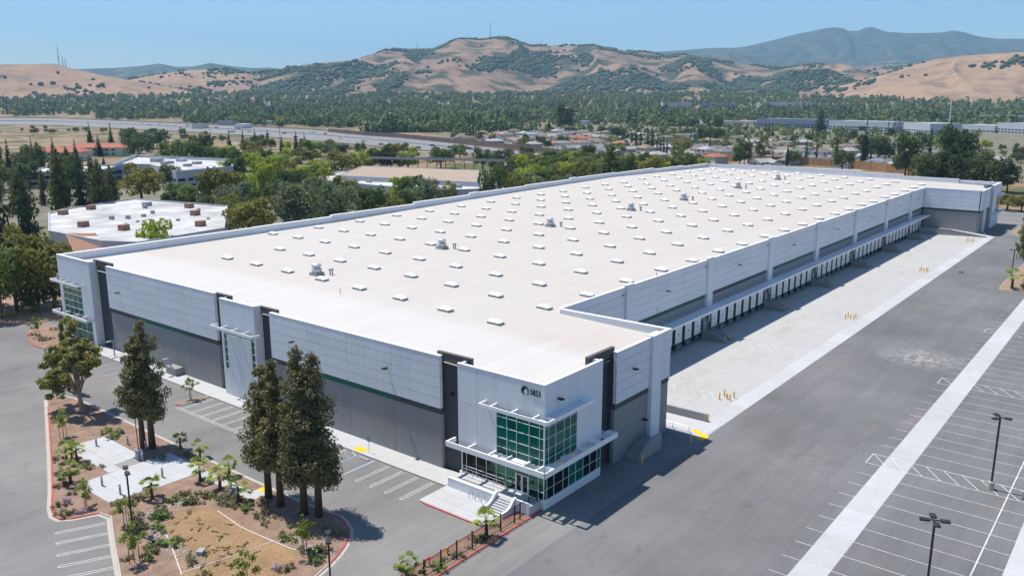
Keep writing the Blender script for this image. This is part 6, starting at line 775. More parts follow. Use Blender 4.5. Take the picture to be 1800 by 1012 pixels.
# long left wall and back wall parapets, stepped
xs = [0.6, 20.5, 45, 68, 72, 98, 122, 126, 150, 176, 180, 206, 232, 236, 262, 285.2]
for a, b in zip(xs[:-1], xs[1:]):
    up = .32 if b-a < 6 else 0; z = zL((a+b)/2)+up
    box('parapet_wall', (a, 117.5, 0), (b, 118.1+(.12 if up else 0), z), 'white', WH); box('parapet_cap', (a, 117.42, z), (b, 118.3, z+.08), 'trim', WH)
ys = [14.2, 34, 50, 53, 70, 88, 91, 106, 118]
for a, b in zip(ys[:-1], ys[1:]):
    z = float(np.interp((a+b)/2, [0, 12, 56, 87, 118], [15.4, 15.3, 17.0, 17.2, 16.6]))+(.3 if b-a < 4 else 0)
    box('parapet_wall', (284.9, a, 0), (285.5, b, z), 'white', WH); box('parapet_cap', (284.82, a, z), (285.6, b, z+.08), 'trim', WH)
# towers ---------------------------------------------------------------
def W(a, b, mat='white', name='tower_wall', p=WH): return box(name, a, b, mat, p)
W((0, 7.0, 5.2), (.5, 9.9, 15.0)); W((0, 9.93, 10.3), (.5, 12.95, 15.0)); W((0, 9.93, 5.2), (.5, 12.95, 10.27)); W((0, 0, 10.95), (.5, 6.97, 15.0))
W((0.03, 0.03, 4.45), (.5, 12.95, 5.17)); W((.03, 0, 0), (.5, 12.9, 1.2)); W((.5, 12.6, 0), (1.55, 12.95, 14.98))
W((.53, 0, 10.95), (6.55, .5, 15.0)); W((6.58, 0, 4.9), (11.95, .5, 15.0)); W((11.6, .5, 0), (11.95, 1.55, 14.98)); W((.53, .03, 4.3), (6.55, .5, 5.17)); W((.53, .0, 0), (11.9, .5, 1.1)); W((6.58, .03, 4.2), (11.92, .5, 4.88))
W((-.04, -.04, 15.0), (12.0, .4, 15.06), 'trim', 'parapet_cap'); W((-.04, .42, 15.0), (.4, 13.0, 15.06), 'trim', 'parapet_cap')
ZR = [5.2, 6.1, 7.25, 8.6, 9.85, 10.93]; YF = [0.0, .72, 2.17, 3.99, 5.42, 6.95]; XS = [0.0, .9, 2.25, 3.95, 5.2, 6.55]
CG = box('corner_glazing', (.12, .12, 5.2), (6.5, 6.9, 10.93), 'dark', WH)
def grid(par, off, us, zs, ax, pl, mat, mw=.036, glassmats=None, r=random.Random(2)):
    for i in range(len(us)-1):
        for j in range(len(zs)-1):
            a, b = us[i]+.03, us[i+1]-.03; c, d = zs[j]+.03, zs[j+1]-.03; m = glassmats[(i, j)] if glassmats and (i, j) in glassmats else mat
            t = r.uniform(-.004, .004)
            if ax == 'x': box('pane', (pl+.01, a, c), (pl+.035+t, b, d), m, par)
            else: box('pane', (a, pl+.01, c), (b, pl+.035+t, d), m, par)
    for u in us: box('mullion', *(((pl-.05, u-mw/2, zs[0]), (pl+.06, u+mw/2, zs[-1])) if ax == 'x' else ((u-mw/2, pl-.05, zs[0]), (u+mw/2, pl+.06, zs[-1]))), 'trim', par)
    for z in zs: box('transom', *(((pl-.045, us[0], z-mw/2), (pl+.055, us[-1], z+mw/2)) if ax == 'x' else ((us[0], pl-.045, z-mw/2), (us[-1], pl+.055, z+mw/2))), 'trim', par)
grid(WH, 0, YF, ZR, 'x', .06, 'gglass'); grid(WH, 0, XS, ZR, 'y', .06, 'gglass')
YS = [.05, .81, 2.2, 4.11, 5.56, 7.03, 8.57, 10.14, 11.71, 12.4]; XF = [.05, .6, 1.98, 3.81, 4.98, 6.41, 8.0, 9.5, 11.03, 11.85]
grid(WH, 0, YS, [1.2, 2.15, 4.42], 'x', .05, 'tglass'); grid(WH, 0, XF, [1.1, 2.4, 4.17], 'y', .05, 'gglass', glassmats={(i, j): 'dglass' for i in (1, 2, 3, 6, 7) for j in (0, 1)})
W((.5, .5, 1.0), (6, 12.5, 1.18), 'walk', 'lobby_floor'); W((5.6, .5, 1.18), (5.8, 12.5, 4.3), 'white', 'lobby_wall'); W((.5, .5, 4.5), (6, 12.5, 4.6), 'white', 'lobby_ceiling')
for k, (y0, y1) in enumerate(((2.25, 3.12), (3.18, 4.06))):
    d = W((-.02, y0, 1.2), (.04, y1, 3.5), 'trim', 'entrance_door'); W((-.035-0.01, y0+.12-((y0+y1)/2), .25-1.15), (-.03-0.01, y1-.12-((y0+y1)/2), 1.05), 'dglass', 'door_pane', d); W((-.12-.01, -.3 if k else .26, -.3), (-.06-.01, -.26 if k else .3, .4), 'steel', 'handle', d)
def canopy(pts, z0, z1, wd, arms, infill=None):
    for a, b in zip(pts[:-1], pts[1:]):
        (x0, y0), (x1, y1) = a, b; W((min(x0, x1)-(wd if x0 == x1 else 0), min(y0, y1)-(wd if y0 == y1 else 0), z0), (max(x0, x1), max(y0, y1), z1), 'trim', 'canopy_beam')
    for a in arms: W((a[0], a[1], z0+.06), (a[2], a[3], z1-.004), 'trim', 'canopy_arm')
canopy([(-1.2, 8.6), (-1.2, -1.35)], 10.95, 11.4, .14, [(-1.2, y-.09, 0, y+.09) for y in (8.5, 6.9, 3.8, .8)]); canopy([(-1.34, -1.2), (8.3, -1.2)], 10.95, 11.4, .14, [(-1.2, -1.2, -1.0, 0.0), (6.9, -1.2, 8.3, -.01), (.1, -1.2, .2, 0)])
box('canopy_deck', (.2, -1.19, 11.2), (6.9, -.01, 11.3), 'white', WH)
canopy([(-1.5, 13.6), (-1.5, -1.35)], 4.85, 5.5, .16, [(-1.5, y-.11, 0, y+.11) for y in (13.45, 10.2, 7.0, 4.6, 2.0, .1)])
canopy([(-1.66, -1.2), (13.6, -1.2)], 4.85, 5.5, .16, [(x-.5, -1.2, x+.5, -.01) for x in (0.5, 3.6, 6.6, 9.6, 13.1)])
W((-1.5, 2.1, 5.2), (-.01, 4.5, 5.35), 'white', 'canopy_deck'); W((-1.5, 6.9-2.4, 5.2), (-.7, 7.0, 5.3), 'white', 'canopy_deck'); W((11.96, -1.19, 4.9), (13.6, 1.4, 5.2), 'white', 'canopy_deck')
W((-1.2, -1.2, 4.9), (13.5, -.75, 5.1), 'white', 'canopy_deck')
# centre tower
W((0, 53.8, 11.0), (.6, 62.7, 15.6)); W((0, 53.8, 0), (.6, 54.1, 10.97)); W((0, 62.1, 0), (.6, 62.7, 10.97)); W((.6, 53.8, 0), (1.55, 54.1, 15.58)); W((.6, 62.4, 0), (1.55, 62.7, 15.58)); W((-.04, 53.76, 15.6), (.5, 62.74, 15.67), 'trim', 'parapet_cap')
W((.14, 54.1, 0), (.6, 62.1, 10.95), 'dark', 'glazing_back')
for k in range(28): W((.0, 55.05+.223*k, 0), (.1, 55.05+.223*k+.15, 10.1), 'white', 'corrugation')
W((.06, 55.0, 0), (.14, 61.3, 10.1), 'white', 'ribbed_panel'); W((0.02, 54.1, 0), (.14, 55.0, 4.4), 'white', 'ribbed_panel'); W((0.02, 61.3, 0), (.14, 62.1, 4.4), 'white', 'ribbed_panel')
for u0, u1 in ((54.1, 55.0), (61.3, 62.1)): grid(WH, 0, [u0, u1], [4.4, 5.6, 6.8, 8.0, 9.2, 10.1, 10.95], 'x', .05, 'gglass')
grid(WH, 0, [55.0, 56.6, 58.15, 59.7, 61.3], [10.1, 10.95], 'x', .05, 'gglass')
canopy([(-1.2, 63.6), (-1.2, 52.6)], 11.0, 11.5, .14, [(-1.2, y-.08, 0, y+.08) for y in (63.5, 61, 58.2, 55.4, 52.7)])
# left tower
W((0, 104.8, 4.9), (.6, 109.0, 16.2)); W((0, 109.0, 11.1), (.6, 117.9, 16.2)); W((0, 104.8, 0), (.6, 106, 4.87)); W((0, 116.6, 0), (.6, 117.9, 11.07)); W((.6, 104.8, 0), (1.55, 105.1, 16.18)); W((.6, 117.4, 0), (1.2, 117.95, 16.1)); W((-.04, 104.76, 16.2), (.5, 118.0, 16.27), 'trim', 'parapet_cap')
W((.14, 106, 0), (.6, 116.6, 11.05), 'dark', 'glazing_back'); grid(WH, 0, [109.0, 110.9, 112.8, 114.7, 116.6], [5.2, 6.4, 7.7, 9.0, 10.1, 11.05], 'x', .05, 'gglass'); grid(WH, 0, [106.0, 108.2, 110.3, 112.4, 114.5, 116.6], [.4, 2.3, 4.6], 'x', .05, 'gglass')
canopy([(-1.2, 118.9), (-1.2, 107.6)], 11.1, 11.55, .14, [(-1.2, y-.08, 0, y+.08) for y in (118.8, 116.5, 114, 111.2, 107.7)]); canopy([(-1.4, 118.9), (-1.4, 104.9)], 4.8, 5.35, .16, [(-1.4, y-.1, 0, y+.1) for y in (118.8, 115, 111, 108, 105)])
# number and round emblem on the near tower
def text_mesh(body, size):
    c = bpy.data.curves.new('t', 'FONT'); c.body = body; c.size = size; c.extrude = .02; c.offset = .02; t = bpy.data.objects.new('t', c); COL.objects.link(t)
    bpy.context.view_layer.update(); me = bpy.data.meshes.new_from_object(t.evaluated_get(bpy.context.evaluated_depsgraph_get())); bpy.data.objects.remove(t); return me
tm = text_mesh('5853', .95); tm.materials.clear(); M['navy'] = pm('navy_sign', (0.015, 0.035, 0.06), .5, 0); M['teal'] = pm('teal_sign', (0.01, 0.22, 0.24), .5, 0); M['lime'] = pm('green_sign', (0.06, 0.30, 0.14), .5, 0)
tm.materials.append(M['navy']); o = inst('house_number', tm, WH, (-.05, 2.02, 13.55)); o.rotation_euler = (math.pi/2, 0, -math.pi/2); o.scale = (.80, 1, 1)
def disc(a0, a1, r0, r1, x, mat, cy=2.72, cz=13.82):
    n = 14; V = []
    for k in range(n+1):
        a = a0+(a1-a0)*k/n; V += [(x, cy-math.cos(a)*r0, cz+math.sin(a)*r0), (x, cy-math.cos(a)*r1, cz+math.sin(a)*r1)]
    MB().add(V, [(2*k, 2*k+1, 2*k+3, 2*k+2) for k in range(n)]).build('emblem', mat, WH)
disc(1.3, 3.7, .0, .58, -.03, 'navy'); disc(-.2, 1.3, .15, .58, -.034, 'teal'); disc(-1.0, -.2, .1, .58, -.03, 'lime'); disc(3.7, 4.5, .2, .56, -.034, 'teal')
MB().add([(-.045, 2.78, 13.95), (-.045, 2.55, 14.1), (-.045, 2.38, 13.75), (-.045, 2.5, 13.3), (-.045, 2.62, 13.75), (-.045, 2.85, 13.45)], [(0, 1, 2, 3, 4, 5)]).build('emblem', 'trim', WH)
# entry podium, stair, cheek walls
W((-2.4, 5.3, 0), (-2.1, 12.6, 1.3)); W((-2.42, 5.3, 1.3), (-2.08, 12.6, 1.34), 'trim', 'wall_cap'); W((-2.1, .4, 0), (0.02, 12.6, 1.14), 'walk', 'podium')
for k in range(6): W((-2.4-.32*k, 2.6, 0.14), (-2.1-.32*k, 5.0, 1.1-.16*k), 'walk', 'step')
def cheek(y0, y1):
    pr = [(-2.1, 0), (-2.1, 1.75), (-2.35, 1.72), (-2.7, 1.5), (-3.1, 1.05), (-3.6, .78), (-4.4, .66), (-4.6, .62), (-4.6, 0)]
    n = len(pr); MB().add([(x, y0, z) for x, z in pr]+[(x, y1, z) for x, z in pr], [tuple(range(n)), tuple(range(2*n-1, n-1, -1))]+[(i, i+n, (i+1)%n+n, (i+1)%n) for i in range(n)]).build('cheek_wall', 'white', WH)
cheek(5.0, 5.3); cheek(2.3, 2.6); W((-2.3, .45, 0), (-2.1, 2.6, 1.6))
hr = MB()
for z in (1.75, 2.15): hr.tube([(-.6, 11.9, z), (-.6, 5.2, z)], .035, 6)
for y in (11.9, 10.2, 8.6, 6.9, 5.2): hr.tube([(-.6, y, 1.1), (-.6, y, 2.17)], .03, 6)
hr.build('handrail', 'steel', WH)
M['fanw'] = pm('light_fan_metal', (.55, .56, .57), .4, .05, 2, metal=.3)
# roof equipment
cm = MB().box((-.6, -1.15, -.35), (.6, 1.15, .02)).mesh('curb', 'galv'); V = []; F = []
for iu in range(7):
    for iv in range(5):
        u = -1+2*iu/6; v = -1+2*iv/4; V.append((v*.66, u*1.22, .02+.38*(1-u**4)*(1-v**4)))
for iu in range(6):
    for iv in range(4): F.append((iu*5+iv, (iu+1)*5+iv, (iu+1)*5+iv+1, iu*5+iv+1))
M['dome'] = pm('acrylic_dome', (0.78, 0.80, 0.82), .25, 0.02, 1, ov=.05, spec=.5); dmesh = np_mesh('dome', V, F, 'dome'); dmesh.polygons.foreach_set('use_smooth', [True]*len(dmesh.polygons))
for i, j, x, y in SKYLIGHTS:
    s = inst('skylight', cm, WH, (x, y, roofz(x, y)+.32)); inst('dome', dmesh, s)
for k, (x, y) in enumerate(VENTS):
    z = roofz(x, y); v = MB().box((-.95, -.95, -.2), (.95, .95, .5)).build('exhaust_fan', 'galv', WH); v.location = (x, y, z)
    MB().lathe([(.75, .5), (.95, .62), (.95, 1.15), (.7, 1.25), (.55, 1.4), (.85, 1.5), (.88, 2.0), (.6, 2.15), (.1, 2.2)], 14).build('fan_hood', 'fanw', v)
    p = MB().tube([(0, 0, -.2), (0, 0, .9)], .12, 8).tube([(.5, 0, -.2), (.5, 0, .9)], .12, 8).box((-.2, -.2, .9), (.2, .2, 1.15)).box((.3, -.2, .9), (.7, .2, 1.15)).build('vent_pipe', 'galv', WH); p.location = (x+1.2, y-2.2, z)
for x, y in ((16, 53), (62, 20.3), (40, 8)):
    z = roofz(x, y); MB().tube([(x, y, z-.1), (x, y, z+.9), (x+.15, y-.1, z+1.0)], .06, 6).build('vent_pipe', 'galv', WH)
MB().box((268.5, 1.3, 14.5), (271.5, 3.0, 15.9)).build('roof_unit', 'galv', WH)
# exterior stair at the near wing
st = thing('side_stair', (0, 0, 0), 0, 'grey concrete stair with solid cheek wall at the near wing side door', 'stair')
for k in range(6): box('step', (18.4+.45*k, -1.7, 0), (18.87+.45*k, .4, .2*(k+1)), 'dockgrey', st)
box('landing', (21.1, -1.7, 0), (23.9, .4, 1.28), 'dockgrey', st)
pr = [(18.2, 0), (18.2, .9), (19.0, 1.3), (21.2, 2.3), (23.95, 2.35), (23.95, 0)]; n = 6
MB().add([(x, -2.0, z) for x, z in pr]+[(x, -1.73, z) for x, z in pr], [tuple(range(n)), tuple(range(2*n-1, n-1, -1))]+[(i, i+n, (i+1)%n+n, (i+1)%n) for i in range(n)]).build('cheek_wall', 'dockgrey', st)
# dock stairs
def dock_stair():
    s = thing('dock_stair'); zb = zf(14)-.05
    for k in range(7): box('step', (-.75, -2.0-.34*(k+1), -1.35), (.75, -2.0-.34*k, -.17*(k+1)), 'dockgrey', s)
    box('landing', (-.85, -2.0, -1.35), (.85, 0, 0), 'dockgrey', s)
    for sx in (-.95, .8):
        pr = [(0, -1.35), (0, .25), (-2.0, .25), (-4.5, -.95), (-4.5, -1.35)]; n = 5
        MB().add([(sx, y, z) for y, z in pr]+[(sx+.15, y, z) for y, z in pr], [tuple(range(n))[::-1], tuple(range(n, 2*n))]+[(i, (i+1)%n, (i+1)%n+n, i+n) for i in range(n)]).build('cheek_wall', 'grey', s)  # cheeks take a darker grey, putting the stair's shade into the colour
        r = MB()
        for z in (.65, 1.05): r.tube([(sx+.07, 0, z), (sx+.07, -2.0, z), (sx+.07, -4.5, z-1.25)], .03, 5)
        for y, z in ((0, 0), (-2.0, 0), (-3.2, -.65), (-4.5, -1.25)): r.tube([(sx+.07, y, z), (sx+.07, y, z+1.05)], .025, 5)
        r.build('handrail', 'galv', s)
    return s
s0 = dock_stair()
bol = MB().lathe([(.11, -.2), (.11, 1.0), (.09, 1.07), (.02, 1.1)], 10).mesh('bollard_post', 'yellow'); band = MB().lathe([(.118, .78), (.118, .86)], 10).mesh('reflector_band', 'trim')
def bollard(x, y, z, label):
    o = thing('bollard', (x, y, z), 0, label, 'bollard', 'yellow steel bollards'); inst('post', bol, o); inst('reflector_band', band, o); return o
for i, P in enumerate(DK[1:]):
    o = s0 if i == 0 else copy_tree(s0, (0, 0, 0)); o.location = (P-1.7, 18.42, .85); o.scale = (1.45, 1.25, 1.35)
    tag(o, f"grey concrete dock stair with railings, {ordn(i+1)} from the near end of the dock wall", 'stair', 'dock stairs')
    for k, (dx, dy) in enumerate(((-2.3, 13.6), (-.4, 13.5))): bollard(P+dx, dy, zf(13.5), f"yellow bollard at the foot of the {ordn(i+1)} dock stair, {'nearer' if k == 0 else 'farther'} of the pair")
hyd = MB().lathe([(.16, 0), (.16, .08), (.11, .1), (.11, .55), (.15, .6), (.13, .75), (.04, .85)], 12).mesh('barrel', 'yellow'); cap = MB().tube([(-.24, 0, .48), (.24, 0, .48)], .07, 8).tube([(0, -.22, .42), (0, 0, .42)], .09, 8).mesh('outlet', 'yellow')
def hydrant(x, y, label):
    o = thing('fire_hydrant', (x, y, .02), .4, label, 'hydrant', 'yellow fire hydrants'); inst('barrel', hyd, o); inst('outlet', cap, o); return o
HY = [(47.5, -.7), (110, -.5), (173.6, -.4), (235.6, -.3)]
for i, (x, y) in enumerate(HY):
    hydrant(x, y, f"yellow fire hydrant ringed by bollards, {ordn(i+1)} along the apron from the near end")
    for k, (dx, dy, nm) in enumerate(((-1.0, .75, 'left'), (-.7, -.85, 'nearest'), (.9, .8, 'farthest'), (.9, -.8, 'right'))): bollard(x+dx, y+dy, .02, f"yellow bollard, {nm} of the four around the {ordn(i+1)} apron hydrant from the near end")
bollard(18.3, -2.3, 0, 'yellow bollard in shade at the foot of the near wing stair'); bollard(28.3, -4.2, 0, 'yellow bollard by the rails at the near dock ramp'); bollard(36.9, -2.6, .02, 'yellow bollard at the end of the near grey barrier wall'); bollard(250.0, -2.0, .02, 'yellow bollard at the end of the far ramp wall')
bw = thing('barrier_wall', (36.6, 0, 0), 0, 'grey concrete barrier wall beside the near dock ramp', 'wall'); box('wall', (-.15, -2.2, 0), (.15, 6.5, 1.15), 'dockgrey', bw); box('end_post', (-.2, -2.5, 0), (.2, -2.2, 1.2), 'curb', bw)
rw = thing('ramp_wall', (247, 0, 0), 0, 'grey retaining wall sloping beside the far dock ramp', 'wall'); pr = [(18, -.7), (18, 1.7), (8, 1.7), (-3, .3), (-3, -.1)]; n = 5
MB().add([(0, y, z) for y, z in pr]+[(.3, y, z) for y, z in pr], [tuple(range(n)), tuple(range(2*n-1, n-1, -1))]+[(i, i+n, (i+1)%n+n, (i+1)%n) for i in range(n)]).build('wall', 'dockgrey', rw)
MB().add([(-.05, 8, 1.7), (-.05, 18, 1.7), (.35, 18, 1.7), (.35, 8, 1.7), (-.05, -3, .3), (.35, -3, .3)], [(0, 1, 2, 3)[::-1], (4, 0, 3, 5)[::-1]]).build('wall_cap', 'walk', rw)
struct('ramp_slab', MB().add([(247.3, 18, 1.2), (251.9, 18, 1.2), (251.9, 8, 1.2), (247.3, 8, 1.2), (251.9, -4, .03), (247.3, -4, .03)], [(0, 3, 2, 1), (3, 5, 4, 2)]), 'strip')
for k, (x, dy) in enumerate(((30.9, 0), (29.2, -1.2))):
    r = thing('guard_rail', (x, 0, 0), 0, f"grey pipe guard rail along the near dock ramp, {'far' if k == 0 else 'near'} one of two", 'railing', 'ramp rails')
    b_ = MB()
    for z in (.5, .75, 1.05): b_.tube([(0, 5+dy, z), (0, -2.6+dy, z)], .03, 5)
    b_.build('rail', 'steel', r)
    for y in (5, 2.5, 0, -2.6): MB().tube([(0, y+dy, 0), (0, y+dy, 1.06)], .035, 5).build('post', 'steel', r)
# ---------------------------------------------------------------- foreground trees and planting
def big_tree(name, loc, crown, fmat, trunk_mb, tmat, label, group=None):
    o = thing(name, loc, 0, label, 'tree', group); link(bpy.data.objects.new('crown', np_mesh('crown', *crown, fmat)), o); trunk_mb.build('trunk', tmat, o, True); return o
def redwood(seed, h, rad, low, n=13000):
    r = random.Random(seed); cl = []; k = 95
    for i in range(k):
        t = (i+r.random())/k; z = low+(h-low)*t; prof = (1-t)**.62*(1-math.exp(-7*(t+.06))); rr = rad*prof*r.uniform(.55, 1.12); a = r.uniform(0, 6.283)
        s = rad*.30*(.45+.75*(1-t))*r.uniform(.7, 1.25); cl.append((math.cos(a)*rr*.8, math.sin(a)*rr*.8, z, s, s, s*.72))
    for i in range(18):
        t = i/18; z = low+.5+(h-low-.9)*t; s = rad*.42*(1-t)**.7+.16; cl.append((0, 0, z, s, s, .6))
    return leaves(cl, n, (.145, ), seed, flat=.2, shell=.45)
def mast(h, r0, seed, limbs=12, low=5):
    r = random.Random(seed); mb = MB().tube([(0, 0, -.3), (.05, 0, h*.4), (0, .03, h*.95)], [r0*1.3, r0*.8, r0*.15], 10)
    for i in range(limbs):
        z = low+(h*.8-low)*i/limbs; a = r.uniform(0, 6.28); l = 1.6*(1-z/h)+.3; mb.tube([(0, 0, z), (math.cos(a)*l, math.sin(a)*l, z-.1)], [.07, .02], 4)
    return mb
RW = [(-17.7, 27.1, 16.2, 3.7, 4.4, 'leftmost of the four tall redwoods by the parking aisle'), (-18.0, 24.4, 17.4, 3.2, 5.0, 'second from left of the four tall redwoods by the parking aisle'), (-17.6, 20.6, 19.4, 4.0, 4.3, 'tallest redwood, third from left of the four by the aisle'), (-16.9, 18.9, 18.9, 4.0, 4.0, 'rightmost of the four tall redwoods by the parking aisle')]
for i, (x, y, h, rad, low, lb_) in enumerate(RW): big_tree('redwood_tree', (x, y, .1), redwood(60+i, h, rad, low), 'f_redwood', mast(h, .36, i), 'bark', lb_, 'redwoods by the parking aisle')
big_tree('redwood_tree', (-19.3, 52.6, .1), redwood(70, 15.6, 3.1, 4.8), 'f_redwood', mast(15.6, .34, 11), 'bark', 'left trunk of the redwood pair beside the garden plaza', 'redwoods by the garden plaza')
big_tree('redwood_tree', (-18.6, 51.5, .1), redwood(71, 17.6, 3.6, 4.4, 10000), 'f_redwood', mast(17.6, .38, 12), 'bark', 'right, taller trunk of the redwood pair beside the garden plaza', 'redwoods by the garden plaza')
def sycamore(seed, n=11000):
    r = random.Random(seed); cl = []; mb = MB().tube([(0, 0, -.3), (-.1, .1, 1.6), (-.2, .4, 3.2)], [.45, .33, .28], 10)
    tips = [(-1.6, 4.6, 5.2), (1.4, 3.6, 6.4), (-2.0, 2.0, 8.6), (.8, .8, 10.2), (1.0, -1.6, 7.0), (-.4, 6.4, 6.4), (-2.6, .2, 6.2), (.5, 2.2, 12.6), (.4, -2.6, 8.6), (-1.4, -1.2, 9.4), (-2.6, 5.0, 4.0), (.2, 4.0, 9.0), (1.8, 1.0, 8.0)]
    for tx, ty, tz in tips:
        mb.tube([(-.15, .3, 2.9), (tx*.45, ty*.45+.2, 2.9+(tz-2.9)*.55), (tx, ty, tz)], [.2, .12, .04], 6)
        for k in range(6): cl.append((tx+r.gauss(0, .75), ty+r.gauss(0, .75), tz+r.gauss(0, .55), r.uniform(.6, 1.15), r.uniform(.6, 1.15), r.uniform(.4, .75)))
    return leaves(cl, n, (.225, ), seed, flat=.5, shell=.25), mb
cr, mb = sycamore(80); big_tree('sycamore_tree', (-18.3, 71.7, .1), cr, 'f_sycamore', mb, 'palebark', 'broad olive-leaved sycamore with pale trunk on the island tip')
cr = redwood(81, 12.5, 1.0, 4.5, 1700); big_tree('conifer_tree', (-15.0, 83.5, 0), cr, 'f_redwood', mast(12.5, .22, 14, 4), 'bark', 'slim dark conifer behind the pale sycamore')
dt = thing('dead_tree', (6, 148, 0), 0, 'bare grey dead tree among the pines by the driveway', 'tree'); mb = MB(); r = random.Random(4); mb.tube([(0, 0, 0), (.3, 0, 7), (.2, .2, 15)], [.45, .3, .06], 8)
for i in range(60):
    z = 4+10.5*i/60; a = r.uniform(0, 6.28); l = r.uniform(1.5, 4.6)*(1.15-z/18); e = (math.cos(a)*l, math.sin(a)*l, z+l*.7); m = (e[0]*.5, e[1]*.5, z+l*.25); mb.tube([(.2, 0, z), m, e], [.10, .07, .025], 4)
    for q in range(3): mb.tube([m, (m[0]+r.gauss(0, .8), m[1]+r.gauss(0, .8), m[2]+r.uniform(.5, 1.8))], [.05, .015], 3)
mb.build('branches', 'deadwood', dt)
# fan palms
pcr = [palm_crown(s, 15, 11, 1.5, .0, 'fronds', 'f_palm', .45) for s in (1, 2, 3)]
ptr = MB().tube([(0, 0, -.1), (.04, 0, .8), (0, .02, 1.7)], [.19, .15, .13], 8).mesh('trunk', 'bark'); psk = palm_crown(9, 9, 5, 1.0, 1.0, 'dead_fronds', 'bark', .4)
PLB = ['beside the left kerb, above the garden plaza', 'left of the plaza, nearest its slabs', 'lowest of the four at the left kerb', 'between the plaza and the shrubs, centre', 'at the right corner of the garden plaza', 'second along the garden path', 'at the lower end of the garden path', 'in redwood shade by the aisle kerb', 'by the aisle kerb just below the shade', 'between path and aisle kerb', 'by the black fence near the entry plaza', 'by the black fence at the bottom edge', 'small, at the left kerb beside the taller palm']
for i, (x, y) in enumerate(PALMS):
    o = thing('fan_palm', (x, y, .1), i*1.3, f"young fan palm {PLB[i]}", 'palm', 'young fan palms'); s = (1.0, 1.05, 1.1, 1.15, 1.1, 1.2, 1.1, .9, .9, 1.0, 1.2, 1.0, .7)[i]; o.scale = (s, s, s)
    inst('trunk', ptr, o); inst('fronds', pcr[i % 3], o, (0, 0, 1.7)); inst('dead_fronds', psk, o, (0, 0, 1.6))
o = thing('fan_palm', (163.5, -22.8, .1), 0, 'young fan palm in the bed at the right edge', 'palm', 'young fan palms'); o.scale = (1.9, 1.9, 1.9); inst('trunk', ptr, o); inst('fronds', pcr[0], o, (0, 0, 1.7))
# staked saplings
scr = []
for s in (1, 2, 3):
    r = random.Random(s); cl = [(r.gauss(0, .42), r.gauss(0, .42), r.uniform(1.7, 3.5), .42, .42, .34) for _ in range(11)]+[(0, 0, 3.7, .2, .2, .3)]; scr.append(np_mesh('crown', *leaves(cl, 620, (.10, ), s, flat=.4, shell=.25), 'f_sapling'))
stm = MB().tube([(0, 0, -.1), (.03, 0, 1.5), (0, .03, 3.2)], [.05, .04, .015], 6)
for i in range(6): a = i*2.4; stm.tube([(0, 0, 1.5+i*.25), (math.cos(a)*.5, math.sin(a)*.5, 2.1+i*.25)], [.025, .008], 4)
stm = stm.mesh('trunk', 'palebark'); stk = MB().tube([(0, 0, -.1), (0, 0, 1.9)], .04, 6).mesh('stake', 'wood')
SLB = ['below the sycamore at the left kerb', 'with grey sparse leaves at the plaza foot', 'beside the left lamp post', 'below the left lamp post', 'on the right tip of the planting island', 'in the narrow parking finger by the facade', 'at the corner bed of the left driveway', 'at the bottom edge beside the dry basin']
for i, (x, y) in enumerate(SAPLINGS):
    s = (1.15, .95, 1.05, 1.15, 1.15, .95, 1.1, 1.2)[i]; o = thing('sapling', (x, y, .1), i*.9, f"young staked sapling {SLB[i]}", 'tree', 'staked saplings'); o.scale = (s, s, s)
    inst('trunk', stm, o); inst('crown', scr[i % 3], o)
    for dx in (-.4, .4): inst('stake', stk, o, (dx, .05, 0))
# shrubs
def mound(seed, n, size, h): 
    r = random.Random(seed); cl = [(r.gauss(0, .28), r.gauss(0, .28), r.uniform(.12, .4)*h, .26, .26, .24*h) for _ in range(8)]; return leaves(cl, n, (size, ), seed, flat=.6, shell=.3)
shm = {'f_shrub': [np_mesh('shrub', *mound(s, 240, .075, 1), 'f_shrub') for s in (1, 2, 3)], 'f_shrub_green': [np_mesh('shrub', *mound(s, 240, .08, 1.1), 'f_shrub_green') for s in (4, 5)], 'f_lavender': [np_mesh('shrub', *mound(7, 240, .06, 1.1), 'f_lavender')]}
r = random.Random(6); shr = {}
def zone(x, y):
    if y < 3.2 and x > -45 and x < 0: return 'in the strip along the black fence', 'shrubs along the black fence'
    if x < -28 and y > 40: return 'in the bed along the left kerb', 'shrubs along the left kerb'
    if y > 44: return 'around the garden plaza', 'shrubs around the plaza'
    if y > 29: return 'above the dry basin', 'shrubs above the basin'
    return "at the island's right end", 'shrubs at the island end'
def shrub(x, y, kind, s):
    o = inst('shrub', r.choice(shm[kind]), None, (x, y, .1), r.uniform(0, 6), s); shr.setdefault((kind, zone(x, y)), []).append(o)
for i, (x, y) in enumerate(SHRUBS): shrub(x, y, 'f_lavender' if i in (9, 42, 5) else ('f_shrub_green' if i % 4 == 1 or i in (11, 12, 13, 14) else 'f_shrub'), r.uniform(.75, 1.35))
for k in range(34):                                             # bank above the basin and the rest of the beds
    t = r.random(); a = Vector((-30.5, 33)).lerp(Vector((-20.2, 22)), t); a = (a.x+math.sin(t*3.14)*4.4+r.gauss(0, .9), a.y+math.sin(t*3.14)*4.0+r.gauss(0, .9)); shrub(a[0], a[1], r.choice(['f_shrub', 'f_shrub', 'f_shrub_green']), r.uniform(.5, 1.25))
for k in range(26): shrub(r.uniform(-33, -20), r.uniform(49, 66), 'f_shrub', r.uniform(.25, .5)) if False else None
for k in range(16): shrub(-31.2+r.gauss(0, 1), 27+r.gauss(0, 3.4), r.choice(['f_shrub', 'f_shrub_green']), r.uniform(.5, 1.3))
for k in range(14): shrub(r.uniform(-22.4, -17.2), r.uniform(12.6, 22), r.choice(['f_shrub', 'f_shrub_green']), r.uniform(.35, .8))
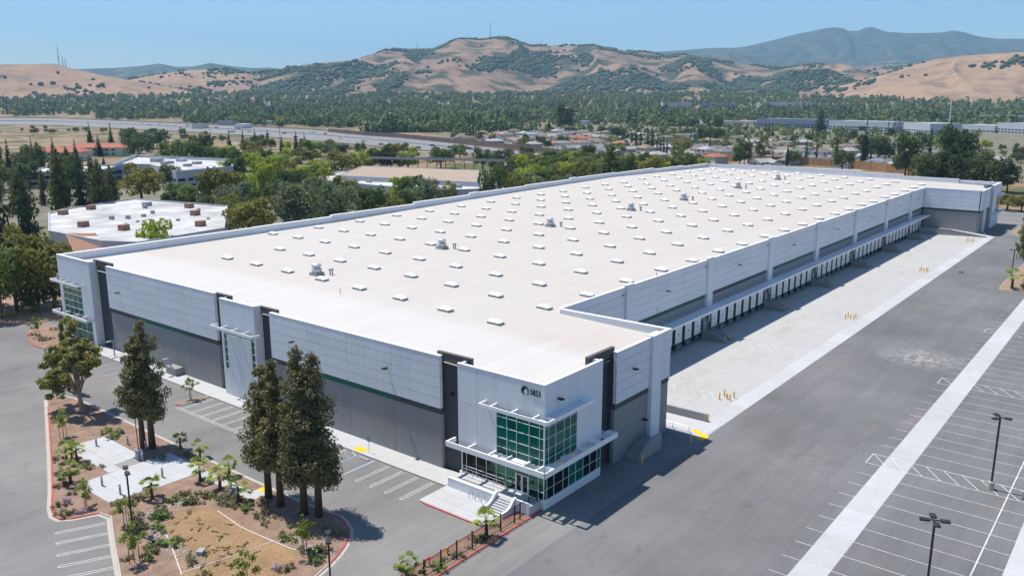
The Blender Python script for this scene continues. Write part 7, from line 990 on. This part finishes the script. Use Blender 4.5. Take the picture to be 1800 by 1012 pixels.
for k in range(10): shrub(-2-3.4*k+r.gauss(0, .5), 1.5+r.gauss(0, .4), 'f_shrub', r.uniform(.3, .6))
nm = {'f_shrub': 'low grey-green shrub', 'f_shrub_green': 'small green shrub', 'f_lavender': 'purple flowering shrub'}
for (kind, z), obs in shr.items(): label_row(obs, f"{nm[kind]} {z[0]}", 'shrub', z[1])
fb = [((258+4*i+r.uniform(-1, 1)), r.uniform(-24, -10), r.uniform(2.5, 4.5)) for i in range(7)]
label_row([inst('shrub', shm['f_shrub_green' if i % 2 else 'f_shrub'][0], None, (x, y, .05), i, s) for i, (x, y, s) in enumerate(fb)], 'leafy shrub past the far apron end', 'shrub', 'shrubs past the far apron end')
lbv = [(-2+r.uniform(-2, 2), 112+2.2*i, r.uniform(.7, 1.3)) for i in range(6)]+[(-20+6*i, 139+r.uniform(0, 4), r.uniform(1.5, 3.2)) for i in range(9)]
label_row([inst('shrub', shm['f_shrub'][i % 3], None, (x, y, .05), i, s) for i, (x, y, s) in enumerate(lbv)], 'dry shrub beside the left driveway', 'shrub', 'shrubs by the left driveway')
# cobbles, turf sods, basin edging
mb = MB(); ic = ICO
for k in range(1500):
    t = r.random()
    if t < .5: u = r.random(); x, y = -30.2-1.0*u+r.gauss(0, .75), 34-14*u+r.gauss(0, .6)
    elif t < .8: u = r.random(); x, y = -30.4+7*u+r.gauss(0, .5), 33.4-.4*u+math.sin(u*3.14)*1.5+r.gauss(0, .5)
    else: x, y = -21.8+r.gauss(0, .55), 14.6+r.gauss(0, 1.6)
    s = r.uniform(.04, .12); mb.add([(x+v[0]*s*1.3, y+v[1]*s, .12+v[2]*s*.7) for v in ic[0]], ic[1].tolist())
tag(mb.build('cobble_mulch', 'rock'), 'pale cobble stones strewn round the dry basin', 'cobbles', kind='stuff')
V = []; F = []; rr = np.random.RandomState(3)
for k in range(26000):
    x = rr.uniform(-44, -16); y = rr.uniform(9, 80); V_ = rr.uniform(.02, .07); a = rr.uniform(0, 3.14); c, s = math.cos(a)*V_, math.sin(a)*V_; z = .113+rr.uniform(.0, .03)
    ex = -16.6 if y > 20 else -17.8; le = np.interp(y, [8, 24.6, 38.6, 40.6, 43, 51, 77.5], [-42, -36.3, -30.4, -34.7, -34.8, -31, -20.4])
    if not le+.5 < x < ex or (-30.2 < x < -17.8 and 39.4 < y < 60.8) or (-31.5 < x < -23.8 and 12 < y < 31): continue
    n = len(V); V += [(x-c, y-s, z), (x+s*.4, y-c*.4, z+.02), (x+c, y+s, z)]; F.append((n, n+1, n+2))
tag(link(bpy.data.objects.new('mulch_chips', np_mesh('mulch_chips', V, F, 'bark'))), 'dark bark chips scattered over the planting beds', 'mulch', kind='stuff')
V = []; F = []
for k in range(64):
    x = -28.4+r.gauss(0, 2.0); y = 23.4+r.gauss(0, 3.6); a = r.choice([.5, .5, 2.05])+r.gauss(0, .08); L = r.uniform(.25, 1.0); c, s = math.cos(a), math.sin(a)
    if not (-31.3 < x < -24.2 and 15 < y < 30.5): continue
    for q in range(int(L*34)):
        u = r.uniform(-L/2, L/2); v = r.gauss(0, .07); h = r.uniform(.06, .2); px, py = x+c*u-s*v, y+s*u+c*v; n = len(V); t = r.uniform(0, 6.28); V += [(px-math.cos(t)*.06, py-math.sin(t)*.06, .11), (px+math.cos(t)*.06, py+math.sin(t)*.06, .11), (px+r.gauss(0, .05), py+r.gauss(0, .05), .11+h)]; F.append((n, n+1, n+2))
tag(link(bpy.data.objects.new('grass_tufts', np_mesh('grass_tufts', V, F, 'f_shrub_green'))), 'short dark grass tufts in broken lines across the dry basin', 'grass', kind='stuff')
for i, (pts, lb_) in enumerate((([(-23.26, 28.94), (-23.8, 24), (-23.72, 21.26), (-23.22, 15.52), (-22.6, 12.5)], 'thin white edging line along the right side of the dry basin'), ([(-29.5, 29.3), (-30.3, 27), (-31.13, 24.78), (-33.03, 19.96)], 'thin white edging line along the left side of the dry basin'), ([(-32.73, 20.25), (-28, 19.2), (-23.52, 18.31)], 'thin white line crossing the dry basin'))):
    tag(MB().tube([(x, y, .15) for x, y in pts], .038, 6).build('edging_pipe', 'trim'), lb_, 'edging')
vb = thing('valve_box', (-29.6, 22.1, .1), .5, 'low grey concrete box standing in the dry basin', 'box'); MB().box((-.4, -.3, 0), (.4, .3, .38)).build('box', 'curb', vb); MB().box((-.44, -.34, .38), (.44, .34, .46)).build('lid', 'galv', vb)
# ---------------------------------------------------------------- posts, lights, fence, small things
LB = [(-22.97, 57.99, 'on the upper plaza slab'), (-20.05, 55.24, 'in the mulch beside the upper slab'), (-21.56, 48.58, 'in front of the grey cabinet'), (-28.33, 45.53, 'at the left edge of the plaza'), (-28.09, 41.61, 'at the lower corner of the plaza'), (-22.54, 42.01, 'at the right middle of the plaza'), (-19.3, 51.86, 'half hidden behind the cabinet')]
lm = MB().lathe([(.13, 0), (.13, 1.0), (.11, 1.08)], 12).mesh('post', 'galv'); lt = MB().lathe([(.135, .86), (.135, 1.0)], 12).mesh('lens', 'dome')
for x, y, t in LB:
    o = thing('light_bollard', (x, y, .14), 0, f"short grey light bollard {t}", 'bollard light', 'grey light bollards'); o.scale = (1, 1, 1.1); inst('post', lm, o); inst('lens', lt, o); MB().lathe([(.14, 1.08), (.14, 1.14), (.05, 1.17)], 12).build('cap', 'galv', o)
cb = thing('utility_cabinet', (-21.6, 49.3, .12), 0, 'grey steel utility cabinet at the foot of the redwood pair', 'cabinet'); MB().box((-.35, -.3, 0), (.35, .3, 1.35)).build('body', 'galv', cb); MB().box((-.38, -.33, 1.35), (.38, .33, 1.42)).build('lid', 'steel', cb); MB().box((-.37, -.25, .1), (-.355, .25, 1.25)).build('door', 'galv', cb)
MB().tube([(0, 0, 1.4), (0, .1, 7.0)], .06, 8).build('mast', 'bronze', cb)
def lamp(x, y, h, base, arms, label, rz=0.0, mat='bronze'):
    o = thing('lamp_post', (x, y, 0), rz, label, 'lamp post', 'parking lot lamp posts')
    if base: MB().lathe([(.36, 0), (.36, .95), (.3, 1.0)], 14).build('base', 'curb', o)
    MB().box((-.09, -.09, base*.9), (.09, .09, h)).build('pole', mat, o)
    for k in range(arms):
        a = 2*math.pi*k/max(1, arms); f = MB().box((.1, -.05, -.05), (.5, .05, .05)).box((.45, -.26, -.09), (1.25, .26, .07)).build('light_head', mat, o); f.location = (0, 0, h); f.rotation_euler = (0, 0, a)
    return o
lamp(37.8, -39.0, 9.2, 1, 3, 'dark lamp post on round concrete base in the trailer stalls', .6); lamp(5.6, -38.9, 9.4, 1, 4, 'lamp post with four dark heads at the bottom right edge', .4)
lamp(175, -20.9, 8.0, 1, 1, 'lamp post in the planting bed at the far right edge', 2.2); lamp(-31.8, 31.7, 7.4, 0, 2, 'tall brown lamp post in the planting island at left', 1.2); lamp(-25.7, 6.3, 5.8, 0, 2, 'lamp post on the island tip at the bottom edge', .9)
lamp(-1.2, 96, 3.0, 0, 1, 'short post light on the sidewalk at the left tower', 3.14, 'galv'); lamp(-.4, 78.2, 3.0, 0, 1, 'short post light beside the grey wall box', 3.14, 'galv'); box('low_wall', (-.6, 76.5, .14), (.9, 79.5, 1.4), 'grey', WH)
fn = thing('metal_fence', (0, .75, 0), 0, 'black metal picket fence running out from the glass corner', 'fence'); FP = [-.25, -1.85, -3.45, -4.45, -6.85, -9.2, -11.55, -13.95, -16.3, -18.7, -21.1, -23.5, -25.9, -28.3, -30.7, -33.1]
pmh = MB().box((-.05, -.05, 0), (.05, .05, 2.15)).mesh('post', 'black')
for i, x in enumerate(FP):
    inst('post', pmh, fn, (x, 0, .08))
    if i:
        a, b = FP[i], FP[i-1]
        for z in (.35, 1.95): MB().box((a+.05, -.025, z), (b-.05, .025, z+.05)).build('rail', 'black', fn)
        if i == 3: MB().box((a+.06, -.02, 1.0), (b-.06, .02, 1.12)).build('gate_rail', 'black', fn)
        n = int((b-a)/.13); mb = MB()
        for k in range(1, n): xx = a+(b-a)*k/n; mb.box((xx-.008, -.008, .2), (xx+.008, .008, 2.0))
        tag(mb.build('picket_infill', 'black', fn), kind='stuff')
hydrant(-13.9, 2.1, 'yellow fire hydrant behind the black picket fence').location.z = .1
pv = thing('fire_connection', (-16.7, 2.3, .1), 0, 'dark red fire department pipe connection beside the black fence', 'standpipe'); MB().tube([(-.3, 0, 0), (-.3, 0, .75), (.3, 0, .75), (.3, 0, 0)], .11, 8).build('pipe', 'red', pv); MB().tube([(0, 0, .7), (0, -.4, .95)], .13, 8).build('valve', 'red', pv)
for k, (x, y) in enumerate([(-2.95, 8.5), (-2.95, 7.5), (-2.95, 6.55), (-2.95, 5.6)]):
    o = thing('bike_rack', (x, y, .14), 0, f"grey inverted-U bike rack on the entry plaza, {ordn(k+1)} from the left", 'bike rack', 'bike racks'); pts = [(-.3, 0, 0), (-.3, 0, .65)]+[(-.3*math.cos(t), 0, .65+.25*math.sin(t)) for t in np.linspace(.3, 2.84, 7)]+[(.3, 0, .65), (.3, 0, 0)]; MB().tube(pts, .04, 6).build('hoop', 'galv', o)
sg_ = thing('parking_sign', (-1.63, 27.46, .14), -math.pi/2, 'blue disabled parking sign on a thin post by the facade', 'sign'); MB().tube([(0, 0, 0), (0, 0, 2.3)], .035, 6).build('post', 'steel', sg_)
M['blue'] = pm('sign_blue', (0.03, 0.12, 0.45), .5, 0); MB().box((-.22, -.06, 1.6), (.22, -.04, 2.3)).build('sign_plate', 'blue', sg_); MB().tube([(.02, -.07, 2.15), (.02, -.07, 2.0), (-.06, -.07, 1.88), (.08, -.07, 1.88), (.1, -.07, 1.75)], .028, 5).build('symbol', 'trim', sg_)
for k, y in enumerate((26.8,)): tag(MB().box((-3.3, y-.9, .02), (-3.1, y+.9, .14)).build('wheel_stop', 'strip'), 'white concrete wheel stop in the blue-lined stall', 'wheel stop')
gp = thing('gate_post', (251, -16, 0), 0, 'dark gate post at the far end of the truck court', 'gate post'); MB().box((-.15, -.15, 0), (.15, .15, 2.4)).build('post', 'black', gp); MB().box((-.05, 0, .4), (.05, 9, .5)).build('rail', 'black', gp)
# ---------------------------------------------------------------- freeway and surroundings
def ribbon(name, A, B, mat, dz):
    mb = MB(); V = [(p[0], p[1], p[2]+dz) for p in A]+[(p[0], p[1], p[2]+dz) for p in B]; n = len(A); mb.add(V, [(i, n+i, n+i+1, i+1) for i in range(n-1)]); return struct(name, mb, mat)
M['freeway'] = pm('pale_freeway_concrete', (0.225, 0.218, 0.21), .9, .12, .02)
fw = ribbon('freeway', FREEWAY_FAR, FREEWAY_NEAR, 'freeway', .5)
def lerp3(a, b, t): return tuple(a[i]+(b[i]-a[i])*t for i in range(3))
def barrier(name, t, h, th, mat, label):
    o = thing(name, lerp3(FREEWAY_FAR[0], FREEWAY_NEAR[0], t), 0, label, 'barrier'); L = Vector(o.location)
    for (a, b, c, d) in zip(FREEWAY_FAR[:-1], FREEWAY_FAR[1:], FREEWAY_NEAR[:-1], FREEWAY_NEAR[1:]):
        p = Vector(lerp3(a, c, t))-L; q = Vector(lerp3(b, d, t))-L; dv = (q-p).normalized(); n = Vector((-dv.y, dv.x, 0))*th/2
        MB().add([p-n, q-n, q+n, p+n]+[v+Vector((0, 0, h)) for v in (p-n, q-n, q+n, p+n)], [(4, 5, 6, 7), (0, 1, 5, 4), (1, 2, 6, 5), (2, 3, 7, 6), (3, 0, 4, 7)]).build('barrier_segment', mat, o)
barrier('median_barrier', .5, 1.6, 1.0, 'galv', 'long concrete median barrier between the freeway lanes')
barrier('edge_barrier', -.02, 1.6, 1.0, 'wood', 'low brown barrier along the far freeway edge')
def wallrun(name, pts, h, th, mat, label, cat, seg='wall_panel', step=9.0, postm=None):
    o = thing(name, pts[0], 0, label, cat); L = Vector(pts[0])
    for a, b in zip(pts[:-1], pts[1:]):
        a, b = Vector(a), Vector(b); n = max(1, int((b-a).length/step)); ang = math.atan2((b-a).y, (b-a).x); l = (b-a).length/n
        me = MB().box((.03, -th/2, -1.5), (l-.03, th/2, h)).mesh(seg, mat); mp = MB().box((-.2, -th/2-.12, -1.5), (.2, th/2+.12, h+.2)).mesh('post', postm) if postm else None
        for k in range(n):
            p = a.lerp(b, k/n)-L; inst(seg, me, o, p, ang)
            if mp: inst('post', mp, o, p, ang)
    return o
M['soundwall'] = pm('brown_block_wall', (0.165, 0.12, 0.095), .9, .08, .05, ov=.06); M['cedar'] = pm('cedar_fence', (0.36, 0.205, 0.105), .85, .12, .3, ov=.12)
wallrun('sound_wall', SOUND_WALL, 5.2, .5, 'soundwall', 'long brown block sound wall on the far side of the freeway', 'wall', 'wall_panel', 14, 'soundwall')
wallrun('timber_fence', BACK_FENCE, 5.2, .25, 'cedar', 'orange-brown timber fence behind the far end of the warehouse', 'fence', 'fence_panel', 4.5, 'cedar')
struct('neighbourhood_ground', MB().sheet([(540, 420), (500, 20), (620, -260), (1300, -260), (1350, 700), (900, 800), (640, 640)], .05), 'garden')
struct('street', MB().sheet([(318, -110), (332, -110), (332, 200), (318, 200)], .03), 'freeway')
# cars on the freeway
pr = [(-2.2, .35), (-2.25, .75), (-1.9, .95), (-1.2, 1.0), (-.75, 1.42), (.75, 1.45), (1.35, 1.0), (2.1, .85), (2.25, .6), (2.2, .35)]; n = len(pr)
def extr(pr, w0): 
    n = len(pr); return MB().add([(x, -w0, z) for x, z in pr]+[(x, w0, z) for x, z in pr], [tuple(range(n))[::-1], tuple(range(n, 2*n))]+[(i, (i+1)%n, (i+1)%n+n, i+n) for i in range(n)])
cbm = extr(pr, .88).mesh('body', 'black'); cgm = extr([(-1.05, 1.02), (-.72, 1.38), (.7, 1.40), (1.2, 1.02)], .9).mesh('side_window', 'dglass'); cwm = MB().tube([(0, -.12, 0), (0, .12, 0)], .34, 10).mesh('wheel', 'rubber')
CC = {'silver': (.45, .46, .47), 'white': (.75, .75, .75), 'black': (.02, .02, .02), 'dark grey': (.08, .08, .09), 'dark blue': (.02, .04, .10)}
for k, c in CC.items(): M['car_'+k] = pm('car_paint_'+k.replace(' ', '_'), c, .25, 0, spec=.5)
cars = {}; fdir = Vector((715.3-760.9, 936.2-1394.5, 0)); ang = math.atan2(fdir.y, fdir.x)
for i, p in enumerate(CARS):
    k = ['black', 'dark grey', 'black', 'white', 'dark grey', 'silver', 'black', 'dark grey', 'black', 'white', 'silver', 'dark grey', 'black', 'dark grey', 'dark blue', 'silver'][i % 16]
    o = thing('car', (p[0], p[1], p[2]+.5), ang+(.25 if i > 11 else 0)); o.scale = (1.25, 1.25, 1.25); inst('body', cbm, o, mat='car_'+k); inst('side_window', cgm, o)
    for sx in (-1.4, 1.4):
        for sy in (-.82, .82): inst('wheel', cwm, o, (sx, sy, .34))
    cars.setdefault(k, []).append(o)
for k, ob in cars.items(): label_row(ob, f"{k} car driving on the freeway", 'car', 'cars on the freeway')
# houses
M['r0'] = pm('grey_shingle', (.20, .195, .19), .9, .1, .3, ov=.12); M['r1'] = pm('tan_shingle', (.27, .20, .155), .9, .1, .3, ov=.12); M['r2'] = pm('brown_shingle', (.19, .135, .11), .9, .1, .3, ov=.12); M['r3'] = pm('red_tile', (.36, .15, .085), .85, .1, .3, ov=.1); M['r4'] = pm('slate_shingle', (.16, .18, .21), .9, .1, .3, ov=.1); M['r5'] = pm('light_grey_shingle', (.33, .32, .31), .9, .1, .3, ov=.1)
for i, c in enumerate(((.60, .55, .47), (.45, .40, .34), (.42, .47, .52), (.68, .66, .62))): M[f'w{i}'] = pm(f'stucco_{i}', c, .85, .05, .3)
def house_tpl(t):
    w_, d_, h = ((15, 10, 3.0), (12, 11, 5.6), (17, 9, 3.0), (13, 12, 3.2))[t]; wall = MB().box((-w_/2, -d_/2, 0), (w_/2, d_/2, h)); rise = 2.3; ov = .6; rf = MB()
    X, Y = w_/2+ov, d_/2+ov; hip = (0, 3.5, 0, 4)[t]
    rf.add([(-X, -Y, h-.05), (X, -Y, h-.05), (X, Y, h-.05), (-X, Y, h-.05), (-X+hip, 0, h+rise), (X-hip, 0, h+rise)], [(0, 1, 5, 4), (1, 2, 5), (2, 3, 4, 5), (3, 0, 4), (3, 2, 1, 0)])
    if t in (0, 2, 3):
        gx = w_*.22; gd = 5.5; wall.box((gx-3, -d_/2-gd+.5, 0), (gx+3, -d_/2+.2, 2.8)); y0 = -d_/2-gd
        rf.add([(gx-3.6, y0, 2.76), (gx+3.6, y0, 2.76), (gx, y0, 4.6), (gx-3.6, 0, 2.76), (gx+3.6, 0, 2.76), (gx, 0, 4.6)], [(0, 1, 2), (0, 2, 5, 3), (1, 4, 5, 2)])
        dy = -d_/2-gd+.44
    else: gx = w_*.2; dy = -d_/2-.05
    door = MB().box((gx-2.4, dy-.03, .05), (gx+2.4, dy+.12, 2.3)).mesh('garage_door', 'trim'); wn = MB().box((-.9, -.06, -.6), (.9, .06, .6)).mesh('window', 'wglass'); ch = MB().box((-.45, -.45, 0), (.45, .45, 2.2)).mesh('chimney', 'r2')
    wl = wall.mesh('wall', 'w0'); rm = rf.mesh('roof', 'r0'); wins = [(-w_*.3, -d_/2-.03, 1.6, 0), (-w_*.08, -d_/2-.03, 1.6, 0), (-w_/2-.03, 0, 1.6, 1), (w_/2+.03, 0, 1.6, 1)]+([(-w_*.25, -d_/2-.03, 4.3, 0), (w_*.2, -d_/2-.03, 4.3, 0), (-w_/2-.03, 1, 4.3, 1)] if t == 1 else [])
    return wl, rm, door, wn, ch, wins, h+rise
HT = [house_tpl(t) for t in range(4)]; hs = {}
rn = ['grey-roofed', 'tan-roofed', 'brown-roofed', 'red-tile-roofed', 'slate-roofed', 'pale grey-roofed']; wn_ = ['cream', 'tan', 'blue-grey', 'white']
for (x, y, t, rz, rc, wc) in HOUSES:
    wl, rm, door, wn, ch, wins, top = HT[t]; o = thing('house', (x, y, terr(x, y)-.1), R(HOUSE_ANGLE+rz)); inst('wall', wl, o, mat=f'w{wc}'); rf = inst('roof', rm, o, mat=f'r{rc}'); inst('garage_door', door, o)
    inst('chimney', ch, rf, (-3.2, .8, top-1.6))
    for (a, b, c, q) in wins: inst('window', wn, o, (a, b, c), math.pi/2*q)
    hs.setdefault((rc, wc), []).append(o)
for (rc, wc), ob in hs.items(): label_row(ob, f"{rn[rc]} {wn_[wc]} suburban house among trees", 'house', 'suburban houses behind the warehouse')
# office and industrial buildings
M['offroof'] = pm('white_office_roof', (.47, .46, .445), .85, .32, .10, fine=.12); M['rust'] = pm('rusty_cabinet', (.30, .17, .13), .8, .1, 1); M['tanroof'] = pm('tan_gravel_roof', (.36, .285, .215), .9, .06, .1); M['redroof'] = pm('red_tile_roof', (.37, .135, .085), .85, .1, .2); M['bluewall'] = pm('blue_grey_panel', (.22, .27, .34), .6, .05, .05); M['palewall'] = pm('pale_grey_panel', (.45, .47, .50), .6, .05, .05); M['brownt'] = pm('brown_metal_roof', (.27, .15, .10), .85, .05, .3)
def flat(name, poly, h, wall, roofm, label, par=.6, windows=0, roofunits=(), z0=0.0):
    cx = sum(p[0] for p in poly)/len(poly); cy = sum(p[1] for p in poly)/len(poly); pl = [(p[0]-cx, p[1]-cy) for p in poly]; o = thing(name, (cx, cy, z0), 0, label, 'building')
    MB().prism(pl, -1, h).build('wall', wall, o); MB().sheet(inset(pl, .35), h+.03).build('roof', roofm, o); n = len(pl); a_ = inset(pl, .4)
    for i in range(n):
        j = (i+1) % n; a, b, c, d = pl[i], pl[j], a_[j], a_[i]; MB().add([(*a, h), (*b, h), (*c, h), (*d, h), (*a, h+par), (*b, h+par), (*c, h+par), (*d, h+par)], [(0, 1, 5, 4), (4, 5, 6, 7), (7, 6, 2, 3)]).build('parapet', wall, o)
        if windows:
            va, vb = Vector((*a, 0)), Vector((*b, 0)); l = (vb-va).length; k = int(l/6); ang = math.atan2((vb-va).y, (vb-va).x); nn = Vector(((vb-va).y, -(vb-va).x, 0)).normalized()
            if sum(pl[q][0]*pl[(q+1)%n][1]-pl[(q+1)%n][0]*pl[q][1] for q in range(n)) < 0: nn = -nn
            me = MB().box((-2.2, -.05, -.8), (2.2, .05, .8)).mesh('window', 'wglass')
            for q in range(k):
                for s in range(windows): inst('window', me, o, va.lerp(vb, (q+.5)/k)+nn*.04+Vector((0, 0, 2+3.2*s)), ang)
    for (x, y, sx, sy, sz, m) in roofunits: u = MB().box((-sx/2, -sy/2, 0), (sx/2, sy/2, sz)).box((-sx/2-.1, -sy/2-.1, -.2), (sx/2+.1, sy/2+.1, .15)).build('roof_unit', m, o); u.location = (x-cx, y-cy, h+.05); u.rotation_euler = (0, 0, .3)
    return o
rr = random.Random(9)
un = [(50.6, 216.3, 2.7, 2.1, 1.7, 'rust'), (55, 199.6, 2.7, 2.1, 1.7, 'rust'), (96.7, 232.5, 2.7, 2.1, 1.6, 'rust'), (87, 212.7, 2.7, 2.1, 1.7, 'rust'), (74.1, 188.6, 2.7, 2.1, 1.7, 'rust'), (59.5, 250, 2.7, 2.1, 1.6, 'rust'), (72, 256, 2.6, 2, 1.6, 'rust'), (64, 225, 1.2, 1.2, 1.2, 'galv'), (68, 222, 1.2, 1.0, 1.2, 'galv'), (74, 223, 1.3, 1.0, .9, 'galv'), (80, 228, 1, 1, 1.1, 'galv'), (90, 250, 3, 2, 1.4, 'galv'), (86, 244, 1.2, 1, 1.2, 'galv'), (60, 208, .7, .7, .8, 'galv'), (66, 212, .7, .7, .7, 'steel'), (84, 200, .7, .7, .7, 'steel'), (76, 205, 1, .8, .7, 'galv'), (94, 222, 1, .8, .9, 'galv')]
flat('office_building', [(39, 214), (40, 183), (45, 173), (75.4, 177.4), (107.4, 224.4), (97.7, 274.2), (65, 262.5), (56.9, 255.4)], 6.4, 'palewall', 'offroof', 'low white-roofed building with rusty roof cabinets left of the warehouse', .5, 0, un)
wd = thing('mansard_roof', (37, 188, 0), 0, 'sloping brown metal roof wedge in front of the white-roofed building', 'roof'); MB().add([(-6, -8, 3.6), (2, -14.5, 3.6), (8.5, 10, 6.9), (2.5, 16, 6.9), (-6, -8, 0), (2, -14.5, 0), (8.5, 10, 0), (2.5, 16, 0)], [(0, 1, 2, 3), (0, 4, 5, 1), (1, 5, 6, 2), (2, 6, 7, 3), (3, 7, 4, 0)]).build('roof_slope', 'brownt', wd)
g1 = flat('office_building', [(163, 419), (207, 477), (224, 400), (194, 350), (157, 344), (172, 395)], 8.4, 'palewall', 'offroof', 'pale office block with glazed parapet beyond the white-roofed building', 1.6, 2, [(195, 430, 6, 5, 2, 'galv'), (190, 410, 7, 4, 1.6, 'galv'), (200, 395, 5, 3, 1.5, 'galv'), (205, 420, 5, 4, 1.5, 'steel'), (188, 385, 4, 3, 1.4, 'galv')])
flat('office_building', [(112, 425), (150, 455), (172, 425), (140, 395)], 7.5, 'palewall', 'offroof', 'small pale flat-roofed block behind the left conifers', .8, 2)
flat('office_building', [(195, 290), (248, 318), (276, 240), (222, 185), (196, 205)], 6.0, 'palewall', 'offroof', 'white lower roofs around the tan-roofed building', .5, 1, [(214, 236, 3, 2, 1.4, 'galv'), (205, 255, 2, 2, 1.2, 'steel'), (214, 205, 3, 2, 1.5, 'galv')])
flat('office_building', [(204.5, 277.5), (253, 313), (272, 243), (222, 200), (217, 220)], 8.0, 'palewall', 'tanroof', 'broad tan flat roof behind the warehouse trees', .25)
sc_ = thing('solar_canopy', (262, 322, 0), 0, 'dark rooftop frame structure behind the tan roof', 'canopy'); d = Vector((36, -86, 0)).normalized(); nn = Vector((d.y, -d.x, 0))*-1
for k in range(16):
    p = d*(k*5.6); MB().tube([p, p+Vector((0, 0, 11))], .2, 5).build('post', 'black', sc_); 
    if k < 15: MB().tube([p+Vector((0, 0, 8.5)), p+d*5.6+Vector((0, 0, 11))], .14, 4).build('brace', 'black', sc_); q = p+d*5.5+Vector((0, 0, 11.2)); MB().add([p+Vector((0, 0, 11.2)), q, q+nn*9+Vector((0, 0, .8)), p+nn*9+Vector((0, 0, 12))], [(0, 1, 2, 3)]).build('panel', 'bronze', sc_)
def apartment(x, y, ang, L_, label):
    o = thing('apartment_building', (x, y, 0), ang, label, 'building'); MB().box((-L_/2, -8, -1), (L_/2, 8, 7)).build('wall', 'w0', o); MB().add([(-L_/2-1, -9, 6.8), (L_/2+1, -9, 6.8), (L_/2+1, 9, 6.8), (-L_/2-1, 9, 6.8), (-L_/2+5, 0, 10), (L_/2-5, 0, 10)], [(0, 1, 5, 4), (1, 2, 5), (2, 3, 4, 5), (3, 0, 4)]).build('roof', 'redroof', o)
    me = MB().box((-1, -.06, -.8), (1, .06, .8)).mesh('window', 'wglass')
    for k in range(int(L_/5)):
        for z in (1.8, 5): inst('window', me, o, (-L_/2+2.5+5*k, -8.03, z))
apartment(215, 610, -.9, 46, 'cream apartment block with red tile roof at the far left edge'); apartment(262, 640, -.9, 44, 'second cream apartment block with red tile roof, farther right'); apartment(170, 660, -.9, 40, 'red-roofed apartment block partly cut by the left edge')
for (a, b, wdt, h, wm_, lb_) in FARB:
    A = Vector(a); B = Vector(b); d = (B-A).normalized(); n = Vector((-d.y, d.x)); n = n if n.dot(Vector((UX, UY))) > 0 else -n
    flat('industrial_building', [tuple(A), tuple(B), tuple(B+n*wdt), tuple(A+n*wdt)], h, wm_, 'offroof', lb_, .8, 1 if h < 10 else 2, [], terr(*a))
sml = []
for x, y in LOWB:
    w_ = rr.uniform(14, 40); o = thing('low_building', (x, y, terr(x, y)), rr.uniform(0, 3)); MB().box((-w_/2, -7, -1), (w_/2, 7, 6.5)).build('wall', rr.choice(['w3', 'w0', 'palewall']), o); MB().box((-w_/2-.3, -7.3, 6.5), (w_/2+.3, 7.3, 6.9)).build('roof', rr.choice(['offroof', 'r5', 'r0']), o); sml.append(o)
label_row(sml, 'small pale building half hidden in the valley woods', 'building', 'pale buildings in the valley woods')
ov = wallrun('overpass', [(1010, 2030, 8.8), (1100, 1700, 7), (1180, 1480, 5)], 3.2, 12, 'palewall', 'long pale road bridge crossing beyond the freeway', 'bridge', 'deck_segment', 40)
vd = wallrun('viaduct', [(1290, 860, 0), (1330, 640, 0), (1330, 480, 0)], 6.5, 14, 'palewall', 'long grey elevated road beyond the houses', 'bridge', 'deck_segment', 40)
mono = thing('radio_mast', (1180, 200, 0), 0, 'white lattice mast rising from the trees at right', 'mast'); MB().tube([(0, 0, 0), (0, 0, 42)], [.7, .35], 6).build('pole', 'trim', mono); MB().box((-4, -.2, 30), (4, .2, 30.6)).build('crossarm', 'trim', mono)
for i, (x, y, z, h) in enumerate(PYLONS):
    o = thing('hill_mast', (x, y, z-4), 0, f"thin steel mast on the hill skyline, {ordn(i+1) if i < 3 else ordn({3: 4, 4: 5, 6: 6, 5: 7}[i])} from the left", 'mast', 'masts on the hill skyline'); MB().tube([(0, 0, 0), (0, 0, h+4)], [2.0, .8], 5).build('pole', 'galv', o); MB().box((-5, -.5, h*.8), (5, .5, h*.8+1)).build('crossarm', 'galv', o)
# street lamps and a utility pole by the freeway
for i, p in enumerate(((575, 700, 0), (380, 560, 0), (900, 480, 0))):
    o = thing('utility_pole', p, 0, f"tall thin pole near the freeway, {ordn(i+1)} of three", 'pole', 'poles by the freeway'); MB().tube([(0, 0, 0), (0, 0, 22)], [.3, .2], 6).build('pole', 'galv', o); MB().box((-2, -.1, 20), (2, .1, 20.3)).build('crossarm', 'galv', o)
